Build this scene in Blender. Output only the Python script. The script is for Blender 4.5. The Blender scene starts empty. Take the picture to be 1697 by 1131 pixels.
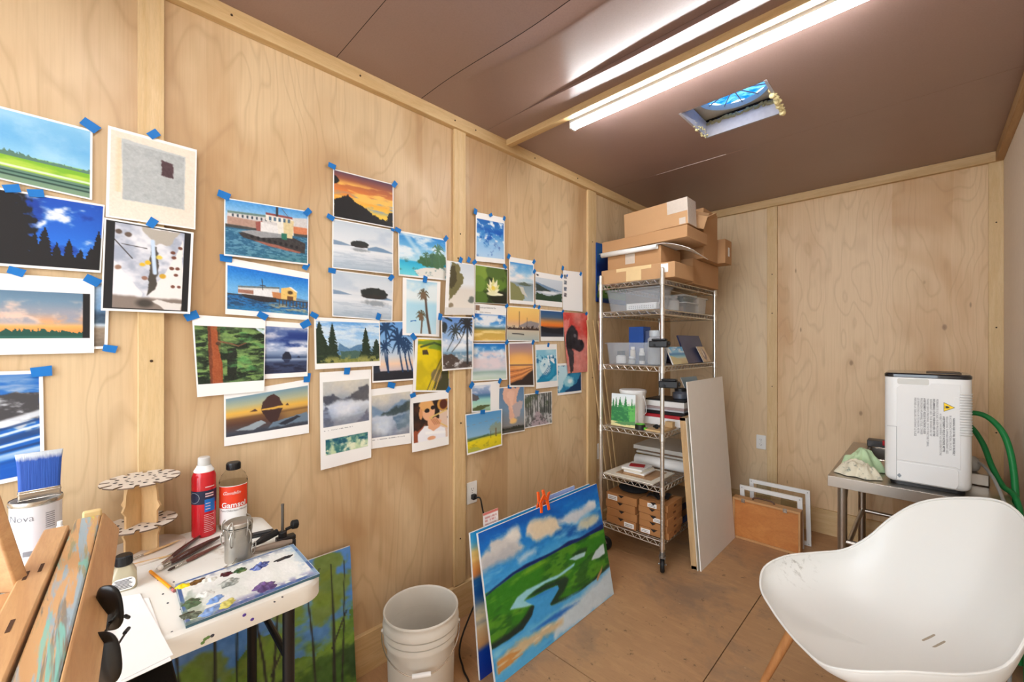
import bpy, bmesh, math, random
WORLD_STR = 4.2; EXPOSURE = 1.08
import numpy as np
from mathutils import Vector, Matrix
random.seed(4)
SC = bpy.context.scene
COL = SC.collection
PI = math.pi

# ------------------------------------------------------------ camera model
CAMX, CAMZ, FOC, YAW, HOR = 1.77, 1.45, 694.0, math.radians(44.8), 570.0
SN, CS = math.sin(YAW), math.cos(YAW)
def ray(px, py):
    u = (px - 848.5) / FOC; w = -(py - HOR) / FOC
    return Vector((-SN + CS * u, CS + SN * u, w))
ORG = Vector((CAMX, 0, CAMZ))
def on_x(px, py, X):
    d = ray(px, py); return ORG + d * ((X - CAMX) / d.x)
def on_y(px, py, Y):
    d = ray(px, py); return ORG + d * (Y / d.y)
def on_z(px, py, Z):
    d = ray(px, py); return ORG + d * ((Z - CAMZ) / d.z)
def at_depth(px, py, Zc):
    return ORG + ray(px, py) * Zc

ROOM_W, ROOM_Y, FRONT_Y, CEIL = 2.10, 3.96, -1.45, 2.636

# ------------------------------------------------------------ materials
def lin(c):
    return tuple(((x / 12.92) if x <= 0.04045 else ((x + 0.055) / 1.055) ** 2.4) for x in c)
def rgb(r, g, b):
    return lin((r / 255, g / 255, b / 255))
def new_mat(name):
    m = bpy.data.materials.new(name); m.use_nodes = True
    nt = m.node_tree; nt.nodes.clear()
    out = nt.nodes.new('ShaderNodeOutputMaterial')
    p = nt.nodes.new('ShaderNodeBsdfPrincipled')
    nt.links.new(p.outputs[0], out.inputs[0])
    return m, nt, p
def N(nt, t, **kw):
    n = nt.nodes.new(t)
    for k, v in kw.items():
        if hasattr(n, k) and k not in ('Scale',):
            try:
                setattr(n, k, v); continue
            except Exception:
                pass
        n.inputs[k].default_value = v
    return n
def mixc(nt, fac, a, b, mode='MIX'):
    n = nt.nodes.new('ShaderNodeMix'); n.data_type = 'RGBA'; n.blend_type = mode
    for sock, v in ((n.inputs[0], fac), (n.inputs[6], a), (n.inputs[7], b)):
        if hasattr(v, 'is_linked'):
            nt.links.new(v, sock)
        elif isinstance(v, (int, float)):
            sock.default_value = v
        else:
            sock.default_value = (*v[:3], 1)
    return n.outputs[2]
def ramp(nt, fac, stops):
    n = nt.nodes.new('ShaderNodeValToRGB'); e = n.color_ramp.elements
    while len(e) > 1: e.remove(e[-1])
    e[0].position = stops[0][0]; e[0].color = (*stops[0][1][:3], 1) if not isinstance(stops[0][1], (int, float)) else (stops[0][1],) * 3 + (1,)
    for p_, c in stops[1:]:
        x = e.new(p_); x.color = (*c[:3], 1) if not isinstance(c, (int, float)) else (c, c, c, 1)
    nt.links.new(fac, n.inputs[0]); return n.outputs[0]
def coords(nt, scale=(1, 1, 1), kind='Object', rot=(0, 0, 0), loc=(0, 0, 0)):
    tc = nt.nodes.new('ShaderNodeTexCoord'); mp = nt.nodes.new('ShaderNodeMapping')
    mp.inputs['Scale'].default_value = scale; mp.inputs['Rotation'].default_value = rot; mp.inputs['Location'].default_value = loc
    nt.links.new(tc.outputs[kind], mp.inputs[0]); return mp.outputs[0]
def noise(nt, vec, scale, detail=4, rough=.55, dist=0):
    n = nt.nodes.new('ShaderNodeTexNoise'); n.inputs['Scale'].default_value = scale
    n.inputs['Detail'].default_value = detail; n.inputs['Roughness'].default_value = rough; n.inputs['Distortion'].default_value = dist
    if vec is not None: nt.links.new(vec, n.inputs['Vector'])
    return n.outputs['Fac']
def bump(nt, p, h, strength, dist=.01):
    b = nt.nodes.new('ShaderNodeBump'); b.inputs['Strength'].default_value = strength; b.inputs['Distance'].default_value = dist
    nt.links.new(h, b.inputs['Height']); nt.links.new(b.outputs[0], p.inputs['Normal'])
def mul(c, k): return tuple(min(1, x * k) for x in c)

_M = {}
def pm(name, col, rough=.5, metal=0, var=.10, scale=14, bmp=0, alpha=1, trans=0, coat=0, emis=None, dirt=None, ior=1.45):
    """plain painted / plastic / metal surface with a little procedural variation"""
    if name in _M: return _M[name]
    m, nt, p = new_mat(name)
    v = coords(nt); n = noise(nt, v, scale)
    c = mixc(nt, n, mul(col, 1 - var), mul(col, 1 + var))
    if dirt:
        dn = noise(nt, v, dirt[1], 6, .7)
        mask = ramp(nt, dn, [(dirt[2], 0.0), (min(1, dirt[2] + .12), 1.0)])
        c = mixc(nt, mask, c, dirt[0])
    nt.links.new(c, p.inputs['Base Color'])
    p.inputs['Roughness'].default_value = rough; p.inputs['Metallic'].default_value = metal
    p.inputs['Alpha'].default_value = alpha; p.inputs['Transmission Weight'].default_value = trans
    p.inputs['Coat Weight'].default_value = coat; p.inputs['IOR'].default_value = ior
    if bmp: bump(nt, p, noise(nt, v, scale * 4, 5), bmp, .003)
    if emis:
        p.inputs['Emission Color'].default_value = (*emis[0], 1); p.inputs['Emission Strength'].default_value = emis[1]
    _M[name] = m; return m
def wood(name, c1, c2, scale=(6, 6, .8), rough=.55, grain=1.0, bmp=.05, dirt=None):
    """straight grained timber; the small component of scale is the direction the grain runs in"""
    if name in _M: return _M[name]
    m, nt, p = new_mat(name)
    v = coords(nt, scale)
    a = noise(nt, v, 2.2, 5, .6, .8)
    vv = coords(nt, tuple(s * 6 for s in scale)); b = noise(nt, vv, 3.5, 4, .7)
    c = mixc(nt, ramp(nt, a, [(.3, 0.0), (.7, 1.0)]), c1, c2)
    c = mixc(nt, ramp(nt, b, [(.45, 0.0), (.75, .35 * grain)]), c, mul(c2, .72))
    if dirt:
        dn = noise(nt, coords(nt), dirt[1], 6, .7)
        c = mixc(nt, ramp(nt, dn, [(dirt[2], 0.0), (min(1, dirt[2] + .15), 1.0)]), c, dirt[0])
    nt.links.new(c, p.inputs['Base Color']); p.inputs['Roughness'].default_value = rough
    bump(nt, p, b, bmp, .002)
    _M[name] = m; return m
def vcol_mat(name, rough=.6, coat=0, bmp=0, spec=.4):
    if name in _M: return _M[name]
    m, nt, p = new_mat(name)
    a = nt.nodes.new('ShaderNodeVertexColor'); a.layer_name = 'ink'
    n = noise(nt, coords(nt), 260, 3)
    c = mixc(nt, .05, a.outputs[0], n, 'OVERLAY')
    nt.links.new(c, p.inputs['Base Color']); p.inputs['Roughness'].default_value = rough
    p.inputs['Coat Weight'].default_value = coat; p.inputs['Specular IOR Level'].default_value = spec
    if bmp: bump(nt, p, noise(nt, coords(nt), 90, 5), bmp, .002)
    _M[name] = m; return m

# ------------------------------------------------------------ mesh builder
def rotz(a): return Matrix.Rotation(a, 4, 'Z')
def xf(loc=(0, 0, 0), rz=0, rx=0, ry=0):
    return Matrix.Translation(loc) @ Matrix.Rotation(rz, 4, 'Z') @ Matrix.Rotation(ry, 4, 'Y') @ Matrix.Rotation(rx, 4, 'X')
def frame_m(o, x, y):
    x = Vector(x).normalized(); z = x.cross(Vector(y)).normalized(); y = z.cross(x)
    return Matrix(((x.x, y.x, z.x, o[0]), (x.y, y.y, z.y, o[1]), (x.z, y.z, z.z, o[2]), (0, 0, 0, 1)))
class MB:
    def __init__(self): self.v = []; self.f = []; self.mi = []; self.col = None; self.cur = 0
    def add(self, vs, fs, M=None):
        o = len(self.v)
        for p in vs:
            p = Vector(p); self.v.append(M @ p if M else p)
        for f in fs: self.f.append(tuple(i + o for i in f)); self.mi.append(self.cur)
        return self
    def box(self, lo, hi, M=None):
        x0, y0, z0 = lo; x1, y1, z1 = hi
        return self.add([(x0, y0, z0), (x1, y0, z0), (x1, y1, z0), (x0, y1, z0), (x0, y0, z1), (x1, y0, z1), (x1, y1, z1), (x0, y1, z1)],
                 [(3, 2, 1, 0), (4, 5, 6, 7), (0, 1, 5, 4), (1, 2, 6, 5), (2, 3, 7, 6), (3, 0, 4, 7)], M)
    def hexa(self, b, t, M=None):
        return self.add(list(b) + list(t), [(3, 2, 1, 0), (4, 5, 6, 7), (0, 1, 5, 4), (1, 2, 6, 5), (2, 3, 7, 6), (3, 0, 4, 7)], M)
    def prism(self, poly, z0, z1, M=None):
        n = len(poly)
        return self.add([(x, y, z0) for x, y in poly] + [(x, y, z1) for x, y in poly],
                 [tuple(reversed(range(n))), tuple(range(n, 2 * n))] + [(i, (i + 1) % n, n + (i + 1) % n, n + i) for i in range(n)], M)
    def lathe(self, prof, n=32, M=None, cap=True, a0=0, a1=2 * PI):
        vs = []; fs = []; full = abs(a1 - a0 - 2 * PI) < 1e-6
        m = n if full else n + 1
        for r, z in prof:
            for i in range(m):
                a = a0 + (a1 - a0) * i / n; vs.append((r * math.cos(a), r * math.sin(a), z))
        for j in range(len(prof) - 1):
            for i in range(n):
                k = (i + 1) % m
                fs.append((j * m + i, j * m + k, (j + 1) * m + k, (j + 1) * m + i))
        if cap and full:
            fs.append(tuple(reversed(range(m)))); fs.append(tuple((len(prof) - 1) * m + i for i in range(m)))
        return self.add(vs, fs, M)
    def tube(self, pts, r, n=8, closed=False, M=None, radii=None):
        pts = [Vector(p) for p in pts]; L = len(pts); vs = []; fs = []
        up = None
        for i, p in enumerate(pts):
            if closed: t = pts[(i + 1) % L] - pts[i - 1]
            else: t = pts[min(i + 1, L - 1)] - pts[max(i - 1, 0)]
            t.normalize()
            if up is None:
                up = Vector((0, 0, 1)) if abs(t.z) < .9 else Vector((1, 0, 0))
            a = t.cross(up)
            if a.length < 1e-5: a = t.orthogonal()
            a.normalize(); b = t.cross(a); up = -b if b.dot(up) < 0 else b
            b = a.cross(t) if False else t.cross(a)
            rr = radii[i] if radii else r
            for k in range(n):
                th = 2 * PI * k / n; vs.append(p + a * (rr * math.cos(th)) + b * (rr * math.sin(th)))
        for i in range(L if closed else L - 1):
            j = (i + 1) % L
            for k in range(n):
                q = (k + 1) % n; fs.append((i * n + k, i * n + q, j * n + q, j * n + k))
        if not closed:
            fs.append(tuple(range(n))[::-1]); fs.append(tuple((L - 1) * n + k for k in range(n)))
        return self.add(vs, fs, M)
    def cyl(self, p0, p1, r, n=12, r1=None, M=None):
        return self.tube([p0, p1], r, n, M=M, radii=[r, r if r1 is None else r1])
    def grid(self, fn, nu, nv, M=None):
        vs = [fn(i / (nu - 1), j / (nv - 1)) for j in range(nv) for i in range(nu)]
        fs = [(j * nu + i, j * nu + i + 1, (j + 1) * nu + i + 1, (j + 1) * nu + i) for j in range(nv - 1) for i in range(nu - 1)]
        return self.add(vs, fs, M)
    def ball(self, c, r, n=16, M=None, sc=(1, 1, 1)):
        prof = [(max(1e-4, math.sin(PI * k / (n // 2))) , -math.cos(PI * k / (n // 2))) for k in range(n // 2 + 1)]
        o = len(self.v)
        self.lathe(prof, n, None)
        for i in range(o, len(self.v)):
            p = self.v[i]; q = Vector((c[0] + p.x * r * sc[0], c[1] + p.y * r * sc[1], c[2] + p.z * r * sc[2])); self.v[i] = M @ q if M else q
        return self
    def text(self, s, size, M, fn=None, bold=0, ext=.0002, align='LEFT', shear=0):
        cu = bpy.data.curves.new('t', 'FONT'); cu.body = s; cu.size = size; cu.align_x = align; cu.extrude = ext; cu.offset = bold; cu.shear = shear
        cu.resolution_u = 2
        ob = bpy.data.objects.new('t', cu); COL.objects.link(ob)
        bpy.context.view_layer.update()
        me = bpy.data.meshes.new_from_object(ob.evaluated_get(bpy.context.evaluated_depsgraph_get()))
        vs = [(fn(v.co) if fn else v.co.copy()) for v in me.vertices]; fs = [tuple(p.vertices) for p in me.polygons]
        self.add(vs, fs, M)
        bpy.data.objects.remove(ob); bpy.data.curves.remove(cu); bpy.data.meshes.remove(me)
        return self
    def build(self, name, mat, parent=None, loc=None, bevel=0, smooth=35, seg=2, solid=0, subsurf=0):
        base = Vector((0, 0, 0))
        q = parent
        while q is not None: base += q.location; q = q.parent
        if loc is None:
            loc = Vector((0, 0, 0)) if parent else Vector((sum(p.x for p in self.v) / len(self.v), sum(p.y for p in self.v) / len(self.v), min(p.z for p in self.v)))
        else: loc = Vector(loc) - base
        off = base + loc
        me = bpy.data.meshes.new(name)
        me.from_pydata([tuple(p - off) for p in self.v], [], self.f)
        mats = mat if isinstance(mat, (list, tuple)) else [mat]
        for m in mats: me.materials.append(m)
        if len(mats) > 1: me.polygons.foreach_set('material_index', self.mi)
        if self.col is not None:
            a = me.color_attributes.new('ink', 'FLOAT_COLOR', 'POINT')
            c = np.ones((len(self.v), 4), dtype=np.float32); c[:, :3] = self.col
            a.data.foreach_set('color', c.ravel())
        me.update()
        bm = bmesh.new(); bm.from_mesh(me); bmesh.ops.recalc_face_normals(bm, faces=bm.faces); bm.to_mesh(me); bm.free()
        if smooth:
            me.polygons.foreach_set('use_smooth', [True] * len(me.polygons))
            me.set_sharp_from_angle(angle=math.radians(smooth))
        o = bpy.data.objects.new(name, me); COL.objects.link(o); o.location = loc
        if parent is not None: o.parent = parent
        if solid:
            s = o.modifiers.new('s', 'SOLIDIFY'); s.thickness = solid; s.offset = 0
        if bevel:
            b = o.modifiers.new('b', 'BEVEL'); b.width = bevel; b.segments = seg; b.limit_method = 'ANGLE'; b.angle_limit = math.radians(40)
        if subsurf:
            s = o.modifiers.new('ss', 'SUBSURF'); s.levels = subsurf; s.render_levels = subsurf
        return o
def tag(o, label=None, cat=None, group=None, kind=None):
    if label: o['label'] = label
    if cat: o['category'] = cat
    if group: o['group'] = group
    if kind: o['kind'] = kind
    return o
def thing(name, label, cat, loc, group=None):
    o = bpy.data.objects.new(name, None); COL.objects.link(o); o.location = loc; o.empty_display_size = .05
    return tag(o, label, cat, group)
def struct(o): o['kind'] = 'structure'; return o
def rrect(x0, y0, x1, y1, r, n=6):
    pts = []
    for cx, cy, a in ((x1 - r, y1 - r, 0), (x0 + r, y1 - r, PI / 2), (x0 + r, y0 + r, PI), (x1 - r, y0 + r, 1.5 * PI)):
        for k in range(n + 1): pts.append((cx + r * math.cos(a + PI / 2 * k / n), cy + r * math.sin(a + PI / 2 * k / n)))
    return pts
def catmull(pts, n=8):
    pts = [Vector(p) for p in pts]; out = []
    P = [pts[0] * 2 - pts[1]] + pts + [pts[-1] * 2 - pts[-2]]
    for i in range(1, len(P) - 2):
        for k in range(n):
            t = k / n; a, b, c, d = P[i - 1], P[i], P[i + 1], P[i + 2]
            out.append(.5 * (2 * b + (c - a) * t + (2 * a - 5 * b + 4 * c - d) * t * t + (3 * b - a - 3 * c + d) * t ** 3))
    out.append(pts[-1]); return out

# ------------------------------------------------------------ numpy painter for the printed pictures
def _hash(ix, iy, seed):
    h = (ix.astype(np.int64) * 374761393 + iy.astype(np.int64) * 668265263 + seed * 1274126177) & 0x7fffffff
    h = (h ^ (h >> 13)) * 1103515245 & 0x7fffffff
    return ((h ^ (h >> 16)) & 0xffff) / 65535.0
def vnoise(x, y, seed):
    ix = np.floor(x); iy = np.floor(y); fx = x - ix; fy = y - iy
    fx = fx * fx * (3 - 2 * fx); fy = fy * fy * (3 - 2 * fy)
    a = _hash(ix, iy, seed); b = _hash(ix + 1, iy, seed); c = _hash(ix, iy + 1, seed); d = _hash(ix + 1, iy + 1, seed)
    return (a * (1 - fx) + b * fx) * (1 - fy) + (c * (1 - fx) + d * fx) * fy
def fbm(x, y, seed=1, o=4):
    s = 0; a = .5; t = 0
    for k in range(o):
        s = s + a * vnoise(x, y, seed + k * 17); t += a; x = x * 2.03 + 5.1; y = y * 2.03 + 1.7; a *= .55
    return s / t
def sstep(a, b, x):
    t = np.clip((x - a) / (b - a + 1e-9), 0, 1); return t * t * (3 - 2 * t)
class Pic:
    """a picture painted on a grid: u runs across, v runs down, both 0..1"""
    def __init__(self, nx, ny, asp, seed=1, paper=(244, 243, 240)):
        self.asp = asp; u = np.linspace(0, 1, nx); v = np.linspace(0, 1, ny)
        self.U0, self.V0 = np.meshgrid(u, v); self.U, self.V = self.U0, self.V0
        self.C = np.zeros((ny, nx, 3)); self.C[:] = np.array(paper) / 255; self.seed = seed
        self.clip = np.ones((ny, nx)); self.A = asp; self.aa = 0
    def window(self, u0, v0, u1, v1):
        self.U = (self.U0 - u0) / (u1 - u0); self.V = (self.V0 - v0) / (v1 - v0)
        self.clip = ((self.U >= 0) & (self.U <= 1) & (self.V >= 0) & (self.V <= 1)).astype(float)
        self.A = self.asp * (u1 - u0) / (v1 - v0); self.seed += 31; return self
    def put(self, mask, col):
        c = np.array(col, dtype=float)
        if c.ndim == 1: c = c / 255
        m = np.clip(mask * self.clip, 0, 1)[..., None]
        self.C = self.C * (1 - m) + c * m; return self
    def fill(self, col): return self.put(np.ones_like(self.U), col)
    def n(self, sx, sy, o=4, s=0): return fbm(self.U * sx * self.A + 3.7, self.V * sy + 9.1, self.seed + s, o)
    def grad(self, stops, wob=0, sx=2):
        v = self.V + (wob * (self.n(sx, sx, 4, 3) - .5) if wob else 0)
        xs = [s[0] for s in stops]; c = np.stack([np.interp(v, xs, [s[1][k] / 255 for s in stops]) for k in range(3)], -1)
        m = self.clip[..., None]; self.C = self.C * (1 - m) + c * m; return self
    def band(self, v0, v1, col, soft=.01, wob=0, sx=6, k=0):
        v = self.V + (wob * (fbm(self.U * sx * self.A, self.U * 0 + k, self.seed + 7 + k, 4) - .5) * 2 if wob else 0)
        return self.put(sstep(v0 - soft, v0 + soft, v) * (1 - sstep(v1 - soft, v1 + soft, v)), col)
    def clouds(self, v0, v1, col, sx=4, sy=7, thr=.5, soft=.15, k=0, amt=1):
        n = self.n(sx, sy, 5, 50 + k)
        env = sstep(v0 - .08, v0 + .08, self.V) * (1 - sstep(v1 - .08, v1 + .08, self.V))
        return self.put(sstep(thr - soft, thr + soft, n) * env * amt, col)
    def ell(self, cx, cy, rx, ry, col, soft=.15, wob=0, amt=1, rot=0):
        dx = (self.U - cx) * self.A; dy = self.V - cy
        c, s = math.cos(rot), math.sin(rot)
        d = np.sqrt(((dx * c + dy * s) / (rx * self.A)) ** 2 + ((-dx * s + dy * c) / ry) ** 2)
        if wob: d = d + wob * (self.n(14, 14, 3, 11) - .5)
        return self.put((1 - sstep(1 - soft, 1 + soft, d)) * amt, col)
    def poly(self, pts, col, wob=0, sc=10, amt=1, soft=0):
        X = self.U + (wob * (self.n(sc, sc, 3, 21) - .5) if wob else 0); Y = self.V + (wob * (self.n(sc, sc, 3, 22) - .5) if wob else 0)
        soft = soft or self.aa
        if soft:
            acc = 0
            for k in range(12):
                r = soft * math.sqrt((k + .5) / 12); a = 2.4 * k; acc = acc + self._in(pts, X + r * math.cos(a) / self.A, Y + r * math.sin(a))
            return self.put(acc / 12 * amt, col)
        return self.put(self._in(pts, X, Y).astype(float) * amt, col)
    def _in(self, pts, x, y):
        ins = np.zeros_like(x, dtype=bool); n = len(pts)
        for i in range(n):
            x0, y0 = pts[i]; x1, y1 = pts[(i + 1) % n]
            if y0 == y1: continue
            ins ^= ((y0 > y) != (y1 > y)) & (x < (x1 - x0) * (y - y0) / (y1 - y0) + x0)
        return ins
    def line(self, pts, w, col, soft=.5, w1=None, amt=1):
        n = len(pts) - 1
        for i in range(n):
            (x0, y0), (x1, y1) = pts[i], pts[i + 1]
            dx, dy = (x1 - x0) * self.A, y1 - y0; px, py = (self.U - x0) * self.A, self.V - y0
            t = np.clip((px * dx + py * dy) / (dx * dx + dy * dy + 1e-9), 0, 1)
            d = np.hypot(px - t * dx, py - t * dy)
            ww = w if w1 is None else w + (w1 - w) * (i + t) / n
            self.put((1 - sstep(ww * (1 - soft), ww * (1 + soft), d)) * amt, col)
        return self
    def conifer(self, cx, top, base, w, col, k=0):
        t = (self.V - top) / (base - top)
        n = self.n(26, 40, 3, 60 + k)
        half = w * np.clip(t, 0, 1) ** .8 * (.45 + 1.1 * n)
        return self.put(((np.abs(self.U - cx) < half) & (t > 0) & (t < 1)).astype(float), col)
    def treeline(self, base, h, col, sx=14, k=0, floor=1.0, spike=.6, slope=0):
        x = self.U * sx * self.A
        a = fbm(x * .35, x * 0 + k, self.seed + 80 + k, 3); b = np.abs(((x * 1.3 + 3 * fbm(x, x * 0 + 2, self.seed + 81 + k, 2)) % 1) - .5) * 2
        top = base + slope * (self.U - .5) - h * (a * (1 - spike) * 1.4 + spike * b * a * 1.6)
        return self.put(((self.V > top) & (self.V < floor)).astype(float), col)
    def palm(self, cx, cy, bx, by, r, col, trunk=None, tw=.012, nf=11, k=0):
        rs = random.Random(k + 5)
        mx = (cx + bx) / 2 + (cx - bx) * .15
        self.line([(bx, by), (mx, (cy + by) / 2), (cx, cy)], tw, trunk or col, w1=tw * .7)
        for i in range(nf):
            a = 2 * PI * i / nf + rs.uniform(-.2, .2)
            ex, ey = cx + r * math.cos(a) / self.A, cy + r * math.sin(a) * .75 + r * .25
            qx, qy = cx + r * .55 * math.cos(a) / self.A, cy + r * .6 * math.sin(a) - r * .12
            self.line([(cx, cy), (qx, qy), (ex, ey)], r * .10, col, w1=r * .03)
        return self
    def grain(self, amt, sx=30, sy=30, k=0):
        n = self.n(sx, sy, 3, 90 + k) - .5
        self.C = np.clip(self.C + (n * amt * self.clip)[..., None], 0, 1); return self
    def tint(self, sx, sy, amt, c1, c2, k=0):
        n = sstep(.3, .7, self.n(sx, sy, 4, 120 + k)); c = np.array(c1) / 255 * (1 - n[..., None]) + np.array(c2) / 255 * n[..., None]
        return self.put(np.full_like(self.U, amt), c)
    def text(self, u0, v0, u1, rows, dv, col=(90, 90, 95), h=.4):
        for r in range(rows):
            y = v0 + r * dv; n = _hash(np.floor(self.U0 * 90), np.floor(self.U0 * 0) + r, self.seed)
            m = ((self.V0 > y) & (self.V0 < y + dv * h) & (self.U0 > u0) & (self.U0 < u1 - .1 * (r % 2)) & (n > .3)).astype(float)
            self.C = self.C * (1 - .7 * m[..., None]) + np.array(col) / 255 * .7 * m[..., None]
        return self
    def lin(self):
        c = np.clip(self.C, 0, 1).reshape(-1, 3)
        return np.where(c <= .04045, c / 12.92, ((c + .055) / 1.055) ** 2.4)
# ============================================================ the room shell
def ply(name, hx, base, dark, pale, knots=0.0, seed=0.0):
    """rotary cut plywood: hx 0 = sheet runs along X, 1 = along Y; grain is vertical"""
    m, nt, p = new_mat(name)
    sc = [(1, .001, 1), (.001, 1, 1)][hx]
    big = coords(nt, tuple(s * k for s, k in zip(sc, ((2.0, 2.0, .55)))), loc=(seed, seed, seed))
    f = noise(nt, big, 1.0, 3, .5, .25)
    mt = nt.nodes.new('ShaderNodeMath'); mt.operation = 'MULTIPLY'; mt.inputs[1].default_value = 44; nt.links.new(f, mt.inputs[0])
    fr = nt.nodes.new('ShaderNodeMath'); fr.operation = 'PINGPONG'; fr.inputs[1].default_value = 1; nt.links.new(mt.outputs[0], fr.inputs[0])
    fine = noise(nt, coords(nt, tuple(s * k for s, k in zip(sc, (110, 110, 3)))), 1.0, 4, .6)
    sep = nt.nodes.new('ShaderNodeSeparateXYZ'); nt.links.new(coords(nt), sep.inputs[0])
    dv = nt.nodes.new('ShaderNodeMath'); dv.operation = 'MULTIPLY_ADD'; dv.inputs[1].default_value = 3.4; dv.inputs[2].default_value = seed; nt.links.new(sep.outputs[hx], dv.inputs[0])
    jit = nt.nodes.new('ShaderNodeMath'); jit.operation = 'MULTIPLY_ADD'; jit.inputs[1].default_value = .25; nt.links.new(noise(nt, coords(nt, (0.4, .4, .8)), 1.5, 1), jit.inputs[0]); nt.links.new(dv.outputs[0], jit.inputs[2])
    fl = nt.nodes.new('ShaderNodeMath'); fl.operation = 'FLOOR'; nt.links.new(jit.outputs[0], fl.inputs[0])
    wn = nt.nodes.new('ShaderNodeTexWhiteNoise'); wn.noise_dimensions = '1D'; nt.links.new(fl.outputs[0], wn.inputs['W'])
    patch = noise(nt, coords(nt, tuple(s * k for s, k in zip(sc, (2.2, 2.2, .9))), loc=(3 + seed, 1, 2)), 1.0, 3, .55, .6)
    c = mixc(nt, ramp(nt, patch, [(.42, 0.0), (.62, 1.0)]), base, dark)
    st = nt.nodes.new('ShaderNodeMath'); st.operation = 'MULTIPLY'; st.inputs[1].default_value = .55; nt.links.new(wn.outputs['Value'], st.inputs[0])
    c = mixc(nt, st.outputs[0], c, pale)
    c = mixc(nt, ramp(nt, fr.outputs[0], [(.0, .26), (.30, .0), (1, .0)]), c, mul(dark, .72))
    c = mixc(nt, ramp(nt, fine, [(.45, 0.0), (.8, .30)]), c, mul(dark, .78))
    if knots:
        vo = nt.nodes.new('ShaderNodeTexVoronoi'); vo.inputs['Scale'].default_value = 1.0
        nt.links.new(coords(nt, tuple(s * k for s, k in zip(sc, (5.2, 5.2, 3.0)))), vo.inputs['Vector'])
        c = mixc(nt, ramp(nt, vo.outputs['Distance'], [(.0, knots), (.045, knots * .75), (.075, 0.0)]), c, rgb(96, 62, 36))
        c = mixc(nt, ramp(nt, vo.outputs['Distance'], [(.03, .32), (.30, 0.0)]), c, mul(dark, .8))
        vo2 = nt.nodes.new('ShaderNodeTexVoronoi'); vo2.inputs['Scale'].default_value = 1.0
        nt.links.new(coords(nt, tuple(s * k for s, k in zip(sc, (9.5, 9.5, 2.6))), loc=(7, 3, 5)), vo2.inputs['Vector'])
        c = mixc(nt, ramp(nt, vo2.outputs['Distance'], [(.0, knots), (.035, knots * .6), (.06, 0.0)]), c, rgb(110, 74, 44))
    nt.links.new(c, p.inputs['Base Color']); p.inputs['Roughness'].default_value = .42; p.inputs['Specular IOR Level'].default_value = .35
    bump(nt, p, fine, .04, .001)
    return m
M_plyL = ply('birch_plywood_side', 1, rgb(216, 189, 150), rgb(187, 151, 109), rgb(225, 200, 161), seed=.3)
M_plyB = ply('birch_plywood_back', 0, rgb(220, 189, 148), rgb(200, 158, 112), rgb(226, 197, 158), knots=.8, seed=1.7)
M_plyBL = ply('birch_plywood_pale', 0, rgb(224, 201, 165), rgb(210, 178, 138), rgb(228, 206, 170), seed=4.1)
M_trimV = wood('pine_trim_vertical', rgb(222, 194, 148), rgb(206, 172, 120), (14, 14, 1.2))
M_trimH = wood('pine_trim_lengthwise', rgb(220, 190, 142), rgb(200, 164, 112), (14, 1.2, 14))
M_trimX = wood('pine_trim_crosswise', rgb(216, 186, 138), rgb(196, 158, 106), (1.2, 14, 14))
M_gray = pm('beige_wall_lining', rgb(228, 213, 194), .7, var=.05, scale=30)
M_screw = pm('screw_head', rgb(70, 52, 36), .5, .6)
M_dark = pm('dark_gap', rgb(34, 28, 26), .9)

def solid_box(lo, hi, name, mat, bevel=0, screws=()):
    b = MB(); b.box(lo, hi); o = struct(b.build(name, mat, bevel=bevel, smooth=0)); return o

# floor: worn brown plywood decking
def floor_mat():
    m, nt, p = new_mat('worn_deck_plywood')
    v = coords(nt)
    big = noise(nt, v, 1.4, 5, .6, .4); mid = noise(nt, coords(nt, (3, 14, 1)), 2.0, 5, .65); fine = noise(nt, coords(nt, (14, 90, 1)), 1.5, 4, .7)
    c = mixc(nt, ramp(nt, big, [(.3, 0.0), (.72, 1.0)]), rgb(188, 148, 106), rgb(166, 126, 90))
    c = mixc(nt, ramp(nt, mid, [(.48, 0.0), (.75, .5)]), c, rgb(204, 162, 116))
    c = mixc(nt, ramp(nt, fine, [(.5, 0.0), (.8, .35)]), c, rgb(136, 100, 70))
    st = noise(nt, coords(nt, loc=(4, 2, 0)), 1.9, 6, .7, .3)
    c = mixc(nt, ramp(nt, st, [(.52, 0.0), (.66, .65)]), c, rgb(128, 108, 92))
    sp = noise(nt, v, 17, 5, .75)
    c = mixc(nt, ramp(nt, sp, [(.61, 0.0), (.69, .75)]), c, rgb(66, 46, 32))
    vo = nt.nodes.new('ShaderNodeTexVoronoi'); vo.inputs['Scale'].default_value = 3.3; nt.links.new(v, vo.inputs['Vector'])
    c = mixc(nt, ramp(nt, vo.outputs['Distance'], [(.0, .85), (.030, .8), (.045, 0.0)]), c, rgb(58, 40, 28))
    vo = nt.nodes.new('ShaderNodeTexVoronoi'); vo.inputs['Scale'].default_value = 9; nt.links.new(coords(nt, loc=(1, 5, 0)), vo.inputs['Vector'])
    c = mixc(nt, ramp(nt, vo.outputs['Distance'], [(.0, .7), (.030, .7), (.05, 0.0)]), c, rgb(196, 164, 128))
    sn = noise(nt, coords(nt, (60, 1.2, 1), rot=(0, 0, .25)), 1.0, 2)
    c = mixc(nt, ramp(nt, sn, [(.70, 0.0), (.74, .28)]), c, rgb(190, 152, 112))
    nt.links.new(c, p.inputs['Base Color']); p.inputs['Roughness'].default_value = .52
    bump(nt, p, fine, .12, .002); return m
M_floor = floor_mat()
b = MB(); g = .0022; Yb, Xs = 1.525, 1.087
b.box((-.05, FRONT_Y, -.02), (Xs - g, Yb - g, 0)); b.box((-.05, Yb + g, -.02), (Xs - g, ROOM_Y + .05, 0))
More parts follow.
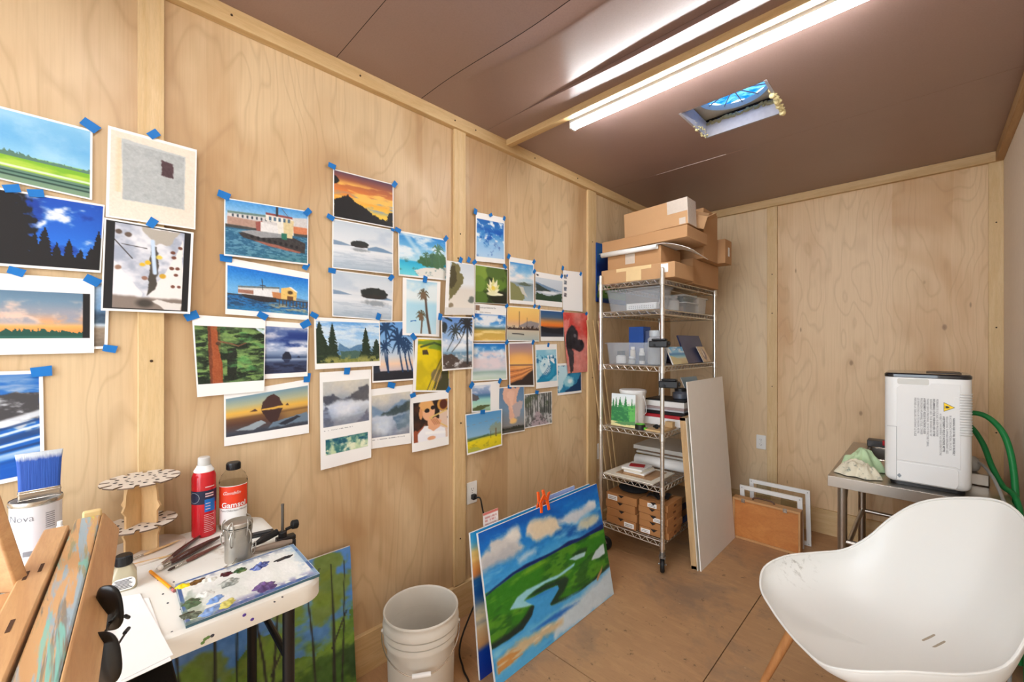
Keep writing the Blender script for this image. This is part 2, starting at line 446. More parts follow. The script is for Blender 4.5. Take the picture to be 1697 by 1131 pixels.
b.box((Xs + g, FRONT_Y, -.02), (ROOM_W + .05, ROOM_Y + .05, 0)); b.box((-.05, FRONT_Y, -.05), (ROOM_W + .05, ROOM_Y + .05, -.021))
struct(b.build('floor', M_floor, loc=(1, 1, 0), smooth=0))

# walls
def panel(lo, hi, name, mat): return solid_box(lo, hi, name, mat)
panel((-.05, FRONT_Y, 0), (0, ROOM_Y + .05, CEIL + .05), 'wall_left', M_plyL)
bx = on_y(1280, 600, ROOM_Y).x
b = MB(); b.box((-.05, ROOM_Y, 0), (bx, ROOM_Y + .05, CEIL + .05)); b.cur = 1; b.box((bx, ROOM_Y, 0), (ROOM_W + .05, ROOM_Y + .05, CEIL + .05))
struct(b.build('wall_back', [M_plyBL, M_plyB], smooth=0))
panel((ROOM_W, FRONT_Y, 0), (ROOM_W + .05, ROOM_Y + .05, CEIL + .05), 'wall_right', M_gray)
# the container's door end stands open behind the camera: only its frame is there
b = MB(); b.box((-.05, FRONT_Y - .08, 0), (.10, FRONT_Y, CEIL)); b.box((ROOM_W - .10, FRONT_Y - .08, 0), (ROOM_W + .05, FRONT_Y, CEIL)); b.box((.10, FRONT_Y - .08, CEIL - .16), (ROOM_W - .10, FRONT_Y, CEIL))
struct(b.build('wall_front', M_gray, smooth=0))
# the yard outside the open end
b = MB(); b.box((-8, FRONT_Y - 14, -.30), (10, FRONT_Y - .02, -.06))
struct(b.build('ground', pm('gravel_yard', rgb(120, 116, 108), .9, var=.25, scale=40), smooth=0))

# ceiling of brown laminated sheets, a hole for the roof vent, one sheet edge sagging
def ceil_mat():
    m, nt, p = new_mat('brown_laminate_ceiling')
    v = coords(nt); n = noise(nt, v, 1.3, 4); f = noise(nt, v, 160, 2)
    c = mixc(nt, n, rgb(156, 129, 121), rgb(144, 118, 111)); c = mixc(nt, ramp(nt, f, [(.4, 0.0), (.7, .2)]), c, rgb(122, 98, 92))
    s = noise(nt, coords(nt, (3, 40, 1), rot=(0, 0, .5)), 1.3, 3, .7)
    c = mixc(nt, ramp(nt, s, [(.68, 0.0), (.75, .22)]), c, rgb(180, 160, 156))
    nt.links.new(c, p.inputs['Base Color']); p.inputs['Roughness'].default_value = .33; p.inputs['Specular IOR Level'].default_value = .6
    bump(nt, p, noise(nt, v, 5, 3), .05, .02); return m
M_ceil = ceil_mat()
HX0, HX1, HY0, HY1 = .87, 1.245, 2.15, 2.495
b = MB(); g = .0012; z0, z1 = CEIL, CEIL + .02; W0, W1 = 0, ROOM_W
ys = [FRONT_Y, -.10, .718, 1.127]
for a, c in zip(ys[:-1], ys[1:-1]): b.box((W0, a + g, z0), (W1, c - g, z1))
def bow(u, v):
    x = u * ROOM_W; t = max(0, min(1, (x - .15) / .7)); t = t * t * (3 - 2 * t)
    return (x, .718 + g + v * (1.127 - .718 - 2 * g), CEIL - .0385 * t * v * v)
b.grid(bow, 40, 12)
ES = 1.552
def bulge(u, v):
    x = u * ROOM_W; y = 1.129 + v * (ES - 1.129)
    t = max(0, min(1, (x - .15) / .7)); t = t * t * (3 - 2 * t)
    return (x, y, CEIL - .070 * t * (1 - v) * min(1, .55 + 3 * v))
b.grid(bulge, 40, 30)
# the sagging strip between the joint and the batten
def sag(u, v):
    x = u * ROOM_W; y = ES + .002 + v * (1.72 - ES)
    t = max(0, min(1, (x - .20) / .85)); t = t * t * (3 - 2 * t)
    return (x, y, CEIL - .020 * t * (1 - v) ** 1.2 - .0005)
b.grid(sag, 40, 8)
b.grid(lambda u, v: (lambda p: (p[0], p[1] - .0005, p[2] + v * (CEIL + .004 - p[2])))(sag(u, 0)), 40, 2)
e = .0122; b.box((W0, 1.715, z0), (W1, HY0 - e, z1)); b.box((W0, HY0 - e, z0), (HX0 - e, HY1 + e, z1)); b.box((HX1 + e, HY0 - e, z0), (W1, HY1 + e, z1))
b.box((W0, HY1 + e, z0), (W1, 2.805 - g, z1)); b.box((W0, 2.805 + g, z0), (W1, ROOM_Y, z1))
ceil = struct(b.build('ceiling', M_ceil, loc=(1, 1, CEIL), smooth=20))
b = MB(); zz = CEIL + .021
e = .014; b.box((W0, FRONT_Y, zz), (W1, HY0 - e, zz + .09)); b.box((W0, HY1 + e, zz), (W1, ROOM_Y, zz + .09)); b.box((W0, HY0 - e, zz), (HX0 - e, HY1 + e, zz + .09)); b.box((HX1 + e, HY0 - e, zz), (W1, HY1 + e, zz + .09))
struct(b.build('ceiling_deck', M_dark, smooth=0))
b = MB()  # torn pale lip along the far joint
pa, pb = on_z(1088, 290.5, CEIL), on_z(1203, 255.5, CEIL)
b.hexa([(pa.x, 2.802, CEIL - .001), (pb.x, 2.7995, CEIL - .002), (pb.x, 2.8045, CEIL - .002), (pa.x, 2.804, CEIL - .001)], [(pa.x, 2.802, CEIL), (pb.x, 2.7995, CEIL), (pb.x, 2.8045, CEIL), (pa.x, 2.804, CEIL)])
struct(b.build('trim_torn_joint', pm('pale_foam_edge', rgb(214, 200, 196), .8), smooth=0))

# trims: battens up the walls, cleats along the ceiling, baseboards
tn = [0]
def trim(lo, hi, mat, screws=(), name=None):
    tn[0] += 1
    b = MB(); b.box(lo, hi)
    o = struct(b.build(name or 'trim_%d' % tn[0], mat, bevel=.0015, smooth=0, seg=1))
    for s in screws:
        q = MB(); s = Vector(s); ax = Vector(s[:]) 
        q.ball(s, .0045, 8); struct(q.build('screw', M_screw, o))
    return o
def vbat(x0, x1, py=400, screws=()):
    a, c = on_x(x0, py, .018).y, on_x(x1, py, .018).y
    sc = [(.0175, a + (c - a) * f, z) for f, z in screws]
    return trim((0, a, .18), (.018, c, CEIL - .06), M_trimV, sc)
vbat(228.5, 272.5, 300, [(.5, 1.395)])
vbat(753.5, 772, 500, [(.5, 2.03), (.55, 1.03), (.5, .42), (.3, 1.9)])
vbat(975, 988.5, 420, [(.5, 2.2), (.5, 1.2)])
trim((0, FRONT_Y, CEIL - .062), (.034, ROOM_Y, CEIL), M_trimH, [(.0335, y, CEIL - .03) for y in (.35, .82, 1.33, 1.47, 1.95, 2.4, 3.1)])
trim((.0, ROOM_Y - .034, CEIL - .062), (ROOM_W, ROOM_Y, CEIL), M_trimX)
trim((ROOM_W - .034, FRONT_Y, CEIL - .062), (ROOM_W, ROOM_Y - .034, CEIL), wood('pine_trim_brown', rgb(190, 152, 106), rgb(164, 126, 84), (14, 1.2, 14)))
a, c = on_y(1271, 500, ROOM_Y - .018).x, on_y(1288, 500, ROOM_Y - .018).x
trim((a, ROOM_Y - .018, .18), (c, ROOM_Y, CEIL - .062), M_trimV, [((a + c) / 2, ROOM_Y - .0175, z) for z in (2.02, 1.7, 1.1)])
trim((ROOM_W - .062, ROOM_Y - .020, .18), (ROOM_W, ROOM_Y, CEIL - .062), M_trimV, [(ROOM_W - .03, ROOM_Y - .0195, z) for z in (2.2, 1.55, .9)])
trim((0, FRONT_Y, 0.0), (.022, ROOM_Y, .175), M_trimH, name='baseboard_left')
trim((.022, ROOM_Y - .022, 0.0), (ROOM_W, ROOM_Y, .185), M_trimX, name='baseboard_back')
trim((ROOM_W - .022, FRONT_Y, 0.0), (ROOM_W, ROOM_Y - .022, .175), M_trimH, name='baseboard_right')
trim((.034, 1.700, CEIL - .036), (ROOM_W - .034, 1.738, CEIL), M_trimX)

# ------------------------------------------------------------ roof vent in the ceiling hole
rv = thing('roof_vent', 'square roof vent opening in the brown ceiling, blue film over its fan', 'roof vent', ((HX0 + HX1) / 2, (HY0 + HY1) / 2, CEIL))
M_foam = pm('white_foam_board', rgb(168, 165, 170), .9, var=.16, scale=40, bmp=.3)
M_spray = pm('yellow_spray_foam', rgb(214, 200, 150), .9, var=.15, scale=30, bmp=.6)
b = MB(); t = .012; D = .085
b.box((HX0 - t, HY0 - t, CEIL - .001), (HX0, HY1 + t, CEIL + D)); b.box((HX1, HY0 - t, CEIL - .001), (HX1 + t, HY1 + t, CEIL + D))
b.box((HX0, HY1, CEIL - .001), (HX1, HY1 + t, CEIL + D)); b.box((HX0, HY0 - t, CEIL + .002), (HX1, HY0, CEIL + D))
b.build('foam_lining', M_foam, rv, smooth=0)
b = MB(); zf = CEIL + .105; cx, cy, R0 = (HX0 + HX1) / 2, (HY0 + HY1) / 2, .165
ring = 48; vs = []; fs = []
sq = []
for k in range(ring):
    a = 2 * PI * k / ring; ca, sa = math.cos(a), math.sin(a); s = .215 / max(abs(ca), abs(sa))
    vs += [(cx + R0 * ca, cy + R0 * sa, zf), (cx + s * ca, cy + s * sa, zf), (cx + R0 * ca, cy + R0 * sa, zf + .03), (cx + s * ca, cy + s * sa, zf + .03)]
for k in range(ring):
    i, j = 4 * k, 4 * ((k + 1) % ring)
    fs += [(i, j, j + 1, i + 1), (i + 2, i + 3, j + 3, j + 2), (i, i + 2, j + 2, j), (i + 1, j + 1, j + 3, i + 3)]
b.add(vs, fs); b.build('vent_frame', pm('ivory_vent_plastic', rgb(200, 196, 184), .5), rv)
def film_mat():
    m, nt, p = new_mat('blue_film')
    n = noise(nt, coords(nt, (1, 3, 1)), 14, 4, .6, .5)
    c = mixc(nt, ramp(nt, n, [(.42, 0.0), (.7, 1.0)]), rgb(6, 78, 146), rgb(90, 150, 190))
    tr = nt.nodes.new('ShaderNodeBsdfTranslucent'); nt.links.new(c, tr.inputs[0]); nt.links.new(c, p.inputs['Base Color']); p.inputs['Roughness'].default_value = .15
    mx = nt.nodes.new('ShaderNodeMixShader'); mx.inputs[0].default_value = .6
    nt.links.new(p.outputs[0], mx.inputs[1]); nt.links.new(tr.outputs[0], mx.inputs[2])
    nt.links.new(mx.outputs[0], nt.nodes['Material Output'].inputs[0]); return m
b = MB()
def dome(u, v):
    r = .17 * v; a = 2 * PI * u
    return (cx + r * math.cos(a), cy + r * math.sin(a), zf + .034 + .006 * math.sin(9 * a + 30 * r) * v + .02 * (1 - v))
b.grid(dome, 49, 9); b.build('blue_film', film_mat(), rv)
b = MB(); 
for k in range(6):
    a = PI * k / 6; b.cyl((cx - .165 * math.cos(a), cy - .165 * math.sin(a), zf + .02), (cx + .165 * math.cos(a), cy + .165 * math.sin(a), zf + .02), .003, 6)
b.build('fan_guard', pm('grey_guard_plastic', rgb(150, 160, 170), .5), rv)
rs = random.Random(3)
for cx_, y_a, y_b, n_ in ((HX1 + .004, HY0 + .10, HY1 + .02, 70), (HX0 - .002, HY0 + .16, HY1 + .01, 50)):
    b = MB()
    for k in range(n_):
        t_ = k / (n_ - 1); b.ball((cx_ + rs.uniform(-.008, .008), y_a + (y_b - y_a) * t_, CEIL + rs.uniform(-.008, .03)), rs.uniform(.004, .012) * (1.3 if cx_ > 1 else .6), 8)
    b.build('spray_foam', M_spray, rv)
b = MB()
for k in range(40):
    t_ = k / 39; b.ball((HX0 + (HX1 - HX0) * t_, HY1 - .002 + rs.uniform(-.004, .004), CEIL + .075 + rs.uniform(-.008, .008)), rs.uniform(.006, .012), 8)
b.build('spray_foam', pm('olive_spray_foam', rgb(168, 158, 118), .9, var=.2, scale=30, bmp=.6), rv)

# ------------------------------------------------------------ tube lights
def tube_light(name, label, x0, x1, y, power):
    t = thing(name, label, 'ceiling light', ((x0 + x1) / 2, y, CEIL))
    b = MB(); b.box((x0 + .004, y - .024, CEIL - .045), (x1 - .004, y + .020, CEIL)); b.build('housing', pm('white_fixture', rgb(225, 225, 225), .4), t, bevel=.003)
    b = MB(); 
    prof = [(y + .004 + .0145 * math.cos(a), CEIL - .0452 - .026 * abs(math.sin(a))) for a in [PI * k / 10 for k in range(11)]]
    vs = [(x0 + .010, p, q) for p, q in prof] + [(x1 - .010, p, q) for p, q in prof]; n = len(prof)
    b.add(vs, [(i, i + 1, n + i + 1, n + i) for i in range(n - 1)] + [tuple(range(n)), tuple(range(2 * n - 1, n - 1, -1)), (0, n - 1, 2 * n - 1, n)])
    b.build('diffuser', pm('lit_diffuser', (.9, .9, .9), .4, emis=((.96, .98, 1.0), power)), t)
    for xe, nm in ((x0, 0), (x1, 1)):
        b = MB(); b.box((xe - .004, y - .024, CEIL - .072), (xe + .008, y + .021, CEIL)); b.build('end_cap', pm('white_fixture', rgb(225, 225, 225), .4), t, bevel=.003)
    return t
tube_light('ceiling_tube_light', 'lit linear LED tube fixture beside the batten across the brown ceiling', .455, 1.675, 1.772, 40)
tube_light('ceiling_tube_light', 'unseen second tube fixture on the ceiling, added for fill light nearer the open door end', .455, 1.675, .02, 34)  # out-of-view second tube, added as fill light for the room
# ============================================================ pictures taped to the plywood wall
M_ink = vcol_mat('printed_paper', .55)
M_tape = pm('blue_painters_tape', rgb(8, 112, 190), .6, var=.08, scale=60)
G_PR = 'reference pictures taped to the plywood wall'
def sheet(name, label, quad, paint, off=.004, tapes=(), curl=.004, seed=1, cat='print', group=G_PR, res=1.05, bow=0):
    TL, TR, BR, BL = [on_x(px, py, off) for px, py in quad]
    wpx = max(abs(quad[1][0] - quad[0][0]), abs(quad[2][0] - quad[3][0])); hpx = max(abs(quad[3][1] - quad[0][1]), abs(quad[2][1] - quad[1][1]))
    nx = int(min(150, max(16, wpx / res))); ny = int(min(150, max(16, hpx / res)))
    w_ = (TR - TL).length; h_ = (BL - TL).length
    P = Pic(nx, ny, w_ / h_, seed); P.aa = .007; paint(P)
    b = MB(); ph = seed * 1.7
    def fn(u, v):
        p = (TL * (1 - u) + TR * u) * (1 - v) + (BL * (1 - u) + BR * u) * v
        p.x += curl * (v ** 2) * (.45 + .55 * math.sin(ph + 2.2 * u)) + .0012 * math.sin(5 * u + ph) * v + .0006
        return p
    b.grid(fn, nx, ny); b.col = P.lin()
    c = (TL + TR + BL + BR) / 4
    o = tag(b.build(name, M_ink, loc=(off, c.y, min(BL.z, BR.z))), label, cat, group)
    for i, (tx, ty, *r) in enumerate(tapes):
        a = r[0] if r else (.7 + .35 * ((seed * 7 + i * 5) % 4 - 1.5)); s = r[1] if len(r) > 1 else 1
        q = on_x(tx, ty, off + .0035); t = MB(); hw, hh = .0155 * s, .0105 * s
        pts = [(-hw, -hh), (hw * .9, -hh * 1.1), (hw, hh), (-hw * 1.05, hh * .9)]; ca, sa = math.cos(a), math.sin(a)
        # a strip of tape lies over the sheet's edge and down onto the wall
        vs = [(q.x, q.y + x * ca - y * sa, q.z + x * sa + y * ca) for x, y in pts]
        t.add(vs + [(v[0] - .0006, v[1], v[2]) for v in vs], [(0, 1, 2, 3), (7, 6, 5, 4), (0, 4, 5, 1), (1, 5, 6, 2), (2, 6, 7, 3), (3, 7, 4, 0)])
        t.build('tape', M_tape, o, smooth=0)
    return o
W_ = (244, 243, 240); BK = (22, 20, 22)
def q(*a): return [(a[i], a[i + 1]) for i in range(0, 8, 2)]
PR = 'picture_print'

def p_field(P):
    P.window(0, .03, .985, .975).grad([(0, (126, 186, 222)), (.35, (104, 172, 218)), (.62, (140, 196, 224))]).clouds(0, .6, (176, 214, 232), 2, 3, .52, .2, amt=.6)
    P.band(.60, 1.1, (120, 176, 40), .01, .01).clouds(.66, 1, (176, 206, 70), 3, 16, .5, .2).treeline(.63, .08, (86, 122, 104), 10, floor=.65)
    P.band(.77, .80, (210, 226, 190), .006).band(.82, 1.1, (96, 130, 112), .01).band(.855, .875, (30, 66, 58), .006).band(.91, .93, (34, 60, 52), .006).band(.94, 1.1, (120, 150, 120), .01)
sheet(PR, 'print of a green field and guardrail under pale blue sky', q(-110, 147, 153.5, 216, 152.5, 332, -110, 273), p_field, .004, [(150, 208, -.55, 1.25)], .003, 1)
def p_trees(P):
    P.window(.0, .03, .99, .965).grad([(0, (14, 74, 176)), (.6, (30, 104, 206)), (1, (70, 140, 220))]).clouds(0, 1, (222, 226, 236), 3, 5, .57, .10).clouds(0, 1, (10, 56, 150), 3, 4, .62, .1, 3)
    P.ell(.30, .55, .26, .75, BK, .08, .5); 
    for x, t, w in ((.62, .42, .10), (.56, .5, .08), (.78, .56, .09), (.70, .62, .08), (.86, .70, .1), (.98, .38, .09), (.93, .66, .1)): P.conifer(x, t, 1.3, w, BK)
    P.band(.84, 1.1, BK, .01, .03)
sheet(PR, 'print of black conifer silhouettes against a deep blue cloudy sky', q(-110, 293, 173.8, 340, 167, 452.7, -110, 433), p_trees, .006, [(20, 312, .3), (60, 320, .2)], .003, 2)
def p_abs(P):
    P.fill((226, 214, 196)).put(sstep(.75, 1, P.V) * .6, (236, 220, 206)).put((P.U > .985) | (P.V < .03) | (P.V > .985) | (P.U < .03), (240, 238, 234))
    P.put(sstep(.06, .12, P.U) * (1 - sstep(.12, .17, P.U)) * (P.V > .1) * (P.V < .7) * .7, (222, 196, 156))
    P.poly([(.14, .10), (.86, .13), (.86, .78), (.17, .78)], (186, 190, 188), .012, 30).put(((P.U > .16) & (P.U < .85) & (P.V > .14) & (P.V < .77)) * .4 * P.n(26, 26), (120, 122, 124))
    P.poly([(.58, .24), (.72, .25), (.72, .43), (.58, .42)], (74, 50, 54), .025, 40).grain(.07, 60, 60)
sheet('art_print', 'grey abstract print on cream paper with a small dark square, above the waterfall print', q(179, 208, 326.3, 248.6, 323.5, 381, 175, 359.4), p_abs, .0215, [(254.8, 222, .8)], .004, 3)
def p_fall(P):
    P.window(.02, .02, .97, .975).fill(BK).window(.11, .03, .885, .965).fill((196, 200, 210)).tint(5, 6, .8, (150, 158, 176), (232, 230, 232))
    P.poly([(0, .45), (.42, .82), (.40, .86), (0, .88)], (226, 224, 226), .03).poly([(1, .1), (.72, .55), (.5, .84), (.62, .9), (1, 1)], (232, 226, 222), .05)
    P.poly([(.35, 0), (.95, 0), (.8, .18), (.55, .2)], (176, 168, 156), .08).poly([(.50, .22), (.60, .22), (.62, .5), (.60, .75), (.48, .84), (.5, .6)], (72, 66, 58), .05, 16)
    P.line([(.53, .16), (.55, .35), (.58, .55)], .02, (196, 214, 236)).band(.86, 1.1, (132, 118, 108), .02, .02).ell(.45, .93, .12, .05, (66, 60, 54), .5)
    P.poly([(.55, .9), (.62, .88), (1, .92), (1, 1.1), (.75, 1.0)], (222, 216, 210), .03)
    for x, y, c in ((.47, .43, (226, 180, 40)), (.39, .46, (226, 180, 50)), (.63, .35, (224, 196, 80)), (.7, .58, (206, 160, 50)), (.43, .62, (150, 110, 92)), (.06, .52, (150, 116, 96)), (.18, .12, (96, 80, 70)), (.05, .1, (90, 74, 64))): P.ell(x, y, .045, .026, c, .3, .8)
    for x, y in ((.84, .27), (.86, .33), (.83, .47), (.92, .47), (.9, .55), (.86, .70), (.95, .70), (.95, .2)): P.ell(x, y, .035, .02, (112, 66, 50), .3, .9)
    P.line([(0, .2), (.25, .4)], .006, (70, 66, 64)).line([(.1, .24), (.45, .26)], .005, (80, 76, 74))
sheet(PR, 'print of a thin waterfall between pale boulders with scattered yellow leaves', q(173, 360.7, 321, 385.8, 314.7, 520.7, 167, 514.8), p_fall, .0235, [(252, 369, 1.1)], .005, 4)
def p_beach6(P):
    P.window(0, .02, .95, .96).grad([(0, (176, 200, 224)), (.4, (120, 160, 200)), (.5, (60, 84, 110)), (.62, (70, 92, 112)), (.66, (190, 206, 220)), (.72, (150, 132, 112)), (1, (120, 108, 96))]).grain(.1, 20, 30)
sheet(PR, 'beach print mostly hidden behind the sunset cloud print, only its grey sandy edge showing', q(60, 458, 182, 470, 178, 578, 60, 583), p_beach6, .004, [(182.6, 578, -.2)], .002, 6)
def p_sunc(P):
    P.window(0, .20, .97, .80).fill(BK).window(0, .20, .915, .80).grad([(0, (92, 122, 146)), (.2, (110, 138, 160)), (.45, (150, 150, 158)), (.62, (214, 160, 120)), (.72, (238, 172, 96)), (.88, (226, 140, 72)), (1, (220, 150, 90))])
    P.clouds(.22, .7, (222, 190, 172), 2.2, 3, .5, .12).clouds(.4, .68, (150, 150, 160), 3, 4, .5, .12, 4)
    P.treeline(.90, .10, (30, 78, 66), 9, floor=.96).band(.95, 1.1, (40, 94, 82), .01)
sheet('art_print', 'wide white sheet with a strip print of orange sunset under grey clouds', q(-110, 446, 156.4, 463.4, 155.7, 585.2, -110, 591), p_sunc, .0085, [(154, 465, -.5, 1.15), (27.5, 450, -.3)], .003, 5)
def p_wave7(P):
    P.window(0, .03, .965, .965).fill((14, 92, 178)).clouds(0, .22, (120, 150, 190), 3, 16, .5, .15).poly([(0, .14), (1, .2), (1, .45), (0, .62)], (66, 64, 66), .06).clouds(.18, .58, (196, 198, 204), 6, 12, .56, .1)
    for k in range(9): P.line([(0, .62 + .045 * k), (.4, .52 + .05 * k), (1, .40 + .06 * k)], .012 if k % 3 else .03, (236, 240, 246) if k % 2 == 0 else (30, 60, 110), amt=.8)
    P.band(.82, 1.2, (6, 84, 180), .1)
sheet(PR, 'print of a grey and blue sea wave behind the big blue paint brush', q(-130, 620, 71, 614, 74, 787, -130, 830), p_wave7, .004, [(69.5, 615.7, .1, 1.3)], .003, 7)

def tug(P, big):
    P.fill((96, 160, 214)).grad([(0, (70, 148, 214)), (.3, (170, 206, 230)), (1, (170, 206, 230))] if big else [(0, (14, 112, 206)), (.5, (110, 176, 226)), (1, (110, 176, 226))])
    if big:
        P.poly([(.02, .22), (.55, .20), (1, .13), (1, .5), (0, .5)], (206, 202, 200)).poly([(.02, .30), (.4, .32), (.4, .45), (.02, .45)], (176, 142, 126)).poly([(.8, .32), (1, .32), (1, .6), (.8, .6)], (204, 124, 84))
        for k in range(9): P.ell(.08 + .055 * k, .27, .012, .03, (60, 72, 84), .2)
        P.poly([(.02, .2), (.55, .18), (.56, .22), (.02, .24)], (104, 128, 120)).band(.45, .52, (70, 66, 62), .01, .01)
        P.band(.50, 1.1, (40, 96, 130), .02).grain(0).put(sstep(.5, .54, P.V) * sstep(.4, .6, P.n(14, 40)) * .6, (120, 170, 190)).put(sstep(.7, 1.1, P.V) * .6 * P.U, (60, 124, 116))
        P.poly([(.14, .58), (.3, .52), (.72, .50), (.98, .62), (.97, .82), (.55, .76), (.2, .66)], (58, 54, 54), .01, 40).poly([(.3, .68), (.6, .72), (.92, .80), (.9, .83), (.5, .76)], (156, 96, 80), .01)
        P.poly([(.16, .55), (.3, .5), (.7, .49), (.72, .56), (.4, .62)], (150, 152, 154)).poly([(.34, .34), (.42, .30), (.42, .5), (.35, .5)], (150, 82, 74)).poly([(.40, .32), (.62, .36), (.66, .5), (.40, .5)], (224, 222, 220))
        P.poly([(.46, .16), (.8, .18), (.82, .5), (.62, .5), (.6, .3), (.46, .28)], (228, 224, 214)).poly([(.68, .2), (.82, .22), (.8, .56), (.69, .56)], (214, 196, 150)).poly([(.66, .48), (.73, .48), (.73, .6), (.66, .6)], (40, 112, 92))
        P.poly([(.46, .13), (.8, .15), (.8, .19), (.46, .17)], (140, 70, 66))
        for k in range(5): P.poly([(.5 + .06 * k, .2), (.53 + .06 * k, .2), (.53 + .06 * k, .27), (.5 + .06 * k, .27)], (70, 100, 124))
        P.line([(.6, .0), (.6, .16)], .02, (50, 44, 46)).line([(.66, .02), (.75, .16)], .006, (90, 80, 80))
        for k in range(9): P.ell(.3 + .07 * k, .62 + .012 * k, .02, .03, (30, 28, 30), .2)
    else:
        P.poly([(.12, .44), (.62, .34), (.62, .62), (.12, .62)], (214, 212, 208)).poly([(.12, .44), (.62, .34), (.62, .38), (.12, .48)], (96, 112, 116)).poly([(.12, .52), (.4, .5), (.4, .6), (.12, .6)], (160, 112, 94))
        P.poly([(.52, .48), (.66, .48), (.66, .66), (.52, .66)], (196, 130, 82)).poly([(.64, .36), (.76, .30), (.85, .40), (.84, .66), (.64, .66)], (228, 190, 110)).poly([(.74, .30), (.77, .29), (.86, .4), (.84, .42)], (240, 236, 226))
        P.ell(.76, .44, .035, .05, (90, 66, 40), .3, .5).poly([(.72, .54), (.8, .54), (.8, .64), (.72, .64)], (110, 70, 40))
        P.band(.64, 1.1, (36, 106, 166), .02).put(sstep(.64, .68, P.V) * sstep(.45, .6, P.n(12, 40)) * .7, (40, 62, 84)).put(sstep(.72, .8, P.V) * sstep(.4, .7, P.n(8, 30, 4, 5)) * sstep(.4, .6, P.U) * .7, (206, 184, 130)).put(sstep(.85, 1, P.V) * .5, (50, 150, 206))
        P.poly([(.3, .46), (.52, .44), (.54, .64), (.3, .64)], (226, 226, 226)).poly([(.16, .62), (.58, .62), (.58, .74), (.4, .76), (.2, .7)], (46, 44, 48), .01, 30).line([(.40, .2), (.41, .46)], .008, (50, 50, 56)).line([(.38, .36), (.44, .36)], .012, (60, 60, 66))
        for k in range(9): P.line([(.62 + .045 * k, .66), (.62 + .045 * k, .8)], .012, (78, 66, 56))
        P.band(.635, .66, (60, 52, 48), .008).poly([(.84, .56), (1, .6), (1, .64), (.84, .64)], (96, 130, 160))
    P.grain(.10, 40, 40)
sheet(PR, 'close print of a white tugboat moored at a pier, topmost of the two boat prints', q(371.6, 327.6, 511.2, 350.2, 510, 439.8, 370.4, 424.2), lambda P: tug(P.window(.015, .02, .985, .97), 1), .007, [(371.6, 323.3, -.25, 1.2), (510, 351.4, .9)], .007, 8)
sheet(PR, 'print of a tugboat beside a yellow boathouse on blue water', q(374, 426.6, 512.4, 452.9, 511.6, 531, 373, 521), lambda P: tug(P.window(.02, .13, .985, .90), 0), .004, [(375, 428, .0, 1.2), (507, 441, 1.1)], .003, 9)
def p_sil(P):
    P.window(.015, .02, .985, .975).grad([(0, (84, 56, 84)), (.2, (168, 92, 58)), (.42, (222, 128, 56)), (.6, (240, 176, 60)), (.75, (236, 196, 70)), (1, (236, 196, 70))], .12, 1.2).clouds(.45, .75, (120, 148, 180), 2, 8, .58, .1).clouds(.2, .6, (240, 190, 90), 2, 9, .58, .1, 2)
    P.poly([(0, .62), (.12, .56), (.22, .46), (.34, .6), (.5, .68), (.62, .80), (.78, .86), (.88, .9), (.92, .7), (1, .66), (1, 1.1), (0, 1.1)], BK, .06, 24).conifer(.22, .44, .9, .08, BK).ell(.02, .2, .06, .08, BK, .1, .8)
sheet(PR, 'orange sunset print with black tree silhouettes, highest picture in its column of three', q(551.8, 279.8, 652, 305.4, 652, 378.9, 551.8, 359.8), p_sil, .0085, [(550.6, 275, -.2), (654, 305.4, 1.0)], .004, 10)
def isl(P, x, y, rx, ry):
    P.window(.02, .02, .985, .975).grad([(0, (196, 208, 218)), (.45, (222, 226, 230)), (.5, (214, 220, 226)), (.6, (226, 230, 234)), (1, (168, 184, 198))]).clouds(0, .4, (176, 192, 208), 2, 4, .55, .15, amt=.6)
    P.poly([(0, .42), (.12, .44), (.3, .50), (0, .52)], (128, 152, 178)).poly([(.55, .50), (.7, .44), (.82, .46), (1, .53), (1, .55), (.55, .55)], (116, 146, 176))
    P.ell(x, y, rx, ry, (44, 48, 46), .06, .35).ell(x, y + ry * .6, rx * .95, ry * .4, (50, 46, 44), .1, .3).ell(x + .02, y + ry * 1.7, rx * .8, ry * .5, (120, 128, 134), .4, .9, .7).put(sstep(.6, .7, P.V) * sstep(.45, .6, P.n(4, 40)) * .3, (140, 160, 178))
sheet(PR, 'pale print of a small dark island low in misty water', q(550.6, 362.2, 652, 381.3, 650.9, 455.3, 550, 444.5), lambda P: isl(P, .42, .44, .15, .075), .006, [(548.2, 360.3, -.4), (651, 381, -.2, .6)], .006, 11)
sheet(PR, 'pale print of a larger dark island, lowest of the two misty water prints', q(549.4, 446.9, 652, 460, 650, 532, 550, 524.8), lambda P: isl(P, .68, .42, .235, .13), .004, [(550.6, 448.6, -.1), (648.5, 460, .9)], .002, 12)
def p_trop(P):
    P.window(.02, .03, .985, .97).grad([(0, (34, 130, 210)), (.4, (130, 194, 230)), (.62, (176, 220, 236)), (.66, (40, 170, 214)), (.8, (70, 196, 222)), (1, (120, 214, 226))]).line([(.1, 0), (.35, .35), (.5, .6)], .05, (190, 222, 240), .9, amt=.7).clouds(.0, .6, (226, 238, 246), 2, 5, .55, .14)
    P.poly([(.3, .86), (.6, .76), (1, .70), (1, 1.1), (.5, 1.1)], (226, 224, 216), .06).ell(.6, .62, .24, .13, (64, 104, 66), .1, .7).ell(.82, .55, .2, .18, (72, 110, 74), .1, .7)
    P.palm(.82, .28, .86, .7, .20, (84, 124, 92), k=3).palm(.55, .46, .56, .68, .12, (74, 110, 84), k=4).palm(.68, .48, .68, .68, .12, (64, 100, 74), k=5).clouds(.6, .95, (60, 110, 110), 7, 16, .66, .05, 9, .6)
sheet(PR, 'print of a palm island with turquoise sea and white sand', q(659.3, 381.9, 739.6, 397.1, 740.6, 465.2, 660.3, 457.1), p_trop, .006, [(659.8, 381.5, -.3), (739, 395.5, .9)], .003, 13)
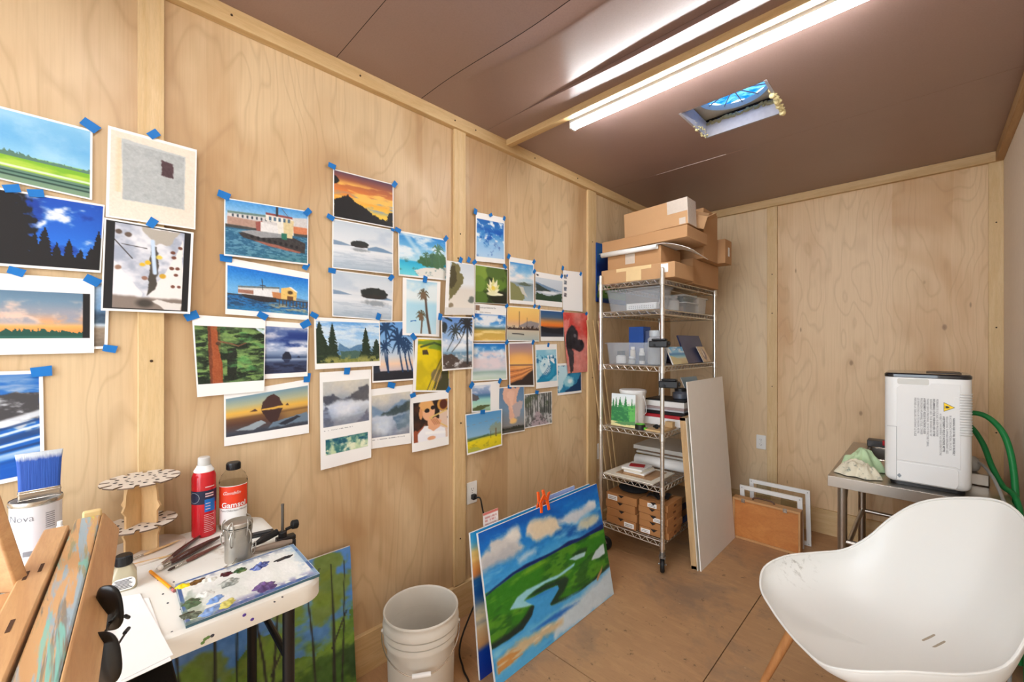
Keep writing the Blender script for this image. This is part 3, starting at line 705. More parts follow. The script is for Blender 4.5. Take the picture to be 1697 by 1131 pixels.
def p_sky14(P):
    P.window(.03, .12, .96, .90).grad([(0, (16, 96, 178)), (.4, (70, 144, 212)), (.6, (140, 190, 232)), (1, (176, 210, 238))]).clouds(0, .6, (226, 238, 248), 6, 9, .60, .08).clouds(.6, 1, (96, 132, 200), 8, 9, .66, .06, 5).clouds(.2, .7, (16, 92, 184), 5, 6, .62, .08, 8)
sheet('art_print', 'blue sky abstract with white flecks, highest picture past the second upright batten', q(788.4, 351.3, 836.2, 361.5, 836.2, 437.8, 788, 432.7), p_sky14, .0085, [(788, 350.5, 1.35, 1.05), (813.5, 356.5, .6, .85), (835.8, 362, 1.2, .85)], .004, 14)
def p_palm2(P):
    P.window(.09, .03, .90, .965).grad([(0, (120, 190, 226)), (.4, (170, 218, 236)), (1, (196, 226, 238))]).clouds(0, .4, (226, 238, 240), 2, 3, .5, .2)
    P.line([(.62, .3), (.68, .65), (.80, 1.02)], .022, (92, 72, 60), w1=.03).line([(.52, .68), (.50, .85), (.48, 1.02)], .018, (110, 92, 74))
    for x, y, r in ((.55, .24, .13), (.48, .64, .12)): P.palm(x, y, x, y + .02, r * 1.05, (92, 84, 60), nf=15, k=int(x * 90)).ell(x, y + .04, r * .8, r * .55, (120, 96, 72), .3, .9)
sheet(PR, 'tall print of two fan palms against light blue sky', q(667.4, 460.1, 730, 467.2, 727.4, 558.3, 666.4, 555.7), p_palm2, .004, [(704.5, 463, 1.4, 1.1)], .004, 15)
def p_btree(P):
    P.window(.12, .02, .985, .86).grad([(0, (206, 216, 224)), (.45, (226, 232, 236)), (.6, (222, 216, 206)), (1, (232, 226, 214))]).poly([(0, 0), (.35, 0), (.45, .2), (.62, .34), (.5, .5), (.3, .66), (.1, .8), (0, .9)], (118, 112, 72), .16, 9).poly([(0, .05), (.2, .1), (.3, .4), (.1, .6), (0, .6)], (78, 72, 46), .16, 12)
    P.ell(.9, .8, .12, .08, (110, 116, 110), .3, .8).ell(.08, .95, .1, .05, (150, 136, 110), .3, .8)
    P.window(.02, .86, .985, .99).fill((222, 220, 214))
sheet(PR, 'print of leafy branches hanging over a bright sandy beach, touching the lotus print', q(740.6, 431.7, 786, 438.8, 785.4, 522, 735.6, 522), p_btree, .0225, [(763.6, 431, 1.2), (777, 431, 1.15), (786.5, 434.5, .75)], .004, 16)
def p_lotus(P):
    P.window(.02, .02, .985, .985).fill((74, 104, 40)).tint(4, 4, .8, (104, 138, 48), (34, 44, 26)).ell(.1, .15, .28, .28, (128, 158, 62), .1, .2).ell(.1, .5, .2, .24, (112, 146, 56), .1, .2).ell(.62, .12, .3, .2, (84, 110, 48), .1, .3).ell(.75, .85, .3, .2, (36, 38, 24), .2, .3).ell(.15, .9, .25, .2, (90, 120, 48), .1, .3)
    cx, cy = .55, .72
    for a, L in ((-1.5, .2), (-1.15, .3), (-.8, .36), (-.4, .4), (0, .42), (.4, .4), (.8, .36), (1.15, .3), (1.5, .2)):
        tx, ty = cx + L * math.sin(a) / P.A * .95, cy - L * math.cos(a) * 1.05
        dx, dy = -(ty - cy) * .16, (tx - cx) * .16
        P.poly([(cx, cy), ((cx + tx) / 2 + dx, (cy + ty) / 2 + dy), (tx, ty), ((cx + tx) / 2 - dx, (cy + ty) / 2 - dy)], (246, 240, 206) if int(a * 10) % 8 else (226, 220, 150))
    P.ell(cx, cy + .02, .2, .06, (236, 232, 190), .2).ell(cx + .18, cy + .03, .14, .035, (244, 240, 210), .2).ell(cx, cy - .14, .06, .06, (238, 210, 80), .4)
sheet(PR, 'print of a pale yellow water lily among green lily pads', q(786.4, 437.8, 841.3, 445.9, 840.3, 504.9, 786, 501.8), p_lotus, .007, [(837, 441.8, -.7)], .002, 17)
def p_gold(P):
    P.window(.03, .27, .98, .98).grad([(0, (22, 102, 190)), (.3, (70, 150, 220)), (.44, (150, 196, 226)), (.5, (86, 120, 140)), (.56, (120, 128, 90)), (.62, (204, 172, 84)), (1, (220, 180, 90))]).clouds(0, .45, (232, 238, 244), 2.5, 5, .5, .12).clouds(.6, 1, (240, 214, 140), 2, 9, .55, .12, 4)
    P.window(.06, .04, .16, .17).fill((150, 120, 100)).text(.05, .205, .55, 1, .05, (120, 120, 124))
o = sheet(PR, 'print of a golden field under blue sky below a line of header text', q(785.4, 502.8, 839.3, 508, 837.2, 566.4, 783.4, 566.4), p_gold, .009, [(839.9, 507, .6, .9), (783, 528, .9)], .003, 18)
A_, B_ = on_x(794.5, 510.8, .0112), on_x(824, 512.5, .0112)
b = MB(); b.text('Landscape Reference Pho', (B_ - A_).length / 11.2, frame_m(A_, B_ - A_, (0, 0, 1)), ext=0)
b.build('printed_heading', pm('print_grey_ink', rgb(96, 98, 104), .6), o, smooth=0)
def p_coast(P):
    P.window(.03, .10, .97, .93).grad([(0, (56, 144, 214)), (.3, (150, 200, 230)), (.5, (196, 214, 222)), (.52, (130, 150, 160)), (1, (176, 196, 204))]).clouds(.08, .5, (240, 236, 236), 2, 4, .45, .15).poly([(0, .5), (.25, .58), (.55, .75), (.6, .92), (.4, 1.1), (0, 1.1)], (134, 136, 90), .08).poly([(.3, .55), (.6, .5), (.95, .57), (.6, .6)], (92, 104, 88), .05).poly([(.35, .6), (.55, .64), (.75, .9), (.5, .8)], (206, 204, 192), .06)
sheet('art_print', 'small print of a grassy coast path under puffy white clouds', q(843.3, 425.6, 885, 432.7, 885, 505.9, 843.3, 502.8), p_coast, .006, [(843.3, 425, 1.1), (885, 434, .9)], .004, 19)
def p_bay(P):
    P.window(.02, .17, .985, .83).grad([(0, (206, 216, 224)), (.4, (196, 206, 216)), (1, (170, 184, 196))]).poly([(0, .2), (.4, .34), (.8, .46), (1, .52), (0, .55)], (110, 140, 172), .02).poly([(0, .25), (.3, .42), (.6, .55), (0, .62)], (56, 70, 66), .04).poly([(0, .66), (.5, .8), (.8, .64), (1, .6), (1, 1.1), (0, 1.1)], (46, 72, 48), .1).ell(.5, .63, .3, .06, (226, 230, 234), .3)
    P.window(.04, .06, .12, .12).ell(.5, .5, .5, .5, (60, 62, 66), .1)
sheet(PR, 'print of a dark green bay with forested shore beside the sheet of thumbnails', q(887, 450, 932.8, 458.1, 931.8, 510, 886.6, 505.9), p_bay, .0045, [(885.5, 450, .9), (931, 458, 1.0)], .002, 20)
def p_thumb(P):
    for k, c in enumerate(((88, 96, 110), (150, 160, 170), (90, 120, 160), (130, 96, 86))):
        P.window(.04, .10 + .155 * k, .19, .20 + .155 * k).fill(c).tint(3, 3, .7, (50, 56, 66), (206, 210, 214))
sheet(PR, 'mostly blank white sheet with a column of tiny thumbnails above the red painting', q(932.8, 447.9, 965.3, 452, 964.7, 517, 932.8, 514), p_thumb, .0065, [(932.8, 444.5, 1.2), (962.5, 454, 1.0), (940, 457, 1.2, .6)], .006, 21)
def p_boats(P):
    P.window(.02, .03, .98, .97).grad([(0, (246, 208, 120)), (.35, (240, 190, 110)), (.5, (222, 180, 140)), (.62, (214, 196, 168)), (1, (170, 184, 180))]).poly([(.35, .55), (.6, .42), (.75, .4), (1, .45), (1, .6), (.35, .6)], (150, 142, 142), .03).treeline(.66, .14, (66, 48, 44), 22, floor=.68, spike=.8).line([(.35, .12), (.35, .65)], .008, (90, 70, 60)).line([(.6, .3), (.6, .65)], .006, (90, 70, 60)).line([(.15, .8), (.5, .82)], .018, (70, 70, 70))
sheet('art_print', 'print of moored boats and masts on hazy orange water', q(840.3, 506.9, 894.2, 511, 893.2, 566.4, 839.3, 565.4), p_boats, .006, [(886, 507.5, .9, .9)], .003, 22)
def p_dusk(P):
    P.window(.02, .03, .98, .86).grad([(0, (34, 84, 140)), (.25, (80, 104, 130)), (.45, (222, 138, 60)), (.58, (236, 120, 40)), (.66, (90, 60, 52)), (.72, (34, 34, 42)), (1, (56, 60, 72))]).poly([(0, .6), (.3, .66), (.6, .72), (1, .62), (1, .9), (.3, .86), (0, .8)], (30, 30, 38), .03)
sheet(PR, 'print of an orange dusk glow between blue sky and black hills', q(895.2, 513, 933.8, 516, 934.8, 565.4, 895.2, 565.4), p_dusk, .004, [(893.5, 509.5, .9, .9), (932.8, 517, .8, .9)], .002, 23)
def p_red(P):
    P.fill((206, 92, 84)).tint(3, 3, .6, (218, 60, 52), (222, 160, 150)).put(sstep(.5, .9, P.V) * .7, (214, 150, 140)).poly([(0, .12), (.25, .1), (.12, .4), (.05, .8), (0, .8)], (226, 130, 122), .1)
    P.ell(.32, .42, .24, .2, (40, 36, 42), .1, .3).ell(.6, .55, .22, .1, (44, 40, 46), .1, .2).ell(.16, .52, .12, .22, (28, 26, 30), .1, .3).poly([(.1, .6), (.35, .6), (.3, .98), (.14, .98)], (60, 52, 56), .1).ell(.42, .38, .05, .03, (110, 104, 110), .3).ell(.7, .5, .06, .05, (24, 22, 26), .2).grain(.14, 12, 18)
sheet('art_print', 'red painting print with the black head of a dog', q(932.8, 518, 975.5, 520, 973.5, 616.3, 940, 619.3), p_red, .0085, [(972, 520, .5)], .009, 24)
def p_w25(P):
    P.window(.02, .08, .98, .92).fill((24, 108, 158)).tint(3, 3, .6, (12, 60, 110), (60, 160, 196)).poly([(0, 0), (.6, 0), (.35, .4), (.15, .9), (0, 1)], (190, 226, 238), .12).ell(.45, .62, .22, .2, (150, 210, 226), .3, .6).ell(.5, .6, .1, .08, (232, 244, 248), .4, .6).poly([(.3, .95), (.8, .7), (1, .3), (1, 1.1), (.3, 1.1)], (10, 52, 96), .08)
sheet('art_print', 'dark blue breaking wave print tucked under the corner of the red painting', q(923.7, 603, 963.3, 601, 963.3, 650.8, 924, 656), p_w25, .004, [], .003, 25)
def p_w26(P):
    P.window(.04, .13, .97, .86).fill((150, 206, 226)).tint(2, 2, .5, (200, 228, 236), (110, 184, 214)).poly([(0, .95), (.25, .8), (.5, .78), (.7, .6), (.8, .4), (1, .3), (1, .8), (.6, 1.0), (0, 1.1)], (22, 134, 176), .04).ell(.55, .55, .36, .36, (40, 150, 190), .06, .1).ell(.42, .52, .26, .27, (206, 232, 240), .1, .2).poly([(.5, .2), (.75, .16), (.98, .3), (.9, .45), (.7, .36), (.55, .4)], (236, 246, 250), .1).clouds(.15, .5, (20, 110, 160), 8, 8, .62, .06)
    for k in range(4): P.line([(.15 + .1 * k, .86), (.4 + .09 * k, .7), (.6 + .06 * k, .5)], .012, (12, 96, 150))
sheet('art_print', 'turquoise curling wave print with white margins beside the red painting', q(886.6, 571.5, 922.6, 570.5, 924.7, 640.7, 887.7, 644.7), p_w26, .006, [(908.8, 572, 1.3, .9)], .004, 26)
def p_obeach(P):
    P.window(.03, .03, .97, .97).grad([(0, (150, 130, 140)), (.2, (196, 150, 130)), (.4, (236, 166, 84)), (.5, (250, 196, 110)), (.55, (222, 140, 80)), (1, (206, 128, 76))]).ell(.45, .42, .5, .16, (252, 196, 110), .6, 0, .8).band(.5, .53, (120, 90, 84), .015).poly([(0, .95), (.5, .85), (1, .60), (1, 1.1), (0, 1.1)], (58, 46, 42), .04)
    for k in range(6): P.line([(0, .60 + .07 * k), (.5, .58 + .05 * k), (1, .54 + .02 * k)], .010, (120, 80, 60) if k % 2 else (250, 190, 120), amt=.7)
sheet(PR, 'print of an orange sunset beach with dark foreground sand', q(842.3, 567.5, 883, 566.4, 885.6, 641.3, 843.3, 641.7), p_obeach, .0085, [(840, 567.5, .7), (883.5, 567.5, 1.1)], .003, 27)
def p_pale(P):
    P.window(.05, .03, .97, .97).grad([(0, (10, 112, 200)), (.25, (90, 164, 220)), (.5, (206, 208, 220)), (.72, (190, 206, 216)), (.78, (160, 190, 180)), (.9, (206, 222, 214)), (1, (196, 216, 196))], .1, 2).clouds(.2, .72, (232, 220, 226), 2, 4, .45, .15).clouds(.1, .4, (226, 236, 246), 3, 4, .56, .1, 3)
sheet('art_print', 'print of pastel clouds over a pale green shallow sea', q(782.3, 568.5, 838.2, 568.5, 840.3, 629.5, 780.3, 632.5), p_pale, .0055, [], .003, 28)
def p_c29(P):
    P.window(.03, .1, .66, .95).grad([(0, (176, 196, 220)), (.3, (120, 146, 190)), (.4, (70, 120, 160)), (.55, (150, 206, 200)), (.8, (176, 216, 190)), (1, (150, 180, 140))]).clouds(0, .3, (226, 230, 238), 3, 6, .5, .14).poly([(0, .3), (.3, .4), (.4, .55), (0, .6)], (96, 92, 96), .08).poly([(0, .9), (.3, .8), (1, .75), (1, .8), (.5, .95), (0, 1.1)], (90, 100, 60), .08)
sheet('art_print', 'half blank sheet with a small rocky green coast, above the yellow field with bare trees', q(780.3, 635.6, 828, 631.5, 826, 682.3, 781.7, 684.4), p_c29, .0085, [(781.7, 638.6, .9, 1.2), (828.5, 631.5, 1.0)], .004, 29)
def p_yel(P):
    P.window(.02, .03, .98, .96).grad([(0, (84, 152, 206)), (.6, (140, 184, 214)), (.66, (90, 110, 60)), (.69, (206, 200, 70)), (.74, (232, 214, 30)), (1, (214, 196, 40))]).ell(.85, .5, .2, .17, (150, 146, 96), .3, 1.2, .6).line([(.83, .5), (.83, .72)], .016, (110, 84, 50)).line([(.68, .55), (.68, .74)], .010, (110, 90, 50)).line([(0, .7), (.6, .62)], .012, (70, 104, 60)).line([(0, .3), (1, .2)], .004, (130, 150, 170)).clouds(.76, 1, (190, 176, 40), 7, 12, .6, .08).poly([(0, .9), (.25, .88), (.5, 1.1), (0, 1.1)], (180, 182, 70), .05)
sheet(PR, 'print of a yellow flower field with two bare trees, lowest picture past the second batten', q(770.7, 687.4, 832.2, 677.9, 831.5, 738.3, 772.6, 754.5), p_yel, .0225, [(800.2, 683, -.05, 1.1)], .007, 30)
def p_pink(P):
    P.window(.02, .02, .98, .98).grad([(0, (96, 132, 170)), (.5, (122, 150, 176)), (.85, (140, 140, 140)), (.9, (96, 92, 84)), (1, (80, 78, 70))]).poly([(.15, 0), (.85, 0), (.7, .35), (.62, .55), (.55, .8), (.42, .78), (.4, .5), (.2, .3)], (232, 184, 160), .14).poly([(.3, .1), (.6, .1), (.5, .5), (.42, .4)], (240, 196, 172), .16).ell(.56, .76, .14, .06, (244, 200, 130), .4, .5).poly([(.5, .4), (.95, .3), (.8, .7), (.6, .7)], (190, 176, 176), .12).treeline(.92, .07, (54, 56, 48), 10, floor=.95)
sheet('art_print', 'print of a towering pink cloud over dark ground', q(826, 642.7, 868.3, 638.6, 869.4, 714.5, 826.7, 721.6), p_pink, .007, [(844.8, 641.3, -.1, 1.05)], .006, 31)
def p_mono(P):
    P.window(.02, .03, .98, .97).fill((150, 150, 150)).tint(10, 5, .9, (92, 96, 92), (206, 206, 206)).poly([(.15, 1.1), (.4, .55), (.5, .55), (.95, 1.1)], (176, 160, 166), .06)
    for k in range(12): x = .03 + .085 * k; P.line([(x, 0), (x, .55 + .25 * abs(x - .45))], .012 + .006 * (k % 3), (56, 58, 56))
    P.clouds(0, .4, (86, 96, 76), 8, 6, .56, .1).clouds(.7, 1, (100, 96, 96), 14, 14, .6, .06, 3)
sheet(PR, 'nearly grey print of a forest path between bare trunks', q(868.8, 653.9, 914.5, 648.4, 914.5, 702, 869.8, 710.8), p_mono, .004, [(890, 650.4, -.2, 1.05)], .004, 32)
def p_psil(P):
    P.window(.02, .015, .98, .975).grad([(0, (96, 152, 214)), (.4, (140, 184, 226)), (.6, (206, 210, 214)), (.72, (240, 206, 176)), (.82, (206, 190, 190)), (1, (206, 190, 190))]).band(.84, 1.1, (36, 38, 46), .01, .01).poly([(0, .5), (.1, .5), (.16, .86), (0, .86)], (40, 48, 62), .04)
    for x, y, bx, r, k in ((.62, .30, .72, .26, 1), (.3, .1, .36, .24, 2), (.26, .42, .36, .15, 3), (.86, .44, .98, .14, 4), (.76, .38, .86, .16, 6)): P.palm(x, y, bx, .86, r, (30, 62, 100), tw=.016, k=k)
sheet(PR, 'print of dark blue palm silhouettes against a pale sunset', q(617, 533.4, 684.9, 532.2, 686, 630, 616.8, 634.9), p_psil, .004, [(685.4, 534.6, .1)], .003, 33)
def p_mead(P):
    P.window(.02, .065, .985, .90).grad([(0, (96, 160, 222)), (.4, (160, 200, 232)), (.6, (190, 214, 232)), (.7, (110, 146, 176)), (.8, (110, 136, 130)), (.86, (118, 132, 60)), (1, (130, 130, 64))]).clouds(0, .5, (206, 224, 238), 2, 10, .5, .15).poly([(.34, .5), (.42, .6), (.5, .66), (.6, .58), (.72, .54), (.72, .8), (.3, .8)], (90, 130, 166), .03).poly([(.36, .7), (.72, .72), (.72, .9), (.36, .9)], (70, 100, 90), .05)
    for x, t, w in ((.24, .03, .11), (.77, .12, .11), (.05, .0, .16), (.95, .4, .12), (.13, .4, .1)): P.conifer(x, t, .98, w, (36, 52, 36), int(x * 50))
    P.clouds(.85, 1.1, (150, 150, 80), 12, 10, .5, .1).grain(.08, 40, 40)
sheet(PR, 'print of dark firs framing a mountain meadow', q(520.3, 526, 629.2, 531, 630.4, 606.4, 521, 612.6), p_mead, .0065, [(521, 522.8, -.5), (627.2, 524.8, 1.25)], .005, 34)
def p_redtree(P):
    P.window(.025, .13, .985, .85).fill((60, 86, 46)).tint(4, 6, .9, (26, 40, 26), (104, 134, 78)).clouds(0, 1, (120, 152, 84), 7, 22, .54, .09).clouds(.0, 1, (24, 36, 24), 5, 12, .58, .09, 4).poly([(.44, .4), (.58, .36), (.56, .95), (.42, .95)], (30, 36, 28), .04).poly([(.85, 0), (1, 0), (1, .12)], (200, 216, 226), .06)
    P.poly([(.17, -.1), (.30, -.1), (.31, .4), (.36, .66), (.36, 1.1), (.17, 1.1), (.18, .5)], (150, 74, 40), .02, 18).poly([(.17, -.1), (.21, -.1), (.22, .5), (.20, 1.1), (.17, 1.1)], (92, 44, 28), .02, 18).line([(.31, .26), (.5, .30), (.6, .34), (.72, .28)], .016, (120, 84, 60), w1=.008).ell(.31, .30, .035, .03, (60, 40, 30), .2).clouds(0, 1.2, (96, 180, 96), 3, 9, .66, .08, 9, .5).put((P.U > .17) * (P.U < .34) * .35 * P.n(20, 6), (206, 120, 70)).grain(.12, 50, 50)
sheet(PR, 'print of a red barked tree trunk among green branches', q(317.8, 521.8, 439.9, 529.7, 437.9, 648.5, 326.5, 658.4), p_redtree, .009, [(317.8, 523.5, .45, 1.25), (435.6, 523.5, -.5, 1.1)], .007, 35)
def p_brock(P):
    P.window(.01, .09, .98, .92).grad([(0, (90, 112, 160)), (.25, (70, 92, 150)), (.45, (176, 190, 214)), (.58, (120, 140, 172)), (.66, (60, 80, 116)), (.7, (150, 168, 192)), (.76, (56, 70, 104)), (1, (46, 54, 84))]).clouds(0, .25, (206, 206, 216), 2, 4, .5, .12).clouds(.1, .45, (30, 56, 124), 2, 5, .52, .1, 3).clouds(.3, .6, (226, 230, 238), 2, 6, .5, .12, 6)
    P.poly([(.4, .70), (.41, .6), (.48, .53), (.56, .54), (.61, .62), (.62, .70)], (28, 34, 52)).poly([(.42, .7), (.6, .7), (.55, .78), (.48, .78)], (40, 50, 78)).poly([(.74, .66), (.8, .62), (.83, .68)], (36, 46, 70)).clouds(.78, 1, (30, 36, 60), 5, 20, .5, .1, 8)
sheet(PR, 'blue toned print of a sea stack rock under storm clouds', q(437, 531.5, 511.6, 537, 509.2, 623.8, 437, 628.7), p_brock, .006, [(506.7, 537, .55, 1.25)], .004, 36)
def p_stack(P):
    P.window(.02, .11, .985, .84).grad([(0, (112, 148, 168)), (.25, (176, 176, 140)), (.42, (226, 176, 74)), (.5, (206, 160, 80)), (.56, (120, 84, 50)), (.7, (88, 58, 46)), (1, (60, 76, 96))]).put(sstep(.55, .6, P.V) * sstep(.5, .8, P.U) * .6, (190, 150, 80))
    P.poly([(.40, .43), (.42, .25), (.48, .12), (.55, .08), (.62, .18), (.67, .40)], (70, 46, 42), .02).poly([(.40, .46), (.67, .46), (.6, .78), (.52, .82), (.46, .68)], (62, 40, 38), .03).poly([(.26, .44), (.33, .38), (.36, .45)], (80, 54, 46)).poly([(.7, .42), (.73, .36), (.75, .43)], (90, 60, 48))
    P.poly([(.1, .86), (.4, .70), (.46, .78), (.3, .92)], (150, 162, 170), .03).poly([(.55, .8), (1, .66), (1, 1.1), (.4, 1.1)], (104, 124, 142), .03).poly([(.6, .86), (.85, .72), (.9, .76), (.7, .92)], (40, 44, 56), .03).band(.92, 1.2, (58, 62, 74), .03, .04)
sheet(PR, 'print of a rock stack mirrored in wet sand at golden dusk', q(371, 652.2, 511.6, 628.7, 511.6, 717.8, 371.3, 740), p_stack, .004, [(508.7, 626, 1.5, 1.2)], .003, 37)
def misty(P, k):
    P.aa = .03
    P.grad([(0, (214, 206, 186)), (.22, (196, 192, 182)), (.4, (150, 156, 162)), (.55, (206, 212, 222)), (.75, (150, 160, 176)), (1, (110, 116, 134))], .05)
    if k: P.poly([(0, .22), (.15, .34), (.35, .42), (.6, .28), (.75, .18), (1, .22), (1, .5), (0, .5)], (120, 146, 170), .06).poly([(.2, .46), (.5, .38), (1, .22), (1, .48), (.3, .52)], (52, 64, 58), .10).ell(.3, .75, .22, .2, (214, 222, 228), .6, .4).poly([(.5, .55), (1, .5), (1, .8), (.7, .9)], (70, 100, 122), .12, amt=.8)
    else: P.poly([(0, .32), (.2, .3), (.35, .42), (.5, .42), (.65, .3), (1, .1), (1, .5), (.3, .46), (0, .52)], (62, 62, 70), .14).ell(.45, .62, .3, .16, (222, 226, 236), .6, .4).poly([(0, .55), (.1, .6), (.25, 1.1), (0, 1.1)], (84, 88, 104), .12).poly([(.6, 1.1), (1, .7), (1, 1.1)], (86, 88, 108), .15)
    P.clouds(.5, 1, (186, 202, 226), 3, 14, .60, .2, 3, .4).tint(2, 2, .18, (110, 140, 190), (230, 226, 210)).grain(.06, 20, 20); P.aa = .007
def p_mist1(P):
    P.window(.06, .105, .955, .575); misty(P, 0)
    P.text(.06, .605, .62, 1, .03, (90, 92, 98)); P.window(.10, .70, .93, .865).fill((120, 170, 150)).tint(3, 2, .9, (40, 106, 110), (206, 222, 176)).clouds(0, .5, (20, 84, 110), 2, 3, .56, .12).clouds(.4, 1, (226, 232, 200), 3, 4, .56, .12, 4)
sheet('art_print', 'tall sheet with a misty lake painting above a green strip', q(529.7, 617.6, 614.9, 612.6, 614.9, 758.7, 530.2, 779.2), p_mist1, .0065, [(575.2, 613.4, 1.45, 1.2)], .007, 38)
def p_mist2(P):
    P.window(.05, .11, .955, .82); misty(P, 1); P.text(.06, .85, .85, 1, .03, (90, 92, 98))
sheet('art_print', 'misty blue lake painting print beside the trombone player print', q(612, 646, 683.7, 637.4, 681.2, 735, 612, 745), p_mist2, .004, [(649, 638.6, -.3, 1.2)], .003, 39)
def p_road(P):
    P.window(.08, .03, .985, .975).fill((222, 196, 20)).tint(3, 3, .5, (236, 212, 20), (176, 160, 30)).clouds(0, .22, (120, 150, 50), 3, 12, .5, .1).line([(.1, .15), (.5, .06), (1, .16)], .02, (70, 90, 50)).poly([(.15, .22), (.3, .20), (.34, .30), (.16, .3)], (76, 62, 40), .03).poly([(.5, 1.1), (.6, .62), (.8, .55), (1, .6), (1, 1.1)], (70, 70, 44), .08).ell(.6, .70, .16, .12, (120, 104, 92), .2, .4)
    for k in range(4): P.line([(.3 + .08 * k, 1.05), (.5 + .07 * k, .7), (.8 + .03 * k, .3)], .014, (196, 170, 90) if k % 2 else (120, 110, 50))
sheet(PR, 'bright yellow field print crossed by a winding dirt track', q(687.8, 559.3, 745.7, 562, 743.7, 649.8, 683.7, 649.8), p_road, .006, [(685.7, 558.3, -.9, 1.1), (743, 646, .9)], .003, 40)
def p_tromb(P):
    P.window(.05, .14, .975, .85).fill((46, 32, 28)).tint(5, 5, .6, (30, 24, 22), (90, 52, 34)).poly([(0, .75), (.3, .6), (.3, 1.1), (0, 1.1)], (150, 76, 48), .12).ell(.86, .13, .18, .17, (206, 150, 70), .1).ell(.87, .13, .12, .13, (90, 44, 30), .15).poly([(.75, .3), (1, .3), (1, 1.0), (.7, 1.0)], (222, 196, 176), .06)
    P.poly([(.12, .78), (.3, .62), (.5, .62), (.92, .75), (.95, 1.1), (.1, 1.1)], (240, 240, 244), .03).ell(.42, .26, .19, .24, (232, 176, 136), .06).ell(.36, .10, .21, .15, (226, 170, 104), .1, .4).ell(.2, .3, .05, .14, (214, 150, 100), .1).ell(.38, .24, .075, .055, (30, 26, 28), .1).ell(.55, .18, .065, .055, (34, 28, 30), .1)
    P.poly([(.4, .5), (.62, .42), (.8, .55), (.76, .7), (.55, .78), (.42, .68)], (230, 172, 132), .05).line([(.45, .43), (1, .75)], .016, (226, 190, 110)).line([(.5, .42), (.95, .3)], .02, (226, 196, 120))
    for k in range(4): P.line([(.5 + .05 * k, .48), (.6 + .05 * k, .62)], .016, (200, 136, 100))
    P.line([(.35, .8), (.9, .86)], .035, (250, 250, 250)).ell(.5, .95, .12, .05, (226, 166, 126), .2)
sheet(PR, 'print of a person in sunglasses and white shirt playing a trombone', q(681.7, 655.9, 743.3, 647.8, 743, 736.8, 682, 750), p_tromb, .0085, [(684.7, 655.3, .3)], .006, 41)
def p_lean(P):
    P.window(.03, .02, .97, .965).grad([(0, (96, 140, 206)), (.4, (150, 184, 224)), (.55, (206, 216, 230)), (.66, (170, 200, 220)), (.7, (110, 150, 180)), (.82, (150, 170, 180)), (1, (90, 80, 74))]).clouds(.3, .62, (240, 244, 248), 3, 5, .5, .12).poly([(0, .74), (.3, .72), (.6, .86), (1, .92), (1, 1.1), (0, 1.1)], (84, 72, 66), .08).clouds(.72, 1, (206, 206, 206), 9, 14, .6, .08, 3)
    P.palm(.82, .12, .84, .92, .26, (44, 46, 50), tw=.026, nf=15, k=7).palm(.42, .26, .14, .66, .20, (58, 66, 66), tw=.010, nf=11, k=8).line([(.74, .28), (.55, .5), (.3, .68)], .010, (84, 84, 84)).ell(.05, .2, .1, .1, (50, 56, 60), .2, .8).line([(.1, 0), (.3, .06)], .02, (40, 50, 50))
sheet(PR, 'print of a palm leaning over a rocky shore, across the second batten', q(730.5, 524.2, 784.4, 526.2, 783.4, 611.2, 732, 615.2), p_lean, .0245, [(729.5, 525.2, 1.4, 1.1)], .004, 42)

# canvas hanging on the wall behind the wire shelving
def p_cv(P):
    P.fill((14, 62, 140)).tint(2, 2, .7, (8, 40, 110), (60, 120, 176)).clouds(.1, .75, (120, 170, 200), 2, 3, .6, .1).poly([(.05, .70), (1, .72), (1, .92), (.05, .93)], (120, 160, 70), .02).clouds(.7, .92, (70, 120, 50), 4, 14, .52, .1, 4)
TLc, BRc = on_x(989, 402, .028), on_x(1014, 503, .028)
yA, yB, zA, zB = TLc.y, TLc.y + .42, BRc.z, TLc.z
P = Pic(60, 60, (yB - yA) / (zA - zB) if zA > zB else (yB - yA) / (zB - zA), 77); p_cv(P)
b = MB(); b.box((.002, yA, zA), (.027, yB, zB)); nb = len(b.v)
b.grid(lambda u, v: (.0275, yA + (yB - yA) * u, zB + (zA - zB) * v), 60, 60)
b.col = np.vstack([np.tile(np.array(rgb(14, 56, 128)), (nb, 1)), P.lin()])
tag(b.build('canvas_painting', M_ink, loc=(.014, yA, min(zA, zB)), smooth=0), 'dark blue canvas with a green band hung on the wall behind the wire shelving', 'painting')
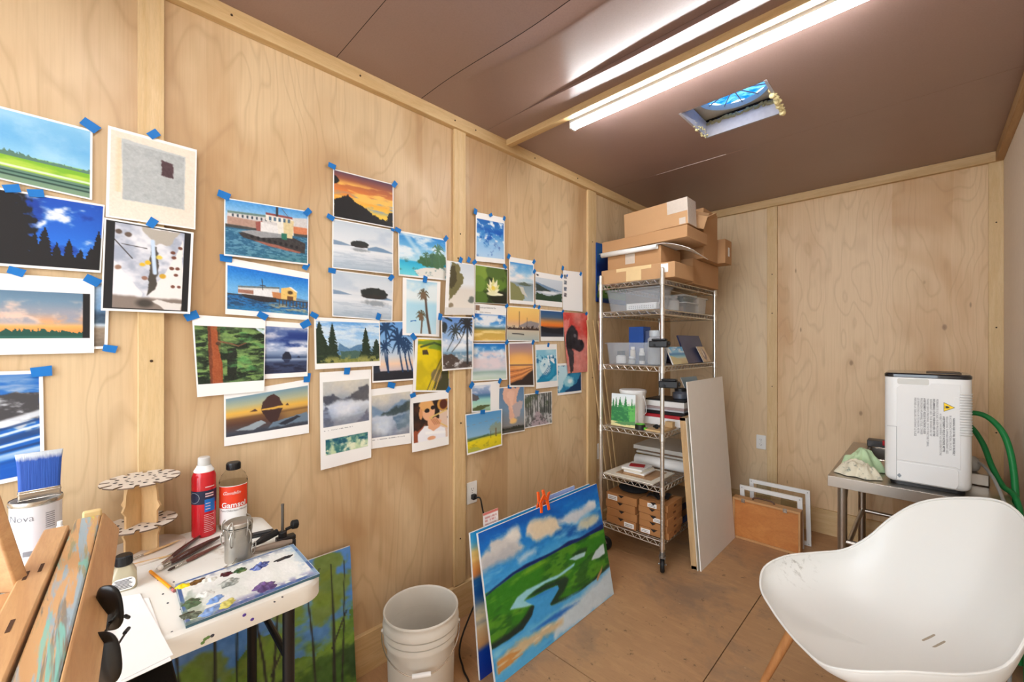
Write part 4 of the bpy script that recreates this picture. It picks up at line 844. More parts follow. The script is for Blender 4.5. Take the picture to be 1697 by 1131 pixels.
# ============================================================ chrome wire shelving unit with casters
M_chrome = pm('chrome_wire', rgb(226, 224, 218), .32, 1.0, var=.04, scale=60)
M_chromed = pm('dull_zinc', rgb(150, 148, 144), .4, .9)
M_blackp = pm('black_plastic', rgb(24, 24, 26), .4)
M_rubber = pm('black_rubber', rgb(18, 18, 19), .6)
SX0, SX1, SY0, SY1 = .135, .585, 2.535, 3.445
SHZ = [.196, .535, .875, 1.303, 1.668, 1.862]
shelf = thing('wire_shelving', 'tall chrome wire shelving unit on casters loaded with boxes and art supplies', 'shelving', ((SX0 + SX1) / 2, (SY0 + SY1) / 2, 0))
for i, (x, y) in enumerate(((SX0, SY0), (SX1, SY0), (SX1, SY1), (SX0, SY1))):
    b = MB(); b.cyl((x, y, .125), (x, y, 1.925), .0127, 14); b.ball((x, y, 1.925), .0125, 10, sc=(1, 1, .5))
    z = .16
    while z < 1.9:
        b.lathe([(.0127, z), (.0131, z + .001), (.0131, z + .003), (.0127, z + .004)], 14, Matrix.Translation((x, y, 0)), cap=False); z += .0254
    for sz in SHZ:
        b.lathe([(.0127, sz - .040), (.0175, sz - .038), (.0155, sz + .006), (.0127, sz + .008)], 14, Matrix.Translation((x, y, 0)), cap=False)
    p = b.build('post', M_chrome, shelf)
    c = MB(); rz = (.5, 2.0, .9, 2.1)[i]
    M = xf((x, y, 0), rz)
    c.cyl((0, 0, .118), (0, 0, .14), .017, 14, M=M); c.cyl((0, 0, .108), (0, 0, .118), .022, 16, M=M)
    for s in (-1, 1): c.prism([(-.020, -.012), (.020, -.012), (.045, -.062), (.020, -.072), (-.006, -.045)], 0, .003, M @ xf((0, s * .017 - .0015, .118), 0, PI / 2) @ Matrix.Diagonal((1, 1, -1, 1)))
    c.box((-.020, -.018, .105), (.022, .018, .110), M); c.cyl((.026, -.024, .05), (.026, .024, .05), .006, 8, M=M)
    cs = c.build('caster', M_chromed, shelf)
    wb = MB(); wb.lathe([(.02, -.013), (.044, -.013), (.05, -.006), (.05, .006), (.044, .013), (.02, .013)], 28, M @ xf((.026, 0, .05), 0, PI / 2)); wb.build('wheel', M_rubber, cs)
for sz in SHZ:
    b = MB(); r1, r2, r3 = .0036, .0028, .0017
    x0, x1, y0, y1 = SX0 + .010, SX1 - .010, SY0 + .010, SY1 - .010
    for z in (sz, sz - .030):
        for a, c in (((x0, y0), (x1, y0)), ((x1, y0), (x1, y1)), ((x1, y1), (x0, y1)), ((x0, y1), (x0, y0))): b.cyl((*a, z), (*c, z), r1, 6)
    def zig(a, c, n):
        a = Vector(a); c = Vector(c)
        pts = [a + (c - a) * (k / n) - Vector((0, 0, .030 if k % 2 else 0)) for k in range(n + 1)]
        b.tube(pts, r2, 5)
    zig((x0, y0, sz), (x1, y0, sz), 16); zig((x1, y0, sz), (x1, y1, sz), 34); zig((x0, y1, sz), (x1, y1, sz), 16); zig((x0, y0, sz), (x0, y1, sz), 34)
    k = 0; y = y0 + .022
    while y < y1: b.cyl((x0, y, sz + .001), (x1, y, sz + .001), r3, 4); y += .0245
    for f in (.25, .5, .75): x = x0 + (x1 - x0) * f; b.cyl((x, y0, sz - .003), (x, y1, sz - .003), r2, 5)
    b.build('shelf', M_chrome, shelf)

# ------------------------------------------------------------ cardboard
M_card = pm('brown_cardboard', rgb(180, 137, 95), .8, var=.06, scale=9, bmp=.04)
M_card2 = pm('tan_cardboard', rgb(188, 147, 105), .8, var=.06, scale=9, bmp=.04)
M_kraft = pm('kraft_box_board', rgb(168, 116, 68), .8, var=.07, scale=12)
M_ctape = pm('clear_packing_tape', rgb(222, 210, 196), .15, var=.1, scale=60, bmp=.4, alpha=.75)
M_mtape = pm('masking_tape', rgb(224, 196, 146), .6)
M_white = pm('white_paper', rgb(238, 237, 234), .7, var=.03)
M_lblink = pm('label_ink', rgb(60, 60, 64), .7)
G_CB = 'cardboard boxes on top of the wire shelving'
def carton(label, lo, hi, rz=0, mat=None, pivot=None, extras=None, ry=0, rx=0, name='cardboard_box', flaps=True):
    t = None
    x0, y0, z0 = lo; x1, y1, z1 = hi; c = Vector(((x0 + x1) / 2, (y0 + y1) / 2, z0))
    M = Matrix.Translation(c) @ Matrix.Rotation(rz, 4, 'Z') @ Matrix.Rotation(ry, 4, 'Y') @ Matrix.Rotation(rx, 4, 'X') @ Matrix.Translation(-c)
    t = thing(name, label, 'box', c, G_CB)
    b = MB(); b.box(lo, hi, M); b.build('body', mat or M_card, t, bevel=.003)
    if flaps:
        b = MB(); my = (y0 + y1) / 2; e = .0012
        b.box((x0 + .003, y0 + .003, z1), (x1 - .003, my - .0012, z1 + e), M); b.box((x0 + .003, my + .0012, z1), (x1 - .003, y1 - .003, z1 + e), M)
        b.build('flap', mat or M_card, t, smooth=0)
    for nm, m_, l2, h2 in (extras or []):
        q_ = MB(); q_.box(l2, h2, M); q_.build(nm, m_, t, smooth=0)
    return t
Zs = SHZ[-1] + .0045
carton('shallow tan cardboard box with masking tape on its front, resting on the top wire shelf', (.125, 2.558, Zs), (.655, 2.850, Zs + .098), mat=M_card2, extras=[
    ('masking_tape', M_mtape, (.32, 2.5565, Zs + .005), (.43, 2.5585, Zs + .098)), ('masking_tape', M_mtape, (.245, 2.5562, Zs + .074), (.50, 2.5582, Zs + .097)),
    ('label', M_white, (.565, 2.5564, Zs + .035), (.612, 2.5584, Zs + .090))])
z2 = Zs + .0995
carton('plain cardboard box with clear tape seal, between the shallow tan box and white paper roll', (.15, 2.60, z2), (.545, 2.90, z2 + .125), extras=[('clear_tape', M_ctape, (.29, 2.5985, z2 + .03), (.36, 2.6005, z2 + .125))])
z3 = z2 + .1265
# a white packing sheet between the boxes, its front edge rolled up, its end drooping
t = thing('packing_sheet', 'white packing sheet with a rolled edge, drooping from under the long flat box', 'paper sheet', (.4, 2.70, z3))
b = MB(); pts = []
for k in range(64):
    a = k / 63 * 2 * PI * 2.6; r = .0165 - .0035 * k / 63; pts.append((r * math.cos(a), r * math.sin(a)))
vs = [(x, 2.578 + p_[0], z3 - .014 + p_[1]) for x in (.115, .53) for p_ in pts]
n = len(pts); b.add(vs, [(i, i + 1, n + i + 1, n + i) for i in range(n - 1)]); b.build('rolled_edge', M_white, t, solid=.0008)
b = MB()
def shd(u, v):
    x = .095 + .65 * u; y = 2.572 + .29 * v; d = max(0, x - .56) / .185
    return (x, y, z3 + .0048 + .0035 * math.sin(9 * u + 2 * v) * (.3 + min(1, d)) - .066 * d ** 1.4 * (1 + .35 * v) - .004 * max(0, 1 - v * 9))
b.grid(shd, 48, 20); b.build('sheet', M_white, t, solid=.003)
z4 = z3 + .0155
carton('long flat cardboard box on the drooping white packing sheet', (.105, 2.60, z4), (.715, 2.93, z4 + .075), ry=-.02)
z5 = z4 + .087
carton('topmost cardboard box with glossy clear tape around one end, near the ceiling', (.265, 2.635, z5), (.705, 2.77, z5 + .168), rz=.01, ry=-.045, mat=M_card2, flaps=True, extras=[
    ('clear_tape', M_ctape, (.575, 2.6335, z5 + .085), (.7065, 2.6360, z5 + .1685)), ('clear_tape', M_ctape, (.7040, 2.634, z5 + .002), (.7065, 2.7715, z5 + .1690)), ('clear_tape', M_ctape, (.650, 2.6337, z5 + .005), (.69, 2.6357, z5 + .045))])
carton('large plain carton on the top shelf behind the shallow boxes', (.15, 2.93, Zs), (.62, 3.425, Zs + .175))
carton('tall carton stacked on the large plain carton, under the ceiling', (.24, 3.005, Zs + .178), (.665, 3.27, Zs + .53))
carton('small carton with a white label at the far end of the top shelf', (.50, 3.285, Zs + .178), (.715, 3.425, Zs + .355), extras=[('label', M_white, (.7135, 3.345, Zs + .235), (.7165, 3.375, Zs + .30))])
# a small open carton, flaps up, leaning on the tall carton
t = thing('cardboard_box', 'small open cardboard carton with loose flaps tipped beside the topmost box', 'box', (.66, 2.90, z5), G_CB)
M = xf((.645, 2.885, z5 + .030), .35, 0, .30)
b = MB(); w_, d_, h_ = .062, .055, .085; e = .0025
for lo, hi in (((-w_, -d_, 0), (w_, d_, e)), ((-w_, -d_, 0), (-w_ + e, d_, h_)), ((w_ - e, -d_, 0), (w_, d_, h_)), ((-w_, -d_, 0), (w_, -d_ + e, h_)), ((-w_, d_ - e, 0), (w_, d_, h_))): b.box(lo, hi, M)
b.build('body', M_card2, t, smooth=0)
for px_, ang, sx, sy in ((0, .5, 1, 0), (1, -.7, -1, 0), (2, .6, 0, 1), (3, -.9, 0, -1)):
    b = MB(); 
    if px_ < 2: b.box((0, -d_, 0), (e, d_, .055), M @ xf((sx * w_, 0, h_), 0, 0, sx * .9))
    else: b.box((-w_, 0, 0), (w_, e, .055), M @ xf((0, sy * (d_ - e), h_), 0, -sy * ang))
    b.build('flap', M_card2, t, smooth=0)

# ------------------------------------------------------------ clear plastic boxes
M_clear = pm('clear_plastic', rgb(196, 204, 212), .12, alpha=.20, var=.03)
M_clear2 = pm('milky_plastic', rgb(222, 224, 224), .25, alpha=.42, var=.03)
M_lid = pm('frosted_lid', rgb(206, 212, 216), .25, alpha=.7)
def bin_(label, x0, y0, x1, y1, z, h, taper=.03, mat=None, name='plastic_bin', rz=0, lid=None):
    c = Vector(((x0 + x1) / 2, (y0 + y1) / 2, z)); t = thing(name, label, 'container', c)
    M = Matrix.Translation(c) @ rotz(rz); w_, d_ = (x1 - x0) / 2, (y1 - y0) / 2
    b = MB(); rings = []
    R = [(-taper, 0), (0, h), (.006, h), (.006, h - .008), (.002, h - .008)]
    inn = [(-.003, h), (-taper - .002, .003)]
    prof = [(-taper, 0.0), (-.002, h - .010), (.007, h - .010), (.007, h), (-.004, h), (-taper - .003, .0035)]
    vs = []; n = None
    for o, zz in prof:
        pl = rrect(-w_ - o, -d_ - o, w_ + o, d_ + o, .03, 5); n = len(pl); vs += [(x, y, zz) for x, y in pl]
    fs = [(j * n + i, j * n + (i + 1) % n, (j + 1) * n + (i + 1) % n, (j + 1) * n + i) for j in range(len(prof) - 1) for i in range(n)]
    fs += [tuple(range(n))[::-1], tuple((len(prof) - 1) * n + i for i in range(n))]
    b.add(vs, fs, M); b.build('tub', mat or M_clear, t)
    if lid:
        b = MB(); b.prism(rrect(-w_ - .010, -d_ - .010, w_ + .010, d_ + .010, .03, 5), h, h + .010, M); b.build('lid', lid, t, bevel=.003)
    return t
def jar(label, x, y, z, r, h, mat, capmat, name='jar', cat='jar', cap=.018, group=None, band=None):
    t = thing(name, label, cat, (x, y, z), group); M = Matrix.Translation((x, y, z))
    b = MB(); b.lathe([(r * .9, 0), (r, .004), (r, h - cap - r * .35), (r * .72, h - cap - .002), (r * .72, h - cap)], 22, M); b.build('body', mat, t)
    b = MB(); b.lathe([(r * .8, h - cap), (r * .8, h - .002), (r * .72, h)], 22, M); b.build('lid', capmat, t)
    if band:
        b = MB(); b.lathe([(r + .0006, h * .2), (r + .0006, h * .55)], 22, M, cap=False); b.build('label', band, t)
    return t
z = SHZ[4] + .0045
bin_('large clear plastic bin on the second shelf down holding a white perforated rack', .150, 2.562, .570, 2.735, z, .150, .022, name='plastic_bin')
t = thing('perforated_rack', 'white rack with two rows of small holes inside the large clear bin', 'rack', (.42, 2.61, z + .006))
b = MB(); b.box((.300, 2.596, z + .006), (.515, 2.640, z + .050)); b.build('body', M_white, t, bevel=.002)
b = MB()
for r_ in range(2):
    for k in range(12): b.cyl((.322 + .0155 * k, 2.5975, z + .018 + .012 * r_), (.322 + .0155 * k, 2.5945, z + .018 + .012 * r_), .0028, 8)
b.build('holes', M_lblink, t)
jar('round milky plastic tub beside the large clear bin', .520, 2.815, z, .050, .105, M_clear2, M_clear2, 'plastic_tub', 'container')
bin_('small clear lidded box stacked at the end of the second shelf down', .36, 2.92, .565, 3.16, z, .062, .006, M_clear, lid=M_lid, name='plastic_box')
bin_('upper small clear box with a dark green insert, on another lidded clear box', .37, 2.925, .56, 3.15, z + .073, .042, .004, M_clear, lid=M_lid, name='plastic_box')
b = MB(); b.box((.385, 2.945, z + .0775), (.545, 3.13, z + .108)); tag(b.build('insert_tray', pm('dark_green_card', rgb(70, 86, 74), .7), bevel=.002), 'dark green insert inside the upper small clear box', 'tray')
bin_('slim frosted box at the far end of the second shelf down', .42, 3.21, .55, 3.40, z, .125, .008, M_clear2, name='plastic_box')

# ------------------------------------------------------------ third shelf down: bin of jars, small paintings
z = SHZ[3] + .0045
bin_('low clear plastic bin of jars on the third shelf down', .150, 2.562, .562, 2.705, z, .150, .014, M_clear, name='plastic_bin')
jar('squat white jar with a dark lid inside the low clear bin', .240, 2.630, z + .006, .034, .085, M_white, pm('dark_lid', rgb(60, 60, 60), .5), cap=.028)
jar('small milky jar with a pale lid in the low clear bin', .330, 2.618, z + .006, .024, .050, M_clear2, M_white, cap=.014)
jar('cream jar standing behind the dark lidded jar in the low clear bin', .312, 2.664, z + .006, .018, .115, pm('cream_plastic', rgb(226, 218, 204), .5), M_white)
jar('small white dropper bottle with a grey band in the low clear bin', .405, 2.615, z + .006, .018, .105, M_white, M_white, 'dropper_bottle', 'bottle', .022, band=pm('grey_label', rgb(90, 92, 96), .6))
jar('clear ribbed tub with a wide lid standing in the low clear bin', .490, 2.632, z + .006, .047, .225, M_clear2, M_lid, 'plastic_tub', 'container', .040)
b = MB(); b.box((.215, 2.78, z), (.330, 2.89, z + .265)); o = b.build('storage_box', pm('blue_carton', rgb(34, 84, 168), .5), bevel=.003)
tag(o, 'upright blue carton rising out of the low clear bin', 'box')
b = MB(); b.grid(lambda u, v: (.345 + .12 * u, 2.78 + .01 * math.sin(9 * v + 5 * u), z + .235 * v), 12, 12)
tag(b.build('plastic_sleeve', pm('blue_grey_film', rgb(96, 112, 150), .2, alpha=.8), solid=.012), 'blue grey plastic sleeve beside the upright blue carton', 'sleeve')

def painted_board(name, label, BL, BR, TL, thick, paint, nx=60, ny=60, seed=5, edge=(236, 234, 228), cat='painting', group=None, mat=None):
    """a board with a painting on the face seen from (BR-BL) x (TL-BL)"""
    BL, BR, TL = Vector(BL), Vector(BR), Vector(TL); X = BR - BL; Y = TL - BL; n_ = X.cross(Y).normalized()
    lift = Vector((0, 0, max(0, n_.z) * thick)); BL += lift; BR += lift; TL += lift
    P = Pic(nx, ny, X.length / Y.length, seed); paint(P)
    b = MB(); c = [BL, BR, BR + Y, TL]
    b.hexa([p - n_ * thick for p in c], c); nb = len(b.v)
    b.grid(lambda u, v: BL + X * u + Y * (1 - v) + n_ * .0006, nx, ny)
    b.col = np.vstack([np.tile(np.array(lin(tuple(k / 255 for k in edge))), (nb, 1)), P.lin()])
    return tag(b.build(name, mat or M_paint, loc=(BL + BR) / 2, smooth=0), label, cat, group)
M_paint = vcol_mat('oil_paint', .38, coat=.15, bmp=.25)
def p_sb(P):
    P.grad([(0, (70, 160, 220)), (.3, (130, 196, 230)), (.42, (60, 130, 190)), (.5, (110, 180, 206)), (.62, (176, 206, 206)), (.7, (206, 190, 150)), (1, (196, 176, 130))]).clouds(0, .35, (226, 234, 240), 3, 6, .5, .15).poly([(0, .5), (.2, .55), (.6, .8), (.5, 1.1), (0, 1.1)], (208, 196, 150), .06)
zb = SHZ[3] + .0045
painted_board('small_painting', 'small unframed beach painting standing on the third shelf down', (.573, 2.725, zb), (.573, 2.970, zb), (.525, 2.725, zb + .118), .008, p_sb, 60, 40, 31)
b = MB(); M = xf((.36, 3.09, zb + .06), 0)
b.ball((0, 0, 0), 1, 22, M, (.11, .18, .060)); tag(b.build('cloth_bag', pm('navy_cloth', rgb(20, 32, 84), .8, bmp=.4), loc=(.36, 3.09, zb)), 'navy blue cloth bag slumped on the third shelf down', 'bag')
painted_board('folder', 'slate blue folder leaning behind the sepia picture on the third shelf', (.558, 2.995, zb), (.560, 3.38, zb), (.497, 2.965, zb + .200), .010, lambda P: P.fill((58, 66, 104)).tint(2, 2, .5, (48, 56, 92), (74, 80, 116)), 20, 20, 3, (50, 56, 90), 'folder')
def p_sep(P):
    P.fill((204, 176, 138)).window(.08, .06, .92, .94).fill((214, 190, 158)).ell(.5, .5, .25, .4, (120, 104, 110), .4, .6).ell(.45, .4, .12, .3, (226, 212, 196), .3, .6)
painted_board('small_picture', 'tiny sepia portrait picture tilted against the slate blue folder', (.575, 3.255, zb + .002), (.575, 3.40, zb + .002), (.548, 3.175, zb + .120), .004, p_sep, 30, 40, 8)
# black clamp lights on the near post
for zc, lab, dx in ((1.45, 'black spring clamp gripping the near shelving post at eye level', -.02), (1.20, 'lower black clamp bracket on the near shelving post', .045)):
    t = thing('post_clamp', lab, 'clamp', (SX1, SY0, zc - .03))
    M = xf((SX1 + dx, SY0 - .006, zc), .15)
    b = MB(); b.box((-.055, -.03, -.024), (.060, .03, .018), M); b.box((-.040, -.026, .018), (.048, .026, .032), M); b.build('body', M_blackp, t, bevel=.006)
    b = MB(); b.cyl((.055, 0, .0), (.068, 0, .0), .012, 12, M=M); b.cyl((-.02, -.03, -.01), (-.02, -.038, -.01), .008, 10, M=M); b.build('knob', M_rubber, t)

# ------------------------------------------------------------ fourth shelf down
z = SHZ[2] + .0045
t = thing('plastic_bucket', 'small white lidded bucket behind the green tree painting', 'bucket', (.30, 2.72, z))
M = Matrix.Translation((.285, 2.712, z))
b = MB(); b.lathe([(.078, 0), (.088, .235)], 28, M); b.build('body', M_white, t)
b = MB(); b.lathe([(.092, .225), (.094, .240), (.090, .246), (.08, .247)], 28, M); b.build('lid', M_white, t)
b = MB(); b.tube(catmull([(.090, -.02, .21), (.115, -.03, .15), (.115, -.03, .10), (.095, -.02, .08)], 6), .002, 6, M=M); b.build('handle', M_white, t)
def p_green(P):
    P.grad([(0, (226, 236, 240)), (.3, (236, 240, 236)), (1, (230, 232, 190))]).band(.42, .9, (96, 176, 90), .02, .04).poly([(.7, .35), (1, .32), (1, .9), (.6, .9)], (104, 190, 96), .05)
    for x, t_, w in ((.08, .14, .10), (.2, .10, .10), (.37, .08, .15), (.60, .06, .15), (.86, .1, .04)): P.conifer(x, t_, .84 if w > .05 else .42, w, (50, 130, 72), int(x * 90))
    P.poly([(0, .4), (.7, .4), (.75, .84), (0, .86)], (52, 128, 78), .06).clouds(.3, .85, (78, 160, 90), 9, 16, .6, .08).band(.86, 1.1, (232, 222, 160), .01, .02).poly([(.1, .9), (.5, .86), (1, .8), (1, .92), (.4, .95)], (96, 150, 96), .04)
painted_board('small_painting', 'small canvas of green fir trees propped against the white bucket', (.190, 2.580, z), (.372, 2.580, z), (.190, 2.590, z + .222), .02, p_green, 70, 70, 13)
t = thing('tape_measure', 'round black and lime green tape measure beside the fir tree canvas', 'tape measure', (.395, 2.572, z))
M = Matrix.Translation((.412, 2.578, z))
b = MB(); b.lathe([(.030, 0), (.034, .004), (.034, .030), (.030, .034)], 24, M); b.build('case', M_blackp, t)
b = MB(); b.lathe([(.029, .034), (.031, .038), (.022, .040)], 24, M); b.box((.026, -.012, .004), (.046, .010, .018), M); b.build('cap', pm('lime_plastic', rgb(96, 190, 50), .4), t)
t = thing('plywood_panel', 'small plywood panel with a black tripod knob, on the fourth shelf down', 'panel', (.50, 2.66, z))
b = MB(); b.box((.455, 2.565, z), (.568, 2.78, z + .012)); b.cur = 1; b.build('board', M_trimX, t, bevel=.001)
b = MB(); b.cyl((.505, 2.625, z + .012), (.505, 2.625, z + .026), .010, 12)
for k in range(3): a = .2 + 2 * PI * k / 3; b.cyl((.505, 2.625, z + .028), (.505 + .026 * math.cos(a), 2.625 + .026 * math.sin(a), z + .028), .008, 10)
b.ball((.505, 2.625, z + .028), .013, 12); b.build('knob', M_rubber, t)
b = MB(); b.box((.52, 2.71, z + .0125), (.572, 2.75, z + .05)); tag(b.build('wood_block', M_trimX, bevel=.002), 'little wooden block standing on the small plywood panel', 'block')
M_red = pm('red_card', rgb(176, 34, 44), .5)
def stackbox(label, lo, hi, mats, name='box', lidh=.018, cat='box', rz=0):
    c = Vector(((lo[0] + hi[0]) / 2, (lo[1] + hi[1]) / 2, lo[2])); M = Matrix.Translation(c) @ rotz(rz) @ Matrix.Translation(-c)
    t = thing(name, label, cat, c)
    b = MB(); b.box(lo, (hi[0], hi[1], hi[2] - lidh), M); b.build('body', mats[0], t, bevel=.002)
    b = MB(); b.box((lo[0] - .002, lo[1] - .002, hi[2] - lidh), (hi[0] + .002, hi[1] + .002, hi[2]), M); b.build('lid', mats[1], t, bevel=.002)
    return t
o = stackbox('white box with a red lid under the other boxes on the fourth shelf down', (.24, 2.81, z), (.615, 3.10, z + .075), (M_white, M_red), 'gift_box', .022)
stackbox('thin dark case lying on the red lidded white box', (.25, 2.82, z + .076), (.61, 3.09, z + .098), (M_blackp, M_blackp), 'flat_case', .006, 'case')
stackbox('grey document tray on the thin dark case, fourth shelf down', (.26, 2.825, z + .099), (.60, 3.08, z + .128), (pm('grey_card', rgb(196, 196, 200), .6), pm('mauve_card', rgb(168, 148, 146), .6)), 'document_box', .016)
stackbox('white box with a black lid topping the stack on the fourth shelf down', (.32, 2.83, z + .129), (.60, 3.07, z + .178), (M_white, M_blackp), 'flat_box', .010)
jar('grey round tin on the black lidded box', .52, 2.97, z + .179, .055, .075, pm('grey_tin', rgb(96, 100, 110), .4, .3), M_blackp, 'round_tin', 'tin', .02)
b = MB(); b.box((.38, 3.14, z), (.60, 3.30, z + .20)); tag(b.build('storage_box', pm('brown_carton', rgb(120, 92, 62), .8), bevel=.003), 'brown carton in the shadow at the far end of the fourth shelf down', 'box')
painted_board('small_painting', 'pale blue painting propped on the brown carton of the fourth shelf', (.52, 3.08, z + .202), (.55, 3.29, z + .202), (.48, 3.06, z + .32), .006, lambda P: P.grad([(0, (150, 176, 190)), (.7, (110, 140, 160)), (1, (190, 150, 90))]), 20, 20, 3)

# ------------------------------------------------------------ fifth shelf down: papers
z = SHZ[1] + .0045
M_mat = pm('cream_matboard', rgb(228, 222, 206), .7, var=.03)
M_kr2 = pm('brown_paper', rgb(176, 140, 104), .8)
t = thing('mat_board', 'cream mat board sheet lying at the near edge of the fifth shelf down', 'board', (.36, 2.70, z))
b = MB(); b.box((.150, 2.548, z), (.515, 2.875, z + .006)); b.build('sheet', M_mat, t)
b = MB(); b.box((.215, 2.60, z + .006), (.475, 2.84, z + .0085), xf((0, 0, 0))); b.build('backing', M_kr2, t)
G_PP = 'loose cards stacked on the cream mat board'
for k, (dx, dy, rz, m_, lab) in enumerate(((.00, .0, .1, M_kr2, 'brown card at the base of the small stack on the mat board'), (.004, .006, .02, M_white, 'white card second from the base of the stack on the mat board'), (-.006, .002, -.08, M_mat, 'cream card midway up the small stack on the mat board'), (-.012, .0, .05, M_white, 'white card beneath the red card on the mat board'))):
    b = MB(); b.box((-.075, -.085, 0), (.075, .085, .011), xf((.335 + dx, 2.70 + dy, z + .0090 + .0115 * k), rz)); tag(b.build('paper_card', m_, bevel=.001), lab, 'card', G_PP)
b = MB(); b.box((-.05, -.03, 0), (.05, .04, .003), xf((.325, 2.70, z + .0555), .35)); tag(b.build('paper_card', M_red), 'dark red card topping the small stack on the mat board', 'card', G_PP)
t = thing('paper_roll', 'thick white paper roll across the fifth shelf down', 'paper roll', (.42, 2.95, z))
b = MB()
A_, B_ = Vector((.20, 2.915, z + .040)), Vector((.665, 2.955, z + .040)); F = frame_m(A_, B_ - A_, (0, 1, 0)); L_ = (B_ - A_).length
pts = [((.039 - .006 * k / 79) * math.cos(k / 79 * 6 * PI), (.039 - .006 * k / 79) * math.sin(k / 79 * 6 * PI)) for k in range(80)]
n = 80; b.add([(0, p_[0], p_[1]) for p_ in pts] + [(L_, p_[0], p_[1]) for p_ in pts], [(i, i + 1, n + i + 1, n + i) for i in range(n - 1)], F)
b.build('rolled_sheet', M_white, t, solid=.0010)
G_PD = 'paper pads in the pile on the fifth shelf down'
pads = [(.13, 3.01, .60, 3.42, .018, 'grey_pad', (176, 168, 160), 'lowest grey pad in the pile behind the paper roll'), (.16, 3.02, .615, 3.43, .014, 'brown_pad', (150, 116, 82), 'brown paper pad second from the base of the pile'), (.14, 3.00, .59, 3.40, .016, 'yellow_pad', (196, 168, 40), 'mustard yellow pad midway up the pile'), (.18, 3.03, .625, 3.44, .013, 'tan_pad', (186, 160, 130), 'tan paper pad above the mustard yellow pad'), (.15, 3.01, .60, 3.42, .016, 'white_pad', (222, 216, 206), 'off white pad above the tan pad of the pile'), (.17, 3.02, .61, 3.43, .014, 'umber_pad', (128, 100, 80), 'dark brown pad near the summit of the pile'), (.13, 3.0, .62, 3.42, .030, 'pale_pad', (206, 200, 190), 'thick pale pad at the summit of the pile under the fourth shelf')]
zz = z
for i, (x0, y0, x1, y1, h, nm, c, lab) in enumerate(pads):
    b = MB(); cx_, cy_ = (x0 + x1) / 2, (y0 + y1) / 2; w_, d_ = (x1 - x0) / 2, (y1 - y0) / 2
    b.box((-w_, -d_, 0), (w_, d_, h), xf((cx_, cy_, zz), (.03, -.02, .04, -.05, .02, -.03, .03)[i])); zz += h + .0006 + (.02 if i == 4 else 0) * 0
    tag(b.build('paper_pad', pm(nm, rgb(*c), .8, var=.04), bevel=.002), lab, 'paper pad', G_PD)

# ------------------------------------------------------------ bottom shelf: kraft boxes
z = SHZ[0] + .0045
G_KB = 'flat kraft boxes stacked on the lowest shelf'
def kraft(cx_, cy_, z_, w_, d_, h_, rz, label, lbl=None, word=False):
    t = thing('kraft_box', label, 'box', (cx_, cy_, z_), G_KB); M = xf((cx_, cy_, z_), rz)
    b = MB(); x0, x1, y0, y1 = -w_ / 2, w_ / 2, -d_ / 2, d_ / 2
    b.box((x0, y0, 0), (x1, y1, h_ - .003), M); b.build('body', M_kraft, t, bevel=.0015)
    # tuck-in lid with a V notch at its front edge
    b = MB(); n_ = .022
    b.prism([(x0, y0), (-n_, y0), (0, y0 + .018), (n_, y0), (x1, y0), (x1, y1), (x0, y1)], h_ - .003, h_, M)
    b.build('lid', M_kraft, t, smooth=0)
    b = MB(); b.prism([(-n_, 0), (n_, 0), (0, -.018)], 0, .0012, M @ xf((0, y0 + .0002, h_ - .003), 0, PI / 2)); b.build('notch', M_dark, t, smooth=0)
    if lbl:
        b = MB(); fx = lbl
        b.box((x0 + w_ * fx, y0 - .0009, h_ * .12), (x0 + w_ * (fx + .32), y0 + .0006, h_ * .72), M); l = b.build('label', M_white, t, smooth=0)
        b = MB()
        for r_ in range(2): b.box((x0 + w_ * (fx + .03), y0 - .0014, h_ * (.24 + .2 * r_)), (x0 + w_ * (fx + .28), y0 - .0008, h_ * (.34 + .2 * r_)), M)
        b.build('printed_lines', pm('grey_print', rgb(150, 146, 142), .7), l, smooth=0)
    b = MB(); b.box((x1 - .0004, y0 + d_ * .42, h_ * .3), (x1 + .0008, y0 + d_ * .58, h_ * .6), M); b.build('printed_mark', pm('brown_print', rgb(106, 66, 36), .8), t, smooth=0)
hs = .052
for k, (rz, dx, lb, lab) in enumerate(((.00, 0, .62, 'lowest kraft box of the stack by the wall side post'), (.02, .004, None, 'kraft box second from the base of the wall side stack'), (-.01, -.004, None, 'kraft box third from the base of the wall side stack'), (.03, .0, .05, 'topmost kraft box of the wall side stack, labelled at its corner'))):
    kraft(.275 + dx, 2.685, z + (hs + .0008) * k, .225, .245, hs, rz, lab, lb)
hs = .043
for k, (rz, dx, lb, lab) in enumerate(((.06, .0, .05, 'lowest kraft box of the stack nearest the outer post'), (-.02, .004, None, 'kraft box second from the base of the outer post stack'), (.03, .0, .50, 'kraft box third from the base of the outer post stack'), (-.03, -.003, None, 'kraft box fourth from the base of the outer post stack'), (.02, .002, .30, 'topmost kraft box of the outer post stack'))):
    kraft(.500 + dx * .5, 2.69, z + (hs + .0008) * k, .195, .225, hs, rz, lab, lb)
b = MB(); zt = z + .0528 * 4
b.ball((.30, 2.70, zt + .024), 1, 20, None, (.105, .10, .024)); tag(b.build('cloth_bundle', pm('black_cloth', rgb(16, 16, 18), .9, bmp=.5), loc=(.30, 2.70, zt)), 'black cloth bundle lying on the wall side kraft boxes', 'cloth')
b = MB(); zt2 = z + .0438 * 5
b.grid(lambda u, v: (.43 + .13 * u, 2.63 + .12 * v, zt2 + .004 + .018 * abs(math.sin(5 * u + 4 * v))), 14, 12); tag(b.build('crumpled_sleeve', pm('dark_film', rgb(40, 38, 38), .3, bmp=.3), solid=.003), 'crumpled dark plastic sleeve on the outer post kraft boxes', 'sleeve')
G_BK = 'blue and dark books on the lowest shelf'
